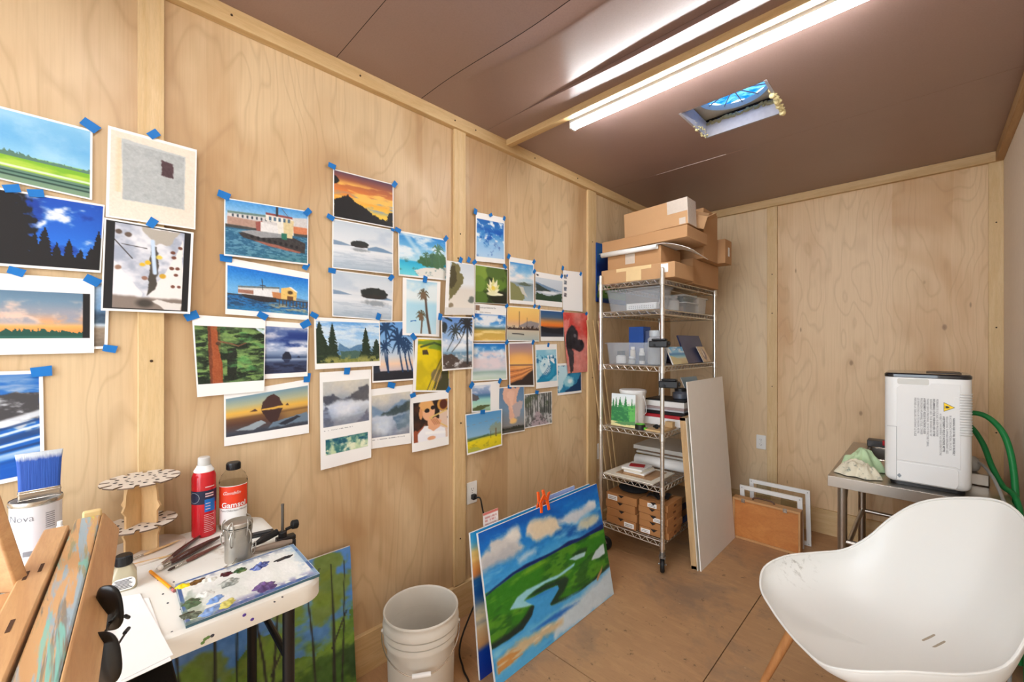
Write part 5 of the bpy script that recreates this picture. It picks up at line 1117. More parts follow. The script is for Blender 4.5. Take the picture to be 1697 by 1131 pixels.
for k, (c, lab) in enumerate((((40, 60, 110), 'blue book lying lowest behind the kraft boxes'), ((120, 84, 60), 'brown book above the blue book, lowest shelf'), ((30, 40, 70), 'navy book third from the base behind the kraft boxes'), ((150, 120, 90), 'tan book topmost behind the kraft boxes'))):
    b = MB(); b.box((.24, 2.86 + .008 * k, z + .0462 * k), (.565, 3.12 + .01 * (k % 2), z + .0462 * k + .045)); tag(b.build('book', pm('book_%d' % k if False else ('book_cloth_blue', 'book_cloth_brown', 'book_cloth_navy', 'book_cloth_tan')[k], rgb(*c), .6), bevel=.003), lab, 'book', G_BK)

# ------------------------------------------------------------ boards leaning on the shelving
t = thing('cradled_panel', 'edge of a wooden cradled panel leaning behind the large white board', 'panel', (.70, 3.0, 0))
b = MB(); y0, y1 = 2.725, 3.36; H = .965
def leanbox(b, xa, xb, th, y0, y1, h, z0=0):
    dx = (xb - xa); s = math.hypot(dx, h); nx, nz = h / s * th, -dx / s * th   # thickness towards the aisle
    b.hexa([(xa, y0, z0), (xa + nx, y0, z0 + nz), (xa + nx, y1, z0 + nz), (xa, y1, z0)], [(xb, y0, z0 + h), (xb + nx, y0, z0 + h + nz), (xb + nx, y1, z0 + h + nz), (xb, y1, z0 + h)])
leanbox(b, .690, .614, .037, y0, y0 + .02, H); leanbox(b, .690, .614, .037, y1 - .02, y1, H); leanbox(b, .689, .685, .037, y0, y1, .02); leanbox(b, .6155, .614, .037, y0, y1, .02, H - .02)
b.build('cradle', wood('raw_pine_edge', rgb(206, 172, 124), rgb(178, 142, 98), (12, 12, 1.5)), t, smooth=0)
b = MB(); leanbox(b, .728, .652, .004, y0, y1, H); b.build('face', M_mat, t, smooth=0)
t = MB(); leanbox(t, .742, .652, .0065, 2.735, 3.395, 1.20)
tag(t.build('primed_board', pm('off_white_primer', rgb(243, 239, 232), .75, var=.03, scale=18, bmp=.15), smooth=0), 'large off white primed board leaning against the side of the shelving', 'board')
# thin wood strips leaning in the corner behind the shelving
G_ST = 'thin wood strips leaning behind the shelving'
for k, (xx, yy, lab) in enumerate(((.028, 2.52, 'thin wood strip leaning nearest the shelving post by the wall'), (.030, 2.60, 'middle thin wood strip leaning behind the shelving'), (.032, 2.66, 'thin wood strip farthest along the wall behind the shelving'))):
    b = MB(); b.hexa([(xx, yy + .35, 0), (xx + .006, yy + .35, 0), (xx + .006, yy + .365, 0), (xx, yy + .365, 0)], [(xx - .006, yy, 1.62), (xx, yy, 1.62), (xx, yy + .015, 1.62), (xx - .006, yy + .015, 1.62)])
    tag(b.build('wood_strip', M_trimV, smooth=0), lab, 'wood strip', G_ST)
# ============================================================ white folding table and the painting things on it
TZ = .83
M_tab = pm('grubby_white_plastic', rgb(226, 222, 212), .5, var=.05, scale=12, bmp=.05, dirt=(rgb(176, 160, 136), 7, .60))
M_steelb = pm('black_tube_steel', rgb(20, 20, 22), .4)
TX0, TX1, TY0, TY1 = .035, .640, -.80, .438
t = thing('folding_table', 'white plastic folding table with black legs, spattered with paint', 'table', ((TX0 + TX1) / 2, (TY0 + TY1) / 2, 0))
b = MB(); rr = .055
outer = rrect(TX0, TY0, TX1, TY1, rr, 8); n = len(outer); cx, cy = (TX0 + TX1) / 2, (TY0 + TY1) / 2
def off_(pl, d):
    return [(x + d * (1 if x < cx else -1), y + d * (1 if y < cy else -1)) for x, y in pl]
rings = [(off_(outer, .012), TZ - .050), (outer, TZ - .046), (outer, TZ - .012), (off_(outer, .004), TZ - .003), (off_(outer, .012), TZ), (off_(outer, .022), TZ), (off_(outer, .026), TZ - .0015)]
vs = [(x, y, z) for pl, z in rings for x, y in pl]
fs = [(j * n + i, j * n + (i + 1) % n, (j + 1) * n + (i + 1) % n, (j + 1) * n + i) for j in range(len(rings) - 1) for i in range(n)]
fs += [tuple(range(n))[::-1], tuple((len(rings) - 1) * n + i for i in range(n))]
b.add(vs, fs); b.build('tabletop', M_tab, t, smooth=30)
TT = TZ - .0015
# flecks of dried paint on the top and its edge
rs = random.Random(8)
for nm, c, pts in (('violet_paint', (84, 60, 150), [(405, 1020), (418, 1013)]), ('green_paint', (96, 130, 70), [(340, 1060), (345, 1075), (336, 1066)]), ('dark_paint', (60, 62, 70), [(285, 1048), (300, 1010), (278, 1000), (455, 998), (468, 990), (262, 962), (270, 985), (288, 965), (352, 1040)])):
    for k, (px, py) in enumerate(pts):
        b = MB()
        p = on_x(px, py, TX1 + .0004) if py > 1010 and px > 330 else on_z(px, py, TT + .0004)
        if py > 1010 and px > 330:
            if not (TZ - .046 < p.z < TZ - .012): p.z = TZ - .030
            b.ball(p, .0042, 8, sc=(.12, 1, .9))
        else: b.ball(p, .004, 8, sc=(1, .6, .1))
        b.build('paint_fleck', pm(nm, rgb(*c), .5), t)
for x, y in ((.585, .365), (.150, .385)):
    b = MB(); b.cyl((x, y, .0), (x, y, TZ - .05), .0145, 14); b.build('leg', M_steelb, t)
for x in (.585, .150):
    b = MB(); b.cyl((x, -.70, .0), (x, -.70, TZ - .05), .0145, 14); b.build('leg', M_steelb, t)
b = MB(); b.cyl((.150, .385, .30), (.585, .365, .30), .010, 10); b.cyl((.150, .385, TZ - .065), (.585, .365, TZ - .065), .012, 10); b.build('cross_bar', M_steelb, t)
b = MB(); b.cyl((.35, .375, .62), (.35, .02, TZ - .055), .010, 10); b.cyl((.150, .38, .62), (.585, .367, .62), .009, 10); b.build('folding_brace', M_steelb, t)
b = MB(); b.box((.10, -.76, TZ - .066), (.115, .41, TZ - .049)); b.box((.53, -.76, TZ - .066), (.545, .40, TZ - .049)); b.build('under_rail', M_steelb, t)

# ------------------------------------------------------------ palette
def tp(px, py, dz=0): return on_z(px, py, TT + dz)
PA, PB, PC, PD = tp(290, 974), tp(486, 906), tp(530, 956), tp(308, 1044)
M_tapeblue = pm('painted_blue_tape', rgb(36, 88, 166), .6, var=.2, scale=40)
t = thing('glass_palette', 'rectangular glass paint palette with blue taped edges covered in oil paint', 'palette', (PA + PB + PC + PD) / 4)
def quadbox(b, Q, z0, z1):
    b.hexa([(p.x, p.y, z0) for p in Q], [(p.x, p.y, z1) for p in Q])
Qc = (PA + PB + PC + PD) / 4
def pq(u, v): return (PA * (1 - u) + PB * u) * (1 - v) + (PD * (1 - u) + PC * u) * v
def p_pal(P):
    P.fill((236, 237, 232)).tint(4, 3, .35, (218, 224, 216), (246, 246, 243))
    for e in ((0, 0, 1, .05), (0, .93, 1, 1), (0, 0, .03, 1), (.965, 0, 1, 1)):
        P.put(((P.U > e[0]) & (P.U < e[2]) & (P.V > e[1]) & (P.V < e[3])).astype(float), (52, 92, 150))
    P.clouds(.0, .10, (150, 158, 170), 14, 20, .5, .1).clouds(.88, 1, (128, 126, 168), 10, 16, .5, .1).put(sstep(.85, 1, P.U) * sstep(.4, .6, P.n(9, 9)) * .7, (150, 180, 200)).put((1 - sstep(0, .16, P.U)) * sstep(.5, .62, P.n(7, 9)) * .8, (96, 120, 104))
    P.ell(.22, .5, .16, .2, (214, 220, 214), .5, .8, .6).ell(.08, .68, .07, .2, (150, 166, 140), .5, 1.4, .7).ell(.13, .92, .07, .06, (206, 204, 150), .4, 1, .7).grain(.07, 50, 30)
P = Pic(140, 80, 2.2, 9); p_pal(P)
b = MB(); quadbox(b, [PA, PB, PC, PD][::-1], TT + .0004, TT + .0075); nb = len(b.v)
b.grid(lambda u, v: Vector((*pq(u, v)[:2], TT + .0079)), 140, 80)
b.col = np.vstack([np.tile(np.array(rgb(60, 96, 110)), (nb, 1)), P.lin()]); b.build('glass', M_paint, t, smooth=0)
def dab(label, px, py, c, c2, rx, ry, h, rot=0, seed=1):
    p = tp(px, py, .008); m_ = pm('paint_%d_%d_%d' % c if False else label.replace(' ', '_'), rgb(*c), .25, var=.0)
    nt = m_.node_tree
    if c2:
        pr = [n for n in nt.nodes if n.type == 'BSDF_PRINCIPLED'][0]
        nn = noise(nt, coords(nt, (40, 14, 20), rot=(0, 0, rot)), 2.0, 3, .6, 1.0)
        nt.links.new(mixc(nt, ramp(nt, nn, [(.42, 0.0), (.6, 1.0)]), rgb(*c), rgb(*c2)), pr.inputs['Base Color'])
    rs = random.Random(seed); b = MB(); ph = [rs.uniform(0, 6) for _ in range(6)]
    def fn(u, v):
        a = 2 * PI * u; r = v * (1 + .18 * math.sin(2 * a + ph[0]) + .12 * math.sin(5 * a + ph[1]) + .07 * math.sin(9 * a + ph[2]))
        x, y = rx * r * math.cos(a), ry * r * math.sin(a)
        z = h * (1 - v ** 2.2) * (.7 + .35 * math.sin(260 * x + ph[3]) * math.sin(210 * y + ph[4]) + .2 * math.sin(500 * y + 90 * x))
        return (p.x + x * math.cos(rot) - y * math.sin(rot), p.y + x * math.sin(rot) + y * math.cos(rot), p.z + max(0, z))
    b.grid(fn, 41, 13); o = b.build('paint_dab', m_, t, smooth=60); o['label'] = label; return o
dab('yellow paint', 303, 972, (240, 206, 20), None, .012, .016, .007, .3, 1)
dab('ochre brown paint', 326, 965, (120, 84, 30), (70, 46, 30), .014, .018, .004, .5, 2)
dab('maroon paint', 375, 952, (88, 24, 36), (60, 20, 30), .012, .016, .005, .2, 3)
dab('dark green paint', 398, 946, (36, 74, 34), (110, 130, 80), .013, .017, .006, .7, 4)
dab('ultramarine paint', 431, 939, (30, 34, 110), (120, 140, 200), .018, .022, .009, .2, 5)
dab('charcoal paint', 470, 926, (40, 40, 44), None, .010, .022, .004, .1, 6)
dab('grey white paint', 380, 966, (196, 200, 192), (120, 126, 120), .018, .026, .005, .4, 7)
dab('purple paint', 439, 973, (112, 84, 140), (78, 58, 104), .022, .028, .008, .3, 8)
dab('olive green paint', 318, 1000, (84, 106, 76), (60, 84, 60), .018, .022, .005, .9, 9)
dab('sky blue paint', 357, 994, (120, 158, 216), None, .014, .018, .005, .4, 10)
dab('pale yellow paint', 376, 1001, (218, 210, 120), (200, 190, 90), .014, .022, .005, .5, 11)
dab('blue paint', 350, 1012, (116, 150, 206), (150, 176, 216), .014, .026, .005, .3, 12)
dab('dark umber paint', 316, 1020, (54, 56, 46), (110, 120, 100), .018, .018, .005, .8, 13)
dab('white paint', 340, 985, (226, 228, 222), None, .016, .018, .006, .3, 14)
dab('off white paint', 346, 962, (222, 222, 212), None, .014, .016, .005, .1, 15)

# ------------------------------------------------------------ spray can, solvent bottle, brush washer
def lathe_at(name, prof, mat, t, M, n=32, **k):
    b = MB(); b.lathe(prof, n, M); return b.build(name, mat, t, **k)
def label_patch(t, name, mat, M, r, a0, a1, z0, z1, ex=.0008, n=16):
    b = MB(); b.lathe([(r + ex, z0), (r + ex, z1)], n, M, cap=False, a0=a0, a1=a1); return b.build(name, mat, t)
def wrap_text(b, s, size, M, r, a_c, z, bold=0, shear=0, squash=1):
    """letters bent around a cylinder of radius r, centred on angle a_c"""
    def fn(co):
        a = a_c + co.x * squash / r
        return Vector((r * math.cos(a), r * math.sin(a), z + co.y))
    b.text(s, size, M, fn, bold=bold, ext=0, align='CENTER', shear=shear)
p = tp(338, 886); M = Matrix.Translation((p.x, p.y, TT)); R_ = .033
AF = math.atan2(-p.y, CAMX - p.x)       # direction from the bottle towards the room's middle
t = thing('spray_can', 'tall red aerosol can with a navy band and clear cap', 'spray can', (p.x, p.y, TT))
M_redc = pm('red_can_paint', rgb(196, 22, 34), .25, var=.04, coat=.3)
lathe_at('body', [(R_ * .93, 0), (R_, .003), (R_, .190), (R_ * .94, .198), (R_ * .80, .208)], M_redc, t, M)
lathe_at('collar', [(R_ * .82, .206), (R_ * .84, .210), (R_ * .62, .222), (R_ * .58, .226)], M_white, t, M)
lathe_at('cap', [(R_ * .50, .224), (R_ * .52, .226), (R_ * .50, .250), (R_ * .42, .253)], pm('clear_cap_plastic', rgb(214, 212, 208), .15, alpha=.8), t, M)
label_patch(t, 'navy_band', pm('navy_print', rgb(34, 40, 66), .3), M, R_, AF - 1.4, AF + 1.4, .108, .150)
label_patch(t, 'blue_panel', pm('blue_print', rgb(30, 110, 190), .3), M, R_, AF + .05, AF + .95, .082, .122, .0014)
b = MB()
for k in range(10): b.lathe([(R_ + .0012, .018 + .006 * k), (R_ + .0012, .0195 + .006 * k)], 10, M, cap=False, a0=AF + .0, a1=AF + .9 - .15 * (k % 3))
for k in range(3): b.lathe([(R_ + .0020, .090 + .009 * k), (R_ + .0020, .0925 + .009 * k)], 8, M, cap=False, a0=AF + .12, a1=AF + .5)
for k in range(2): b.lathe([(R_ + .0016, .130 + .008 * k), (R_ + .0016, .134 + .008 * k)], 8, M, cap=False, a0=AF + .1, a1=AF + .8)
b.lathe([(R_ + .0014, .160), (R_ + .0014, .163)], 8, M, cap=False, a0=AF + .1, a1=AF + .9)
b.build('printed_lines', pm('pink_white_print', rgb(232, 190, 192), .5), t)
b = MB()
for k in range(20):
    a = 2 * PI * k / 20; a2 = 2 * PI * (k + 1) / 20
    f = lambda a, r: Vector(((R_ + .0016) * math.cos(AF - .85 + r * math.cos(a) / R_), (R_ + .0016) * math.sin(AF - .85 + r * math.cos(a) / R_), .129 + r * math.sin(a)))
    b.add([f(a, .017), f(a2, .017), f(a2, .0155), f(a, .0155)], [(0, 1, 2, 3)], M)
b.build('round_emblem', pm('grey_print_light', rgb(150, 152, 160), .5), t, smooth=0)

p = tp(387, 872); t = thing('solvent_bottle', 'clear solvent bottle with black cap and orange red and white label', 'bottle', (p.x, p.y, TT))
M = Matrix.Translation((p.x, p.y, TT)); R_ = .042; AF = math.atan2(-p.y, CAMX - p.x) - .03
M_pet = pm('clear_pet', rgb(244, 244, 240), .02, trans=1, ior=1.06, var=.01)
b = MB(); b.lathe([(R_ * .92, 0), (R_, .006), (R_, .142), (R_ * .97, .160), (R_ * .80, .178), (R_ * .50, .193), (R_ * .42, .197)], 36, M); b.build('body', M_pet, t)
lathe_at('liquid', [(R_ * .9, .003), (R_ * .955, .008), (R_ * .955, .150), (R_ * .955, .151)], pm('clear_solvent', rgb(240, 238, 230), .02, trans=1, ior=1.05, var=.01), t, M)
b = MB(); b.lathe([(R_ * .47, .194), (R_ * .49, .196), (R_ * .49, .215), (R_ * .44, .218)], 30, M)
for k in range(30): a = 2 * PI * k / 30; b.box((R_ * .485, -.0008, .196), (R_ * .51, .0008, .213), M @ rotz(a))
b.build('cap', M_blackp, t)
label_patch(t, 'white_label', M_white, M, R_, AF - 1.15, AF + 1.15, .020, .148, .0006, 24)
b = MB(); b.lathe([(R_ + .0011, .075), (R_ + .0011, .146)], 24, M, cap=False, a0=AF - 1.15, a1=AF + 1.15); b.build('orange_label', pm('orange_red_print', rgb(226, 62, 28), .45, var=.03), t)
b = MB(); wrap_text(b, 'Gamsol', .0245, M, R_ + .0018, AF + .05, .0775, .0005); wrap_text(b, 'Gamblin', .016, M, R_ + .0018, AF - .12, .120, -.0001, .45); b.build('white_lettering', M_white, t, smooth=0)
b = MB(); wrap_text(b, 'Pure Odorless Mineral', .0092, M, R_ + .0013, AF + .08, .064)
b.build('grey_lettering', pm('grey_lettering', rgb(120, 112, 112), .6), t, smooth=0)

p = tp(395, 927); t = thing('brush_washer', 'small stained steel brush washing can with wire clamps', 'can', (p.x, p.y, TT)); M = Matrix.Translation((p.x, p.y, TT)); R_ = .0335
M_st = pm('stained_steel', rgb(176, 170, 160), .42, .85, var=.28, scale=24, bmp=.1)
lathe_at('body', [(R_ * .97, 0), (R_, .004), (R_, .092), (R_ * 1.05, .094), (R_ * 1.05, .098)], M_st, t, M)
lathe_at('seal_ring', [(R_ * 1.0, .0965), (R_ * 1.055, .0968), (R_ * 1.055, .0985), (R_ * 1.0, .0988)], M_rubber, t, M)
lathe_at('lid', [(R_ * 1.06, .0990), (R_ * 1.08, .1), (R_ * 1.06, .108), (R_ * .95, .111), (R_ * .6, .109)], M_st, t, M)
for k, a in enumerate((-1.9, -.7, .6, 2.2)):
    b = MB(); ca, sa = math.cos(a), math.sin(a); tx, ty = -sa, ca
    f = lambda r, s, z: (ca * r + tx * s, sa * r + ty * s, z)
    b.tube(catmull([f(R_ * 1.03, -.007, .075), f(R_ * 1.12, -.008, .09), f(R_ * 1.15, -.006, .108), f(R_ * .95, 0, .118), f(R_ * 1.15, .006, .108), f(R_ * 1.12, .008, .09), f(R_ * 1.03, .007, .075)], 5), .0016, 6, M=M)
    b.tube(catmull([f(R_ * 1.02, 0, .09), f(R_ * 1.25, 0, .075), f(R_ * 1.2, 0, .055), f(R_ * 1.02, 0, .048)], 5), .0019, 6, M=M); b.build('clamp', M_st, t)
b = MB(); b.tube([(R_ * 1.1 * math.cos(2.2 + .0) - .0, R_ * 1.1 * math.sin(2.2), .05)] + [(.046 + .014 * math.cos(a), .028 + .004 * math.sin(a), .04 + .016 * math.sin(a)) for a in [PI * k / 6 for k in range(13)]], .001, 5, M=M); b.build('wire_handle', M_st, t)

# ------------------------------------------------------------ round brush stand
p = on_z(234, 915, TT); BX, BY = p.x, p.y
t = thing('brush_stand', 'round wooden two tier brush stand on a white disc base', 'brush stand', (BX, BY, TT)); M = xf((BX, BY, TT), .25)
M_ply3 = wood('craft_plywood', rgb(222, 186, 136), rgb(204, 164, 112), (5, 5, 1))
M_disc = pm('pale_disc_board', rgb(218, 206, 192), .6, var=.05, scale=20)
def notched(r, nn, depth, w_, hole_r):
    pts = []
    for k in range(nn):
        a0 = 2 * PI * k / nn; da = w_ / r
        for j in range(7): a = a0 + da + (2 * PI / nn - 2 * da) * j / 6; pts.append((r * math.cos(a), r * math.sin(a)))
        a1 = a0 + 2 * PI / nn; rd = r - depth
        for s, rad in ((-1, rd + w_), (-.7, rd + .3 * w_), (0, rd), (.7, rd + .3 * w_), (1, rd + w_)): a = a1 + s * w_ * .9 / rad; pts.append((rad * math.cos(a), rad * math.sin(a)))
    return pts
def disc(name, z, r, nn, rot):
    b = MB(); Md = M @ rotz(rot); pl_ = notched(r, nn, .024, .0058, 0); b.prism(pl_, z, z + .004, Md)
    for q_ in range(2, len(b.mi)): b.mi[q_] = 1
    o = b.build(name, [M_disc, pm('scorched_edge', rgb(110, 88, 70), .7)], t, smooth=0)
    h = MB()
    for k in range(nn):
        a = 2 * PI * (k + .5) / nn; h.lathe([(.0001, .0045), (.0055, .0045)], 12, Md @ Matrix.Translation((r * .62 * math.cos(a), r * .62 * math.sin(a), z)), cap=False)
        a = 2 * PI * k / nn; h.lathe([(.0001, .0045), (.004, .0045)], 10, Md @ Matrix.Translation((r * .36 * math.cos(a), r * .36 * math.sin(a), z)), cap=False)
    h.build('brush_holes', M_dark, o, smooth=0); return o
b = MB(); b.lathe([(.105, 0), (.106, .002), (.106, .005), (.104, .006)], 48, M); b.build('base_disc', M_disc, t)
disc('lower_disc', .085, .085, 10, .2); disc('upper_disc', .215, .092, 12, .1)
for a in (0, PI / 2):
    b = MB(); Mf = M @ rotz(a + .5)
    prof = [(-.052, .006), (.052, .006), (.052, .055), (.058, .07), (.050, .085), (.050, .125), (.060, .14), (.052, .155), (.050, .185), (.042, .215), (-.042, .215), (-.050, .185), (-.052, .155), (-.060, .14), (-.050, .125), (-.050, .085), (-.058, .07), (-.052, .055)]
    b.prism(prof, -.003 , .003, Mf @ Matrix.Rotation(PI / 2, 4, 'X')); b.build('fin', M_ply3, t, smooth=0)
# ------------------------------------------------------------ brushes, pencil, knives lying on the table
M_umber = pm('umber_lacquer', rgb(74, 42, 36), .25, coat=.4)
M_ferr = pm('nickel_ferrule', rgb(196, 190, 180), .25, 1.0)
M_brist = pm('white_bristle', rgb(226, 222, 214), .8)
G_BR = 'brushes lying on the folding table'
def brush(label, A, Bp, r, hm, bristle, kind='paint_brush', fer=.18, br=.10, dz=0, flat=1.0):
    A = tp(*A); Bp = tp(*Bp); L = (Bp - A).length; F = frame_m((A.x, A.y, TT + r * 1.05 + dz), Bp - A, Vector((0, 0, 1)).cross(Bp - A))
    t = thing(kind, label, 'brush', (A.x, A.y, TT + dz), G_BR)
    Fr = F @ Matrix.Rotation(PI / 2, 4, 'Y')
    lathe_at('handle', [(r * .35, L * (fer + br)), (r * .75, L * (fer + br + .03)), (r, L * .45), (r * .7, L * .8), (r * .25, L)], hm, t, Fr, 12)
    lathe_at('ferrule', [(r * .62, L * br), (r * .6, L * (fer + br + .01))], M_ferr, t, Fr, 12)
    lathe_at('bristles', [(r * .2, 0), (r * .62, L * br * .35), (r * .6, L * br + .001)], bristle, t, Fr, 12)
M_dbr = pm('dark_bristle', rgb(60, 44, 36), .8)
brush('dark handled brush pointing towards the spray can, white bristle tip', (258, 948), (338, 888), .0075, M_umber, M_brist)
brush('thick umber handled brush reaching towards the steel can', (262, 950), (368, 894), .0105, M_umber, M_brist, fer=.10, br=.05)
brush('slim brown brush lying beside the thick umber brush', (278, 950), (372, 903), .006, pm('red_brown_lacquer', rgb(104, 58, 46), .3, coat=.4), M_dbr)
brush('pale wooden handled brush lying across the stand base', (210, 938), (298, 902), .0045, M_ply3, M_dbr, dz=.007)
brush('long thin wooden brush along the rim of the stand base', (178, 950), (292, 921), .004, M_ply3, M_dbr)
t = thing('pencil', 'short orange pencil lying between the bottle and the palette', 'pencil', tp(250, 952))
A_, B_ = tp(249, 950), tp(289, 983); d = (B_ - A_).normalized(); up = Vector((0, 0, .0042 + TT))
A_.z = B_.z = TT + .0042
b = MB(); b.cyl(A_, A_ + (B_ - A_) * .86, .004, 6); b.build('shaft', pm('orange_lacquer', rgb(236, 150, 30), .35), t)
b = MB(); b.cyl(A_ + (B_ - A_) * .86, A_ + (B_ - A_) * .93, .0038, 12); b.build('ferrule', M_ferr, t)
b = MB(); b.cyl(A_ + (B_ - A_) * .93, B_, .0037, 12); b.build('eraser', pm('pink_eraser', rgb(176, 104, 100), .7), t)
t = thing('palette_knife', 'palette knife with a grey brown wooden handle above the palette', 'palette knife', tp(440, 915))
A_, B_ = tp(415, 921), tp(484, 903); A_.z = TT + .013; B_.z = TT + .0105
b = MB(); b.tube([A_, A_ + (B_ - A_) * .25, A_ + (B_ - A_) * .75, B_], .008, 12, radii=[.004, .008, .009, .006]); b.build('handle', pm('grey_brown_wood', rgb(140, 122, 106), .5, var=.15), t)
C_ = tp(384, 945); C_.z = TT + .0150; D_ = tp(402, 925); D_.z = TT + .020
b = MB(); b.tube(catmull([A_, D_, C_], 6), .0016, 8); b.build('neck', M_ferr, t)
b = MB(); E_ = tp(372, 951); E_.z = TT + .0150; s = Vector((.006, .006, 0))
b.hexa([C_ - s, C_ + s, E_ + s * .4, E_ - s * .4], [C_ - s + Vector((0, 0, .0008)), C_ + s + Vector((0, 0, .0008)), E_ + s * .4 + Vector((0, 0, .0008)), E_ - s * .4 + Vector((0, 0, .0008))]); b.build('blade', M_ferr, t)
t = thing('scraper_holder', 'flat black plastic scraper lying behind the steel can', 'scraper', tp(433, 886))
b = MB(); c = tp(434, 887); F = frame_m((c.x, c.y, TT), tp(447, 880) - tp(420, 888), Vector((0, 0, 1)).cross(Vector((1, 0, 0))))
F = xf((c.x, c.y, TT), math.atan2((tp(447, 882) - tp(420, 888)).y, (tp(447, 882) - tp(420, 888)).x))
b.prism(rrect(-.034, -.016, .034, .016, .005), 0, .008, F); b.build('body', M_blackp, t, bevel=.002)
b = MB(); b.prism(rrect(-.024, -.009, .026, .009, .003), .008, .0105, F); b.build('grip', pm('dark_grey_plastic', rgb(60, 62, 64), .5), t, bevel=.001)
# medium bottle with black cap
p = tp(205, 975); t = thing('medium_bottle', 'small square shouldered glass bottle of pale medium with black ribbed cap', 'bottle', (p.x, p.y, TT))
rz = math.atan2(-p.y, CAMX - p.x); M = xf((p.x, p.y, TT), rz)
b = MB(); rings = []
for w_, d_, z in ((.021, .024, 0), (.023, .026, .004), (.022, .025, .040), (.015, .017, .056), (.0125, .0125, .060)):
    rings.append([(x, y, z) for x, y in rrect(-w_, -d_, w_, d_, min(w_, d_) * .55, 5)])
n = len(rings[0]); b.add([v for r in rings for v in r], [(j * n + i, j * n + (i + 1) % n, (j + 1) * n + (i + 1) % n, (j + 1) * n + i) for j in range(len(rings) - 1) for i in range(n)] + [tuple(range(n))[::-1], tuple((len(rings) - 1) * n + i for i in range(n))], M)
b.build('body', pm('pale_medium_glass', rgb(196, 186, 156), .08, alpha=.8), t)
b = MB(); b.lathe([(.0165, .060), (.0172, .062), (.0172, .082), (.015, .0845)], 28, M)
for k in range(26): b.box((.0168, -.0006, .062), (.0178, .0006, .080), M @ rotz(2 * PI * k / 26))
b.build('cap', M_blackp, t)
b = MB(); b.prism(rrect(-.022, .004, .022, .034, .012), 0, .0008, M @ xf((.0228, 0, 0)) @ Matrix.Rotation(PI / 2, 4, 'Z') @ Matrix.Rotation(PI / 2, 4, 'X')); l = b.build('label', M_white, t, smooth=0)
b = MB()
for k in range(7): b.box((.0236, -.017 + .002 * (k % 2), .008 + .0034 * k), (.0242, .016 - .003 * (k % 3), .0094 + .0034 * k), M)
b.build('printed_lines', M_lblink, l, smooth=0)
# papers
G_SH = 'sheets of white paper on the folding table'
for k, (Q, lab) in enumerate((([(150, 1000), (232, 986), (287, 1088), (200, 1131)], 'topmost white paper sheet under the sunglasses on the table'), ([(140, 1010), (246, 992), (284, 1096), (190, 1140)], 'white paper sheet just beneath the topmost sheet on the table'))):
    b = MB(); Q = [tp(*c) for c in Q]; z_ = TT + .0008 + .0012 * (1 - k); quadbox(b, Q[::-1], z_, z_ + .0008); tag(b.build('paper_sheet', M_white, smooth=0), lab, 'paper', G_SH)
# tub with a wide brush standing in it
p = at_depth(56, 985, 1.0); p = on_z(60, 982, TT); t = thing('gesso_tub', 'grey white printed can holding the wide blue brush', 'can', (p.x, p.y, TT)); M = Matrix.Translation((p.x, p.y, TT)); R_ = .0445
AF = math.atan2(-p.y, CAMX - p.x)
M_gw = pm('grey_white_print', rgb(222, 222, 226), .4, var=.03)
b = MB(); b.lathe([(R_ * .96, 0), (R_, .004), (R_, .224), (R_ * 1.04, .228), (R_ * 1.04, .234), (R_ * .97, .236), (R_ * .95, .225), (R_ * .94, .01)], 40, M); b.build('body', M_gw, t)
b = MB(); b.lathe([(R_ * 1.045, .226), (R_ * 1.06, .229), (R_ * 1.06, .234), (R_ * 1.03, .237)], 40, M, cap=False); b.build('metal_rim', M_ferr, t)
b = MB(); wrap_text(b, 'Nova', .023, M, R_ + .0006, AF - .62, .192, -.0003); b.build('lettering', pm('grey_lettering_mid', rgb(112, 112, 118), .6), t, smooth=0)
b = MB()
for k in range(8): b.lathe([(R_ + .0006, .205 - .005 * k), (R_ + .0006, .2035 - .005 * k)], 6, M, cap=False, a0=AF + .35, a1=AF + .75)
b.build('printed_lines', pm('grey_lettering_mid', rgb(112, 112, 118), .6), t)
label_patch(t, 'grey_panel', pm('grey_panel', rgb(130, 130, 134), .5), M, R_, AF - .5, AF + .05, .108, .120)
t = thing('wide_brush', 'wide paint brush with blue bristles upright in the grey white can', 'brush', (p.x, p.y, TT + .01)); 
MB_ = xf((p.x + .002, p.y + .006, TT + .002), AF + PI / 2 + .05, 0, 0) @ Matrix.Diagonal((.90, .9, .985, 1))
b = MB(); b.prism(rrect(-.014, -.009, .014, .009, .006), 0, .19, MB_); b.build('handle', M_ply3, t, bevel=.003)
b = MB(); b.prism(rrect(-.040, -.011, .040, .011, .004), .185, .262, MB_); b.prism(rrect(-.041, -.012, .041, .012, .004), .236, .240, MB_); b.prism(rrect(-.041, -.012, .041, .012, .004), .252, .257, MB_); b.build('ferrule', M_ferr, t, bevel=.001)
def brm():
    m, nt, p_ = new_mat('blue_bristles'); sp = nt.nodes.new('ShaderNodeSeparateXYZ'); nt.links.new(coords(nt), sp.inputs[0])
    n = noise(nt, coords(nt, (160, 160, 3)), 2.0, 3); c = mixc(nt, n, rgb(20, 60, 150), rgb(50, 100, 190))
    a = nt.nodes.new('ShaderNodeMath'); a.operation = 'MULTIPLY_ADD'; a.inputs[1].default_value = .012; nt.links.new(n, a.inputs[0]); nt.links.new(sp.outputs[2], a.inputs[2])
    c = mixc(nt, ramp(nt, a.outputs[0], [(.340 - .262, 0.0), (.352 - .262, 1.0)]), c, rgb(206, 214, 222)); nt.links.new(c, p_.inputs['Base Color']); p_.inputs['Roughness'].default_value = .6
    bump(nt, p_, n, .5, .002); return m
b = MB()
for j, (w_, d_, z) in enumerate(((.039, .010, .258), (.040, .0105, .29), (.042, .009, .33), (.044, .005, .352))): pass
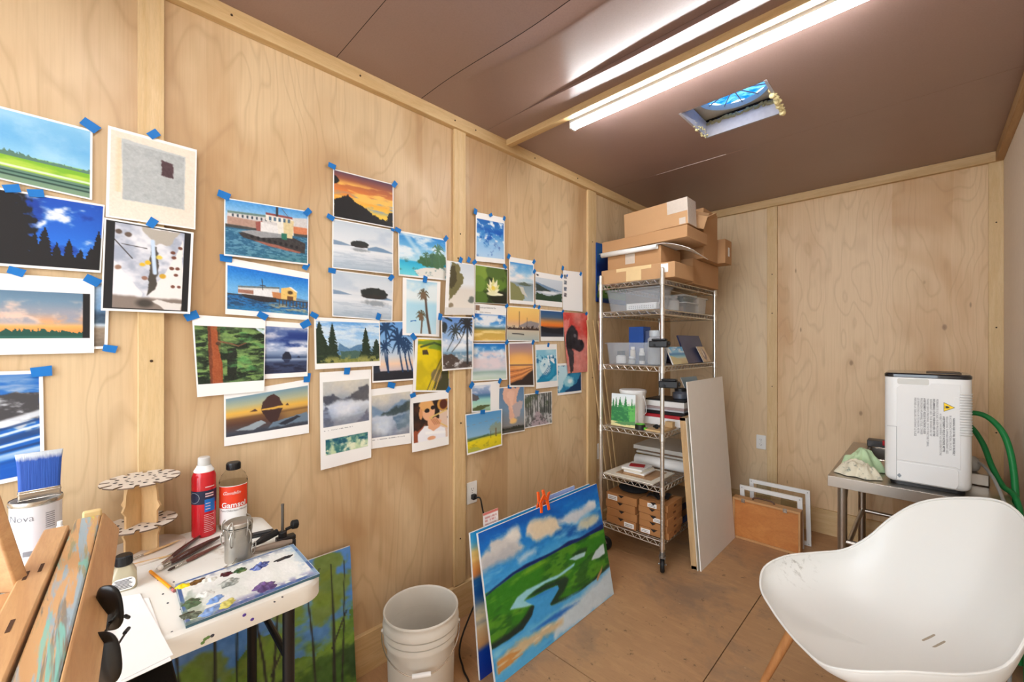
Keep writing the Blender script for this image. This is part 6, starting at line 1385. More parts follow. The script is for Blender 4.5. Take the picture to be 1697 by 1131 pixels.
prof = [(.039, .010, .258), (.040, .0105, .29), (.042, .009, .33), (.045, .004, .354)]; rings = [[(x, y, z) for x, y in rrect(-w_, -d_, w_, d_, d_ * .8, 3)] for w_, d_, z in prof]; n = len(rings[0])
b.add([v for r in rings for v in r], [(j * n + i, j * n + (i + 1) % n, (j + 1) * n + (i + 1) % n, (j + 1) * n + i) for j in range(3) for i in range(n)] + [tuple(range(n))[::-1], tuple(3 * n + i for i in range(n))], MB_)
o = b.build('bristles', brm(), t, loc=(p.x, p.y, TT + .002 + .258))
# low red spray can in front of the tub
p = on_z(99, 1006, TT); t = thing('spray_can', 'spray can with a bare nozzle and red label standing by the grey white can', 'spray can', (p.x, p.y, TT)); M = Matrix.Translation((p.x, p.y, TT)); R_ = .0255
lathe_at('body', [(R_ * .95, 0), (R_, .003), (R_, .150), (R_ * .97, .156)], M_redc, t, M)
lathe_at('shoulder', [(R_ * 1.03, .153), (R_ * 1.03, .158), (R_ * .85, .170), (R_ * .55, .180), (R_ * .55, .184), (R_ * .48, .184), (R_ * .45, .178)], M_ferr, t, M)
lathe_at('nozzle', [(.006, .178), (.006, .190), (.0045, .192), (.0045, .202)], M_white, t, M, 14)
# white cap and glass edge at the end of the row
p = on_z(-38, 995, TT); t = thing('glass_jar', 'white lidded glass jar beyond the grey white can on the table', 'jar', (p.x, p.y, TT)); M = Matrix.Translation((p.x, p.y, TT))
lathe_at('body', [(.036, 0), (.038, .004), (.038, .16), (.030, .178), (.026, .185)], pm('grey_glass', rgb(120, 130, 128), .08, alpha=.6), t, M); lathe_at('lid', [(.030, .186), (.031, .188), (.031, .212), (.028, .215)], M_white, t, M)

# ------------------------------------------------------------ table-edge clamp with a rod
c = tp(483, 893); cx, cy = c.x, TY1 - .012
t = thing('lamp_clamp', 'black screw clamp with an upright steel rod on the table corner', 'clamp', (cx, cy, TT))
b = MB(); b.cyl((cx, cy, TT), (cx, cy, TT + .115), .0042, 12); b.cyl((cx, cy, TT + .113), (cx, cy, TT + .117), .0048, 12); b.build('rod', pm('grey_steel_rod', rgb(120, 118, 114), .35, .9), t)
b = MB(); b.box((cx - .013, cy - .018, TT), (cx + .013, cy + .036, TT + .014)); b.box((cx - .013, cy + .022, TT - .10), (cx + .013, cy + .036, TT)); b.box((cx - .013, cy - .018, TT - .10), (cx + .013, cy + .036, TT - .088)); b.cyl((cx, cy, TT + .012), (cx, cy, TT + .032), .012, 16); b.build('body', M_blackp, t, bevel=.003)
b = MB(); b.tube([(cx - .01, cy - .012, TT + .030), (cx - .0, cy - .055, TT + .024), (cx + .01, cy - .085, TT + .018)], .009, 10, radii=[.010, .011, .004]); b.build('lever', M_blackp, t)
b = MB(); b.cyl((cx, cy + .01, TT + .034), (cx - .004, cy + .048, TT + .040), .005, 10)
b.lathe([(.012, 0), (.014, .003), (.014, .016), (.011, .019)], 12, frame_m((cx - .004, cy + .046, TT + .040), (1, 0, 0), (0, .1, 1)) @ Matrix.Rotation(0, 4, 'X')); b.build('knob', M_rubber, t)
b = MB(); b.cyl((cx, cy, TT - .10), (cx, cy, TT - .055), .005, 10); b.lathe([(.012, 0), (.012, .004)], 14, Matrix.Translation((cx, cy, TT - .0545))); b.build('screw', M_chromed, t)
# ============================================================ wooden easel ledge close to the camera
M_eas = wood('easel_hardwood', rgb(206, 162, 112), rgb(184, 134, 86), (1.2, 14, 14), rough=.45)
def smear_mat():
    m, nt, p = new_mat('paint_smeared_ledge')
    a = noise(nt, coords(nt, (1.2, 14, 14)), 2.2, 5, .6, .8); c = mixc(nt, a, rgb(208, 164, 114), rgb(186, 138, 90))
    for k, (col, lo) in enumerate(((rgb(136, 166, 180), .50), (rgb(146, 140, 100), .56), (rgb(120, 112, 100), .58), (rgb(198, 196, 74), .64), (rgb(120, 182, 168), .57), (rgb(90, 130, 196), .65))):
        n = noise(nt, coords(nt, (2.2, 30, 6), loc=(k * 3.1, k * 1.7, 0)), 2.0, 4, .6, .6); c = mixc(nt, ramp(nt, n, [(lo, 0.0), (lo + .06, .85)]), c, col)
    nt.links.new(c, p.inputs['Base Color']); p.inputs['Roughness'].default_value = .5; return m
EZ = 1.07
ea = thing('easel', 'paint smeared wooden studio easel close to the camera, its ledge crossing the corner', 'easel', (.85, -.12, 0))
D_ = Vector((.9976, -.069, 0)); NY = Vector((.069, .9976, 0))
E0 = Vector((.452, .018, EZ))     # far end of the ledge, aisle edge
def bar(b, s0, s1, n0, n1, z0, z1, tip=0):
    f = lambda s, n, z: E0 + D_ * s + NY * n + Vector((0, 0, z - EZ))
    b.hexa([f(s0, n0, z0), f(s1, n0, z0), f(s1, n1, z0), f(s0, n1, z0)], [f(s0, n0, z1), f(s1, n0, z1), f(s1, n1, z1), f(s0, n1, z1)])
b = MB(); bar(b, .012, .80, -.041, 0, EZ - .036, EZ); b.build('ledge_rail', smear_mat(), ea, bevel=.003)
b = MB(); f = lambda s, n, z: E0 + D_ * s + NY * n + Vector((0, 0, z - EZ))
b.hexa([f(.0, .0006, EZ - .045), f(.80, .0006, EZ - .045), f(.80, .030, EZ - .045), f(.0, .030, EZ - .045)], [f(.0, .0006, EZ - .001), f(.80, .0006, EZ - .001), f(.80, .004, EZ - .001), f(.0, .004, EZ - .001)]); b.build('bevelled_lip', M_eas, ea, bevel=.002)
b = MB(); bar(b, 0, .012, -.030, .001, EZ - .034, EZ + .012); b.build('end_stop', pm('pale_end_grain', rgb(214, 184, 128), .6, var=.1), ea, bevel=.004)
b = MB(); bar(b, .055, .80, -.081, -.0445, EZ - .030, EZ + .004); o = b.build('back_rail', M_eas, ea, bevel=.003)
for s0, n0 in ((.25, -.060), (.27, -.074), (.44, -.064)):
    s = MB(); bar(s, s0, s0 + .034, n0, n0 + .0045, EZ + .0038, EZ + .0046); s.build('slot', pm('dark_slot', rgb(74, 44, 22), .8), o, smooth=0)
b = MB(); bar(b, .30, .55, -.16, -.0815, EZ - .05, EZ - .01); b.build('carriage', M_eas, ea, bevel=.003)
P0 = at_depth(42, 1015, .70); 
b = MB(); T0 = at_depth(30, 985, .66); T1 = at_depth(-36, 790, .66); ww = Vector((CS, SN, 0)) * .05
tk = Vector((-SN, CS, 0)) * .02
b.hexa([T0 - ww, T0, T0 + tk, T0 - ww + tk], [T1 - ww, T1, T1 + tk, T1 - ww + tk]); b.build('side_arm', M_eas, ea, bevel=.003)
for x in (.70, .98):
    b = MB(); b.box((x - .022, -.19, .0), (x + .022, -.155, 1.05)); b.build('leg', M_eas, ea, bevel=.003)
b = MB(); b.box((.62, -.60, .0), (1.06, -.55, .04)); b.box((.68, -.60, .0), (.72, -.10, .05)); b.box((.96, -.60, .0), (1.00, -.10, .05)); b.build('base', M_eas, ea, bevel=.003)
# ------------------------------------------------------------ sunglasses hooked on the ledge
t = thing('sunglasses', 'black wraparound sunglasses hooked on the aisle edge of the easel ledge', 'sunglasses', (.8, .04, EZ - .06))
M_lens = pm('black_lens', rgb(14, 14, 16), .32)
def lens(px, py, Zc, rx, rz_, rot):
    c = at_depth(px, py, Zc); R3 = Vector((CS, SN, 0)); F3 = Vector((SN, -CS, 0))
    b = MB()
    def fn(u, v):
        a = 2 * PI * u; ca, sa = math.cos(a), math.sin(a); k = 1 / (abs(ca) ** 2.8 + abs(sa) ** 2.8) ** (1 / 2.8)
        x, z = rx * k * ca * math.sin(PI * v / 1), rz_ * k * sa * math.sin(PI * v)
        d = .012 * math.cos(PI * v)
        x2, z2 = x * math.cos(rot) - z * math.sin(rot), x * math.sin(rot) + z * math.cos(rot)
        return c + R3 * x2 + Vector((0, 0, z2)) + F3 * (d * .6 - 3 * x2 * x2)
    b.grid(fn, 41, 17); return b.build('lens', M_lens, t), c
_, c1 = lens(181, 1008, .662, .0205, .036, .12); _, c2 = lens(172, 1092, .598, .0235, .0385, .10)
b = MB(); b.tube(catmull([c1 + Vector((-.01, 0, -.026)), (c1 + c2) / 2 + Vector((-.012, .0, .0)), c2 + Vector((-.008, 0, .03))], 6), .003, 8); b.build('bridge', M_ferr, t)
for c, px, py, dep in ((c1, 213, 1024, .74), (c2, 213, 1042, .72)):
    e = at_depth(px, py, dep); b = MB(); b.tube(catmull([c + Vector((.006, .0, -.012)), (c + e) / 2 + Vector((0, .0, -.006)), e], 8), .0016, 8, radii=None); b.tube([e - (e - c) * .18, e], .003, 8); b.build('temple', M_rubber, t)
# ============================================================ paintings standing on the floor
def p_marsh(P):
    P.aa = .006
    hills = [(0.001, 0.413), (0.058, 0.394), (0.17, 0.364), (0.288, 0.356), (0.435, 0.368), (0.55, 0.37), (0.637, 0.356), (0.75, 0.378), (0.86, 0.376), (0.999, 0.368), (0.996, 0.417), (0.855, 0.403), (0.746, 0.4), (0.595, 0.388), (0.477, 0.389), (0.346, 0.386), (0.206, 0.379), (0.075, 0.403), (0.0, 0.423)]
    green = [(-0.001, 0.401), (0.075, 0.403), (0.206, 0.379), (0.346, 0.386), (0.477, 0.389), (0.595, 0.388), (0.746, 0.4), (0.855, 0.403), (1.006, 0.411), (1.01, 0.747), (0.788, 0.789), (0.426, 0.747), (0.303, 0.681), (0.206, 0.772), (0.103, 0.775), (-0.003, 0.763)]
    dleft = [(0.002, 0.724), (0.108, 0.735), (0.194, 0.716), (0.247, 0.682), (0.28, 0.653), (0.314, 0.66), (0.296, 0.732), (0.225, 0.778), (0.12, 0.784), (-0.003, 0.767)]
    dright = [(0.243, 0.586), (0.343, 0.569), (0.471, 0.59), (0.574, 0.603), (0.6, 0.643), (0.546, 0.707), (0.484, 0.734), (0.608, 0.776), (0.791, 0.772), (0.996, 0.722), (1.005, 0.769), (0.815, 0.79), (0.631, 0.789), (0.425, 0.749), (0.412, 0.723), (0.503, 0.65), (0.493, 0.627), (0.338, 0.601)]
    pale = [(0.136, 0.594), (0.196, 0.544), (0.266, 0.531), (0.347, 0.541), (0.432, 0.547), (0.521, 0.563), (0.606, 0.554), (0.675, 0.549), (0.659, 0.57), (0.578, 0.579), (0.495, 0.582), (0.408, 0.565), (0.322, 0.568), (0.27, 0.578), (0.238, 0.591), (0.284, 0.622), (0.306, 0.659), (0.224, 0.629)]
    blue = [(0.242, 0.593), (0.317, 0.609), (0.422, 0.619), (0.501, 0.634), (0.508, 0.664), (0.46, 0.699), (0.419, 0.731), (0.43, 0.75), (0.535, 0.78), (0.681, 0.789), (0.845, 0.779), (1.02, 0.757), (1.022, 1.013), (-0.009, 1.008), (0.0, 0.766), (0.103, 0.775), (0.206, 0.772), (0.281, 0.723), (0.306, 0.671)]
    pond1 = [(0.622, 0.5), (0.691, 0.496), (0.786, 0.515), (0.765, 0.545), (0.685, 0.534)]
    pond2 = [(0.819, 0.61), (0.885, 0.557), (0.977, 0.535), (0.972, 0.624), (0.901, 0.627)]
    dk1 = [(0.642, 0.483), (0.734, 0.471), (0.812, 0.492), (0.793, 0.521), (0.678, 0.501)]
    white = [(0.504, 0.831), (0.675, 0.826), (1.009, 0.766), (1.021, 1.017), (0.646, 1.005), (0.41, 1.006), (0.424, 0.914)]
    streak = [(0.249, 0.819), (0.437, 0.824), (0.597, 0.847), (0.676, 0.855), (0.474, 0.875), (0.306, 0.841)]
    sand = [(0.021, 0.856), (0.096, 0.838), (0.227, 0.834), (0.367, 0.857), (0.529, 0.895), (0.49, 0.921), (0.378, 0.929), (0.217, 0.916), (0.103, 0.928), (0.019, 0.934)]
    cyan = [(0.003, 0.773), (0.119, 0.798), (0.25, 0.81), (0.397, 0.795), (0.529, 0.819), (0.392, 0.833), (0.229, 0.821), (0.099, 0.816), (0.003, 0.835)]
    c1 = [(-0.008, 0.175), (0.051, 0.138), (0.079, 0.074), (0.163, 0.103), (0.214, 0.076), (0.259, 0.078), (0.281, 0.127), (0.261, 0.169), (0.287, 0.239), (0.221, 0.261), (0.109, 0.258), (-0.003, 0.261)]
    c1b = [(-0.004, 0.205), (0.08, 0.191), (0.19, 0.196), (0.274, 0.227), (0.221, 0.261), (0.109, 0.258), (-0.003, 0.261)]
    c2 = [(0.312, 0.141), (0.334, 0.077), (0.409, 0.077), (0.52, 0.092), (0.586, 0.158), (0.599, 0.236), (0.521, 0.246), (0.39, 0.223)]
    c3 = [(0.568, 0.166), (0.711, 0.133), (0.814, 0.157), (0.903, 0.128), (0.971, 0.143), (0.948, 0.203), (0.829, 0.229), (0.668, 0.239)]
    c4 = [(0.71, 0.301), (0.798, 0.252), (0.966, 0.268), (0.965, 0.323), (0.867, 0.335)]
    c5 = [(0.22, 0.295), (0.299, 0.27), (0.393, 0.279), (0.361, 0.31), (0.251, 0.331)]
    ly = [(0.284, 0.389), (0.431, 0.398), (0.495, 0.426), (0.362, 0.426), (0.24, 0.421)]
    P.grad([(0, (8, 92, 190)), (.12, (16, 116, 208)), (.3, (50, 150, 222)), (.42, (96, 186, 232)), (1, (96, 186, 232))], .1, 2).clouds(0, .4, (8, 80, 172), 2, 5, .58, .15).clouds(.1, .4, (120, 194, 236), 2, 8, .58, .1, 3)
    for c, k, w in ((c1, (206, 206, 204), .06), (c2, (222, 214, 200), .06), (c3, (206, 216, 226), .05), (c4, (196, 212, 216), .05), (c5, (170, 206, 232), .05)): P.poly(c, k, w, 12, 1, .022)
    P.poly(c1b, (170, 176, 186), .06, 10, .8, .05).poly([(u - .006, v - .012) for u, v in c1[2:8]], (236, 234, 226), .05, 14, .8, .03).poly([(u * .9 + .055, v * .85 + .02) for u, v in c2], (232, 214, 176), .06, 12, .7, .04).poly([(u, v * .9) for u, v in c3[1:6]], (232, 236, 238), .05, 12, .8, .02).poly([(u * .8 + .18, v * .8 + .055) for u, v in c4], (214, 206, 160), .05, 12, .6, .03)
    P.poly(green, (50, 128, 34), .006, 6)
    m = sum(P._in(green, P.U, P.V) for k in range(1)).astype(float)
    P.put(m * sstep(.48, .62, P.n(3, 7)) * .75, (34, 96, 34)).put(m * sstep(.54, .66, P.n(4, 14, 4, 5)) * .7, (96, 160, 42)).put(m * sstep(.58, .7, P.n(3, 10, 4, 9)) * .6, (24, 74, 40)).poly(ly, (126, 180, 44), .03, 10, .9, .02)
    P.poly(hills, (8, 34, 104), .008, 6).poly(dk1, (24, 60, 46), .02, 8, .9, .015).poly(dleft, (18, 42, 44), .01, 6, .95, .015).poly(dright, (20, 50, 46), .01, 6, .9, .015)
    P.poly(pale, (150, 214, 228), .008, 6).poly(pond1, (176, 216, 224), .01).poly(pond2, (204, 224, 230), .02).poly(blue, (60, 160, 226), .006, 6)
    m = P._in(blue, P.U, P.V).astype(float)
    P.put(m * sstep(.45, .62, P.n(2, 9, 4, 13)) * .5, (110, 196, 236)).put(m * sstep(.55, .68, P.n(2, 10, 4, 17)) * .5, (30, 120, 206))
    P.poly(white, (210, 224, 232), .06, 8, .95, .03).poly(cyan, (130, 204, 232), .03, 8, .8, .02).poly(streak, (24, 104, 200), .03, 8, .9, .015).poly(sand, (214, 190, 146), .05, 12, .95, .02)
    sm = (P._in(sand, P.U, P.V)).astype(float)
    P.put(sm * sstep(.5, .62, P.n(3, 26, 4, 23)) * .8, (200, 136, 66)).put(sm * sstep(.56, .68, P.n(4, 22, 4, 29)) * .7, (236, 222, 190)).poly([(.84, .78), (.93, .70), (.91, .75), (.86, .80)], (190, 146, 96), .03).grain(.06, 30, 40)
def leaner(name, label, y0, y1, xb, xt, h, thick, paint, seed, nx, ny, zb=0, edge=(226, 226, 226)):
    return painted_board(name, label, (xb, y0, zb), (xb, y1, zb), (xt, y0, zb + h), thick, paint, nx, ny, seed, edge)
leaner('marsh_painting', 'big painting of a blue river winding through a green marsh, standing on the floor', 1.203, 2.133, .482, .364, .610, .012, p_marsh, 21, 220, 150)
def p_second(P):
    P.grad([(0, (40, 150, 214)), (.1, (60, 164, 220)), (.14, (214, 196, 120)), (.22, (226, 170, 100)), (.3, (200, 120, 60)), (.33, (20, 84, 150)), (.6, (20, 70, 150)), (.66, (206, 180, 140)), (.78, (196, 150, 100)), (.82, (10, 60, 160)), (1, (8, 50, 150))]).clouds(.33, .62, (130, 200, 220), 1.5, 9, .55, .1).clouds(.5, .66, (222, 210, 170), 2, 12, .5, .1, 3).clouds(.1, .3, (240, 206, 130), 1, 8, .5, .1, 5)
leaner('seascape_painting', 'blue and sand seascape painting clamped behind the marsh painting', 1.180, 2.10, .405, .338, .612, .010, p_second, 22, 100, 80)
leaner('canvas_panel', 'lavender edged panel standing behind the seascape painting', 1.66, 1.975, .372, .318, .628, .006, lambda P: P.fill((150, 172, 226)).tint(2, 2, .5, (130, 156, 220), (176, 190, 232)), 23, 20, 20)  # a thin canvas panel, third in the row
G_OC = 'orange clamps gripping the two floor paintings'
M_or = pm('orange_plastic', rgb(240, 96, 24), .45)
for k, (yy, rx, lab) in enumerate(((1.628, -.20, 'orange spring clamp tilted, gripping the paintings'), (1.682, .04, 'orange spring clamp upright beside the tilted clamp'))):
    t = thing('spring_clamp', lab, 'clamp', (.352, yy, .595), G_OC); M = xf((.352, yy, .612), 0, rx)
    for s in (-1, 1):
        b = MB(); b.hexa([(s * .016 - .004, -.010, -.028), (s * .016 + .004, -.010, -.028), (s * .016 + .004, .010, -.028), (s * .016 - .004, .010, -.028)], [(s * .006 - .004, -.011, .02), (s * .006 + .004, -.011, .02), (s * .006 + .004, .011, .02), (s * .006 - .004, .011, .02)], M)
        b.build('jaw', M_or, t, bevel=.002)
        b = MB(); b.hexa([(s * .006 - .004, -.011, .02), (s * .006 + .004, -.011, .02), (s * .006 + .004, .011, .02), (s * .006 - .004, .011, .02)], [(s * .022 - .004, -.009, .068), (s * .022 + .004, -.009, .068), (s * .022 + .004, .009, .068), (s * .022 - .004, .009, .068)], M)
        b.build('handle', M_or, t, bevel=.003)
    b = MB(); b.tube([(.004 * math.cos(a), -.013 + .026 * k_ / 40, .018 + .004 * math.sin(a)) for k_, a in enumerate([k_ * .9 for k_ in range(41)])], .0012, 5, M=M); b.build('spring', M_ferr, t)
def p_card(P):
    P.fill((232, 226, 226)).text(.1, .09, .9, 12, .07, (196, 120, 116), .5).put((P.V < .05).astype(float), (214, 120, 110))
painted_board('printed_card', 'small white card with red print behind the floor paintings by the outlet', (.325, 1.278, .44), (.325, 1.372, .44), (.312, 1.278, .665), .0012, p_card, 24, 50, 6, cat='card', mat=M_ink)
# forest painting behind the folding table
def p_forest(P):
    P.grad([(0, (90, 150, 224)), (.35, (84, 146, 222)), (.6, (86, 140, 190)), (1, (86, 130, 90))]).clouds(0, .35, (130, 176, 232), 2, 4, .55, .15)
    P.poly([(0, .35), (.1, .3), (.25, .4), (.4, .6), (.55, .48), (.62, .3), (.75, .55), (.85, .62), (1, .42), (1, 1.1), (0, 1.1)], (92, 128, 60), .12, 7).poly([(0, .5), (.3, .55), (.5, .62), (.7, .7), (1, .55), (1, 1.1), (0, 1.1)], (66, 104, 44), .12, 8).tint(1, 1, 0, (0, 0, 0), (0, 0, 0))
    for x, y, r in ((.90, .06, .07), (.80, .12, .06), (.93, .22, .08), (.87, .34, .07), (.75, .28, .06), (.62, .5, .09), (.45, .45, .1), (.3, .5, .12), (.15, .45, .12)): P.ell(x, y, r, r * 1.25, (124, 148, 62), .25, 1.6, .9)
    P.clouds(.3, 1, (120, 158, 60), 4, 7, .58, .1).clouds(.5, 1, (50, 80, 40), 4, 7, .6, .1, 4)
    for x0, x1, w in ((.91, .90, .010), (.80, .83, .007), (.70, .64, .009), (.97, .93, .006), (.6, .66, .008), (.48, .46, .010), (.36, .38, .008), (.25, .22, .010), (.14, .18, .008), (.05, .06, .01), (.55, .53, .006)):
        P.line([(x1, 1.0), ((x0 + x1) / 2 + .006, .5), (x0, .08)], w * 1.2, (44, 48, 44), w1=w * .5)
    P.line([(.90, .62), (.97, .42)], .006, (50, 54, 48)).line([(.80, .2), (.86, .08)], .005, (50, 54, 48)).line([(.66, .6), (.74, .38)], .006, (50, 54, 48))
    P.poly([(.4, 1), (.7, .9), (.9, .94), (1, 1.1), (.3, 1.1)], (122, 130, 84), .06).grain(.1, 30, 30)
leaner('forest_painting', 'painting of slender trees against blue sky, standing behind the folding table', -.14, .775, .098, .034, .592, .010, p_forest, 41, 190, 130)

# ============================================================ outlets, plug and cord
M_plate = pm('white_cover_plate', rgb(232, 230, 224), .35, var=.02)
def outlet(label, o, X, up=(0, 0, 1)):
    F = frame_m(o, X, up); t = thing('wall_outlet', label, 'outlet', o)
    b = MB(); b.prism(rrect(-.036, -.059, .036, .059, .006), 0, .0055, F); b.build('cover_plate', M_plate, t, bevel=.0025)
    for zc in (.0195, -.0195):
        b = MB(); b.prism(rrect(-.0165, zc - .0135, .0165, zc + .0135, .010), .0056, .0072, F); s = b.build('socket', M_plate, t, smooth=0)
        b = MB(); b.box((-.0075, zc - .002, .0073), (-.0052, zc + .0075, .0076), F); b.box((.0052, zc - .002, .0073), (.0072, zc + .0065, .0076), F); b.lathe([(.0001, .0076), (.0024, .0076)], 10, F @ Matrix.Translation((0, zc - .0075, 0)), cap=False)
        b.build('slots', M_blackp, s, smooth=0)
    b = MB(); b.ball((0, 0, .0058), .003, 8, F, (1, 1, .4)); b.build('screw', M_chromed, t)
    return F
a = on_x(781.5, 816.5, 0); F1 = outlet('white double outlet with a black plug, low on the wall by the floor paintings', (0, a.y, a.z), (0, 1, 0))
a = on_x(993.5, 747.5, 0); outlet('white double outlet on the wall beside the shelving post', (0, a.y, a.z), (0, 1, 0))
a = on_y(1261.5, 733, ROOM_Y); outlet('white double outlet on the back wall above the wooden case', (a.x, ROOM_Y, a.z), (1, 0, 0))
t = thing('power_cord', 'black power cord plugged into the low outlet, trailing behind the paintings', 'cord', (0, F1.translation.y, 0))
b = MB(); b.box((-.012, -.034, .0075), (.014, -.006, .030), F1); b.build('plug', M_blackp, t, bevel=.004)
w0 = F1 @ Vector((.006, -.022, .030)); y_ = w0.y
pts = [w0, w0 + Vector((.02, .012, -.002)), w0 + Vector((.025, .022, -.05)), Vector((.06, y_ + .035, .48)), Vector((.10, y_ + .02, .25)), Vector((.20, 1.24, .05)), Vector((.30, 1.17, .006)), Vector((.385, 1.135, .0045)), Vector((.47, 1.05, .0045)), Vector((.53, .98, .0045)), Vector((.60, .93, .0045))]
b = MB(); b.tube(catmull(pts, 8), .0042, 8); b.build('cable', M_rubber, t)

# ============================================================ plastic bucket
t = thing('plastic_bucket', 'open white plastic bucket with wire bail handle on the floor', 'bucket', (.283, .965, 0)); M = xf((.283, .965, 0))
M_pail = pm('scuffed_white_pail', rgb(214, 209, 198), .5, var=.06, scale=6, dirt=(rgb(150, 140, 122), 42, .70), bmp=.05)
b = MB()
b.lathe([(.128, 0), (.131, .004), (.137, .252), (.1375, .254), (.1490, .256), (.1495, .264), (.1465, .278), (.139, .281), (.139, .284), (.1515, .286), (.152, .292), (.149, .306), (.141, .309), (.141, .312), (.1535, .314), (.154, .320), (.151, .336), (.145, .350), (.146, .356), (.1515, .358), (.1520, .364), (.149, .367), (.146, .366), (.1435, .36), (.1345, .20), (.126, .006), (.10, .005), (.001, .005)], 56, M, cap=False)
b.lathe([(.001, 0), (.128, 0)], 56, M, cap=False); b.build('body', M_pail, t, smooth=50)
b = MB(); a0 = -.52; ca, sa = math.cos(a0), math.sin(a0)
pts = []
for k in range(25):
    a = PI * k / 24; r = .158
    # bail hanging down over the aisle side
    s = math.cos(a) * r; d = math.sin(a)
    pts.append((CS * 0 + s * .55 + d * .125, s * .835 * 1 - d * .10 * 0 + s * 0, .285 - .175 * d))
ax = Vector((.54, .84, 0)); nx_ = Vector((.84, -.54, 0))
pts = [ax * (.156 * math.cos(PI * k / 28)) + nx_ * (.162 * math.sin(PI * k / 28) ** .8) + Vector((0, 0, .285 - .088 * math.sin(PI * k / 28) ** 1.5)) for k in range(29)]
b.tube(pts, .0022, 8, M=M); hd = b.build('bail_handle', M_ferr, t)
b = MB(); b.cyl(Vector(pts[12]) + Vector((0, 0, 0)), pts[16], .0085, 14, M=M); b.build('grip', M_white, hd)
for s in (-1, 1):
    b = MB(); c = ax * (.150 * s); b.ball(c + Vector((0, 0, .285)), .011, 10, M); b.build('ear', M_pail, t)

# ============================================================ wooden case and white frames by the back wall
t = thing('wooden_case', 'flat wooden carrying case with a leather handle standing on the floor by the back wall', 'case', (.94, 3.44, 0))
M_case = wood('orange_plywood_case', rgb(206, 138, 74), rgb(184, 112, 56), (3, 3, 5), rough=.35)
x0, x1, y0, y1, h = .728, 1.155, 3.402, 3.475, .300
b = MB(); b.box((x0, y0 + .006, 0), (x1, y1, .014)); b.box((x0, y0 + .006, h - .014), (x1, y1, h)); b.box((x0, y0 + .006, .014), (x0 + .014, y1, h - .014)); b.box((x1 - .014, y0 + .006, .014), (x1, y1, h - .014)); b.build('frame', wood('case_edge_wood', rgb(206, 158, 106), rgb(186, 134, 82), (2, 12, 2)), t, bevel=.002)
b = MB(); b.box((x0 + .012, y0 + .010, .012), (x1 - .012, y0 + .015, h - .012)); b.box((x0 + .012, y1 - .008, .012), (x1 - .012, y1 - .003, h - .012)); b.build('panel', M_case, t, smooth=0)
b = MB()
b.box((x0, y0, 0), (x1, y0 + .010, .016)); b.box((x0, y0, h - .016), (x1, y0 + .010, h)); b.box((x0, y0, .016), (x0 + .012, y0 + .010, h - .016)); b.box((x1 - .012, y0, .016), (x1, y0 + .010, h - .016)); b.build('lid_frame', wood('case_edge_wood', rgb(206, 158, 106), rgb(186, 134, 82), (2, 12, 2)), t, bevel=.0015)
b = MB(); b.tube(catmull([(.855, 3.435, h + .002), (.868, 3.435, h + .016), (.925, 3.435, h + .022), (.982, 3.435, h + .016), (.995, 3.435, h + .002)], 8), .006, 8); b.build('handle', pm('brown_leather', rgb(90, 60, 42), .6), t)
for x in (.80, 1.065):
    b = MB(); b.box((x - .012, y0 - .002, h - .026), (x + .012, y0 + .001, h + .001)); b.tube([(x - .009, y0 - .003, h - .004), (x - .009, y0 - .004, h - .020), (x + .009, y0 - .004, h - .020), (x + .009, y0 - .003, h - .004)], .0014, 6); b.build('latch', M_ferr, t, smooth=0)
M_wf = pm('white_frame_paint', rgb(232, 231, 228), .45, var=.02)
G_WF = 'white frames leaning behind the wooden case'
def openframe(label, x0, x1, yb, yt, h, w_, th):
    t = thing('picture_frame', label, 'frame', ((x0 + x1) / 2, yb, 0), G_WF)  # an open picture frame made of four mouldings
    X = Vector((1, 0, 0)); Y = Vector((0, yt - yb, h)).normalized(); F = frame_m((x0, yb, .001), X, Y); L = math.hypot(h, yt - yb); W = x1 - x0
    for lo, hi in (((0, 0, 0), (W, w_, th)), ((0, L - w_, 0), (W, L, th)), ((0, w_, 0), (w_, L - w_, th)), ((W - w_, w_, 0), (W, L - w_, th))):
        b = MB(); b.box(lo, hi, F); b.build('moulding', M_wf, t, bevel=.0012)
    for u in (w_ / 2, W - w_ / 2):
        for v in (w_ / 2, L - w_ / 2):
            b = MB(); b.lathe([(.0001, th + .0006), (.003, th + .0006)], 8, F @ Matrix.Translation((u, v, 0)), cap=False); b.build('screw_hole', M_dark, t, smooth=0)
    return t
openframe('white open frame leaning directly behind the wooden case', .752, 1.150, 3.560, 3.500, .375, .030, .014)
openframe('farther white open frame leaning behind the nearer frame', .795, 1.180, 3.640, 3.585, .410, .028, .014)
G_GP = 'glass panes standing behind the white frames'
for k, (x0, x1, yb, hh, lab) in enumerate(((.80, .90, 3.70, .33, 'narrow glass pane seen through the white frames'), (.96, 1.06, 3.74, .29, 'shorter glass pane seen through the white frames'))):
    b = MB(); b.hexa([(x0, yb, 0), (x1, yb, 0), (x1, yb + .004, 0), (x0, yb + .004, 0)], [(x0, yb + .05, hh), (x1, yb + .05, hh), (x1, yb + .054, hh), (x0, yb + .054, hh)])
    tag(b.build('glass_sheet', pm('pane_glass', rgb(226, 232, 226), .02, trans=1, ior=1.12, var=.01), smooth=0), lab, 'glass pane', G_GP)

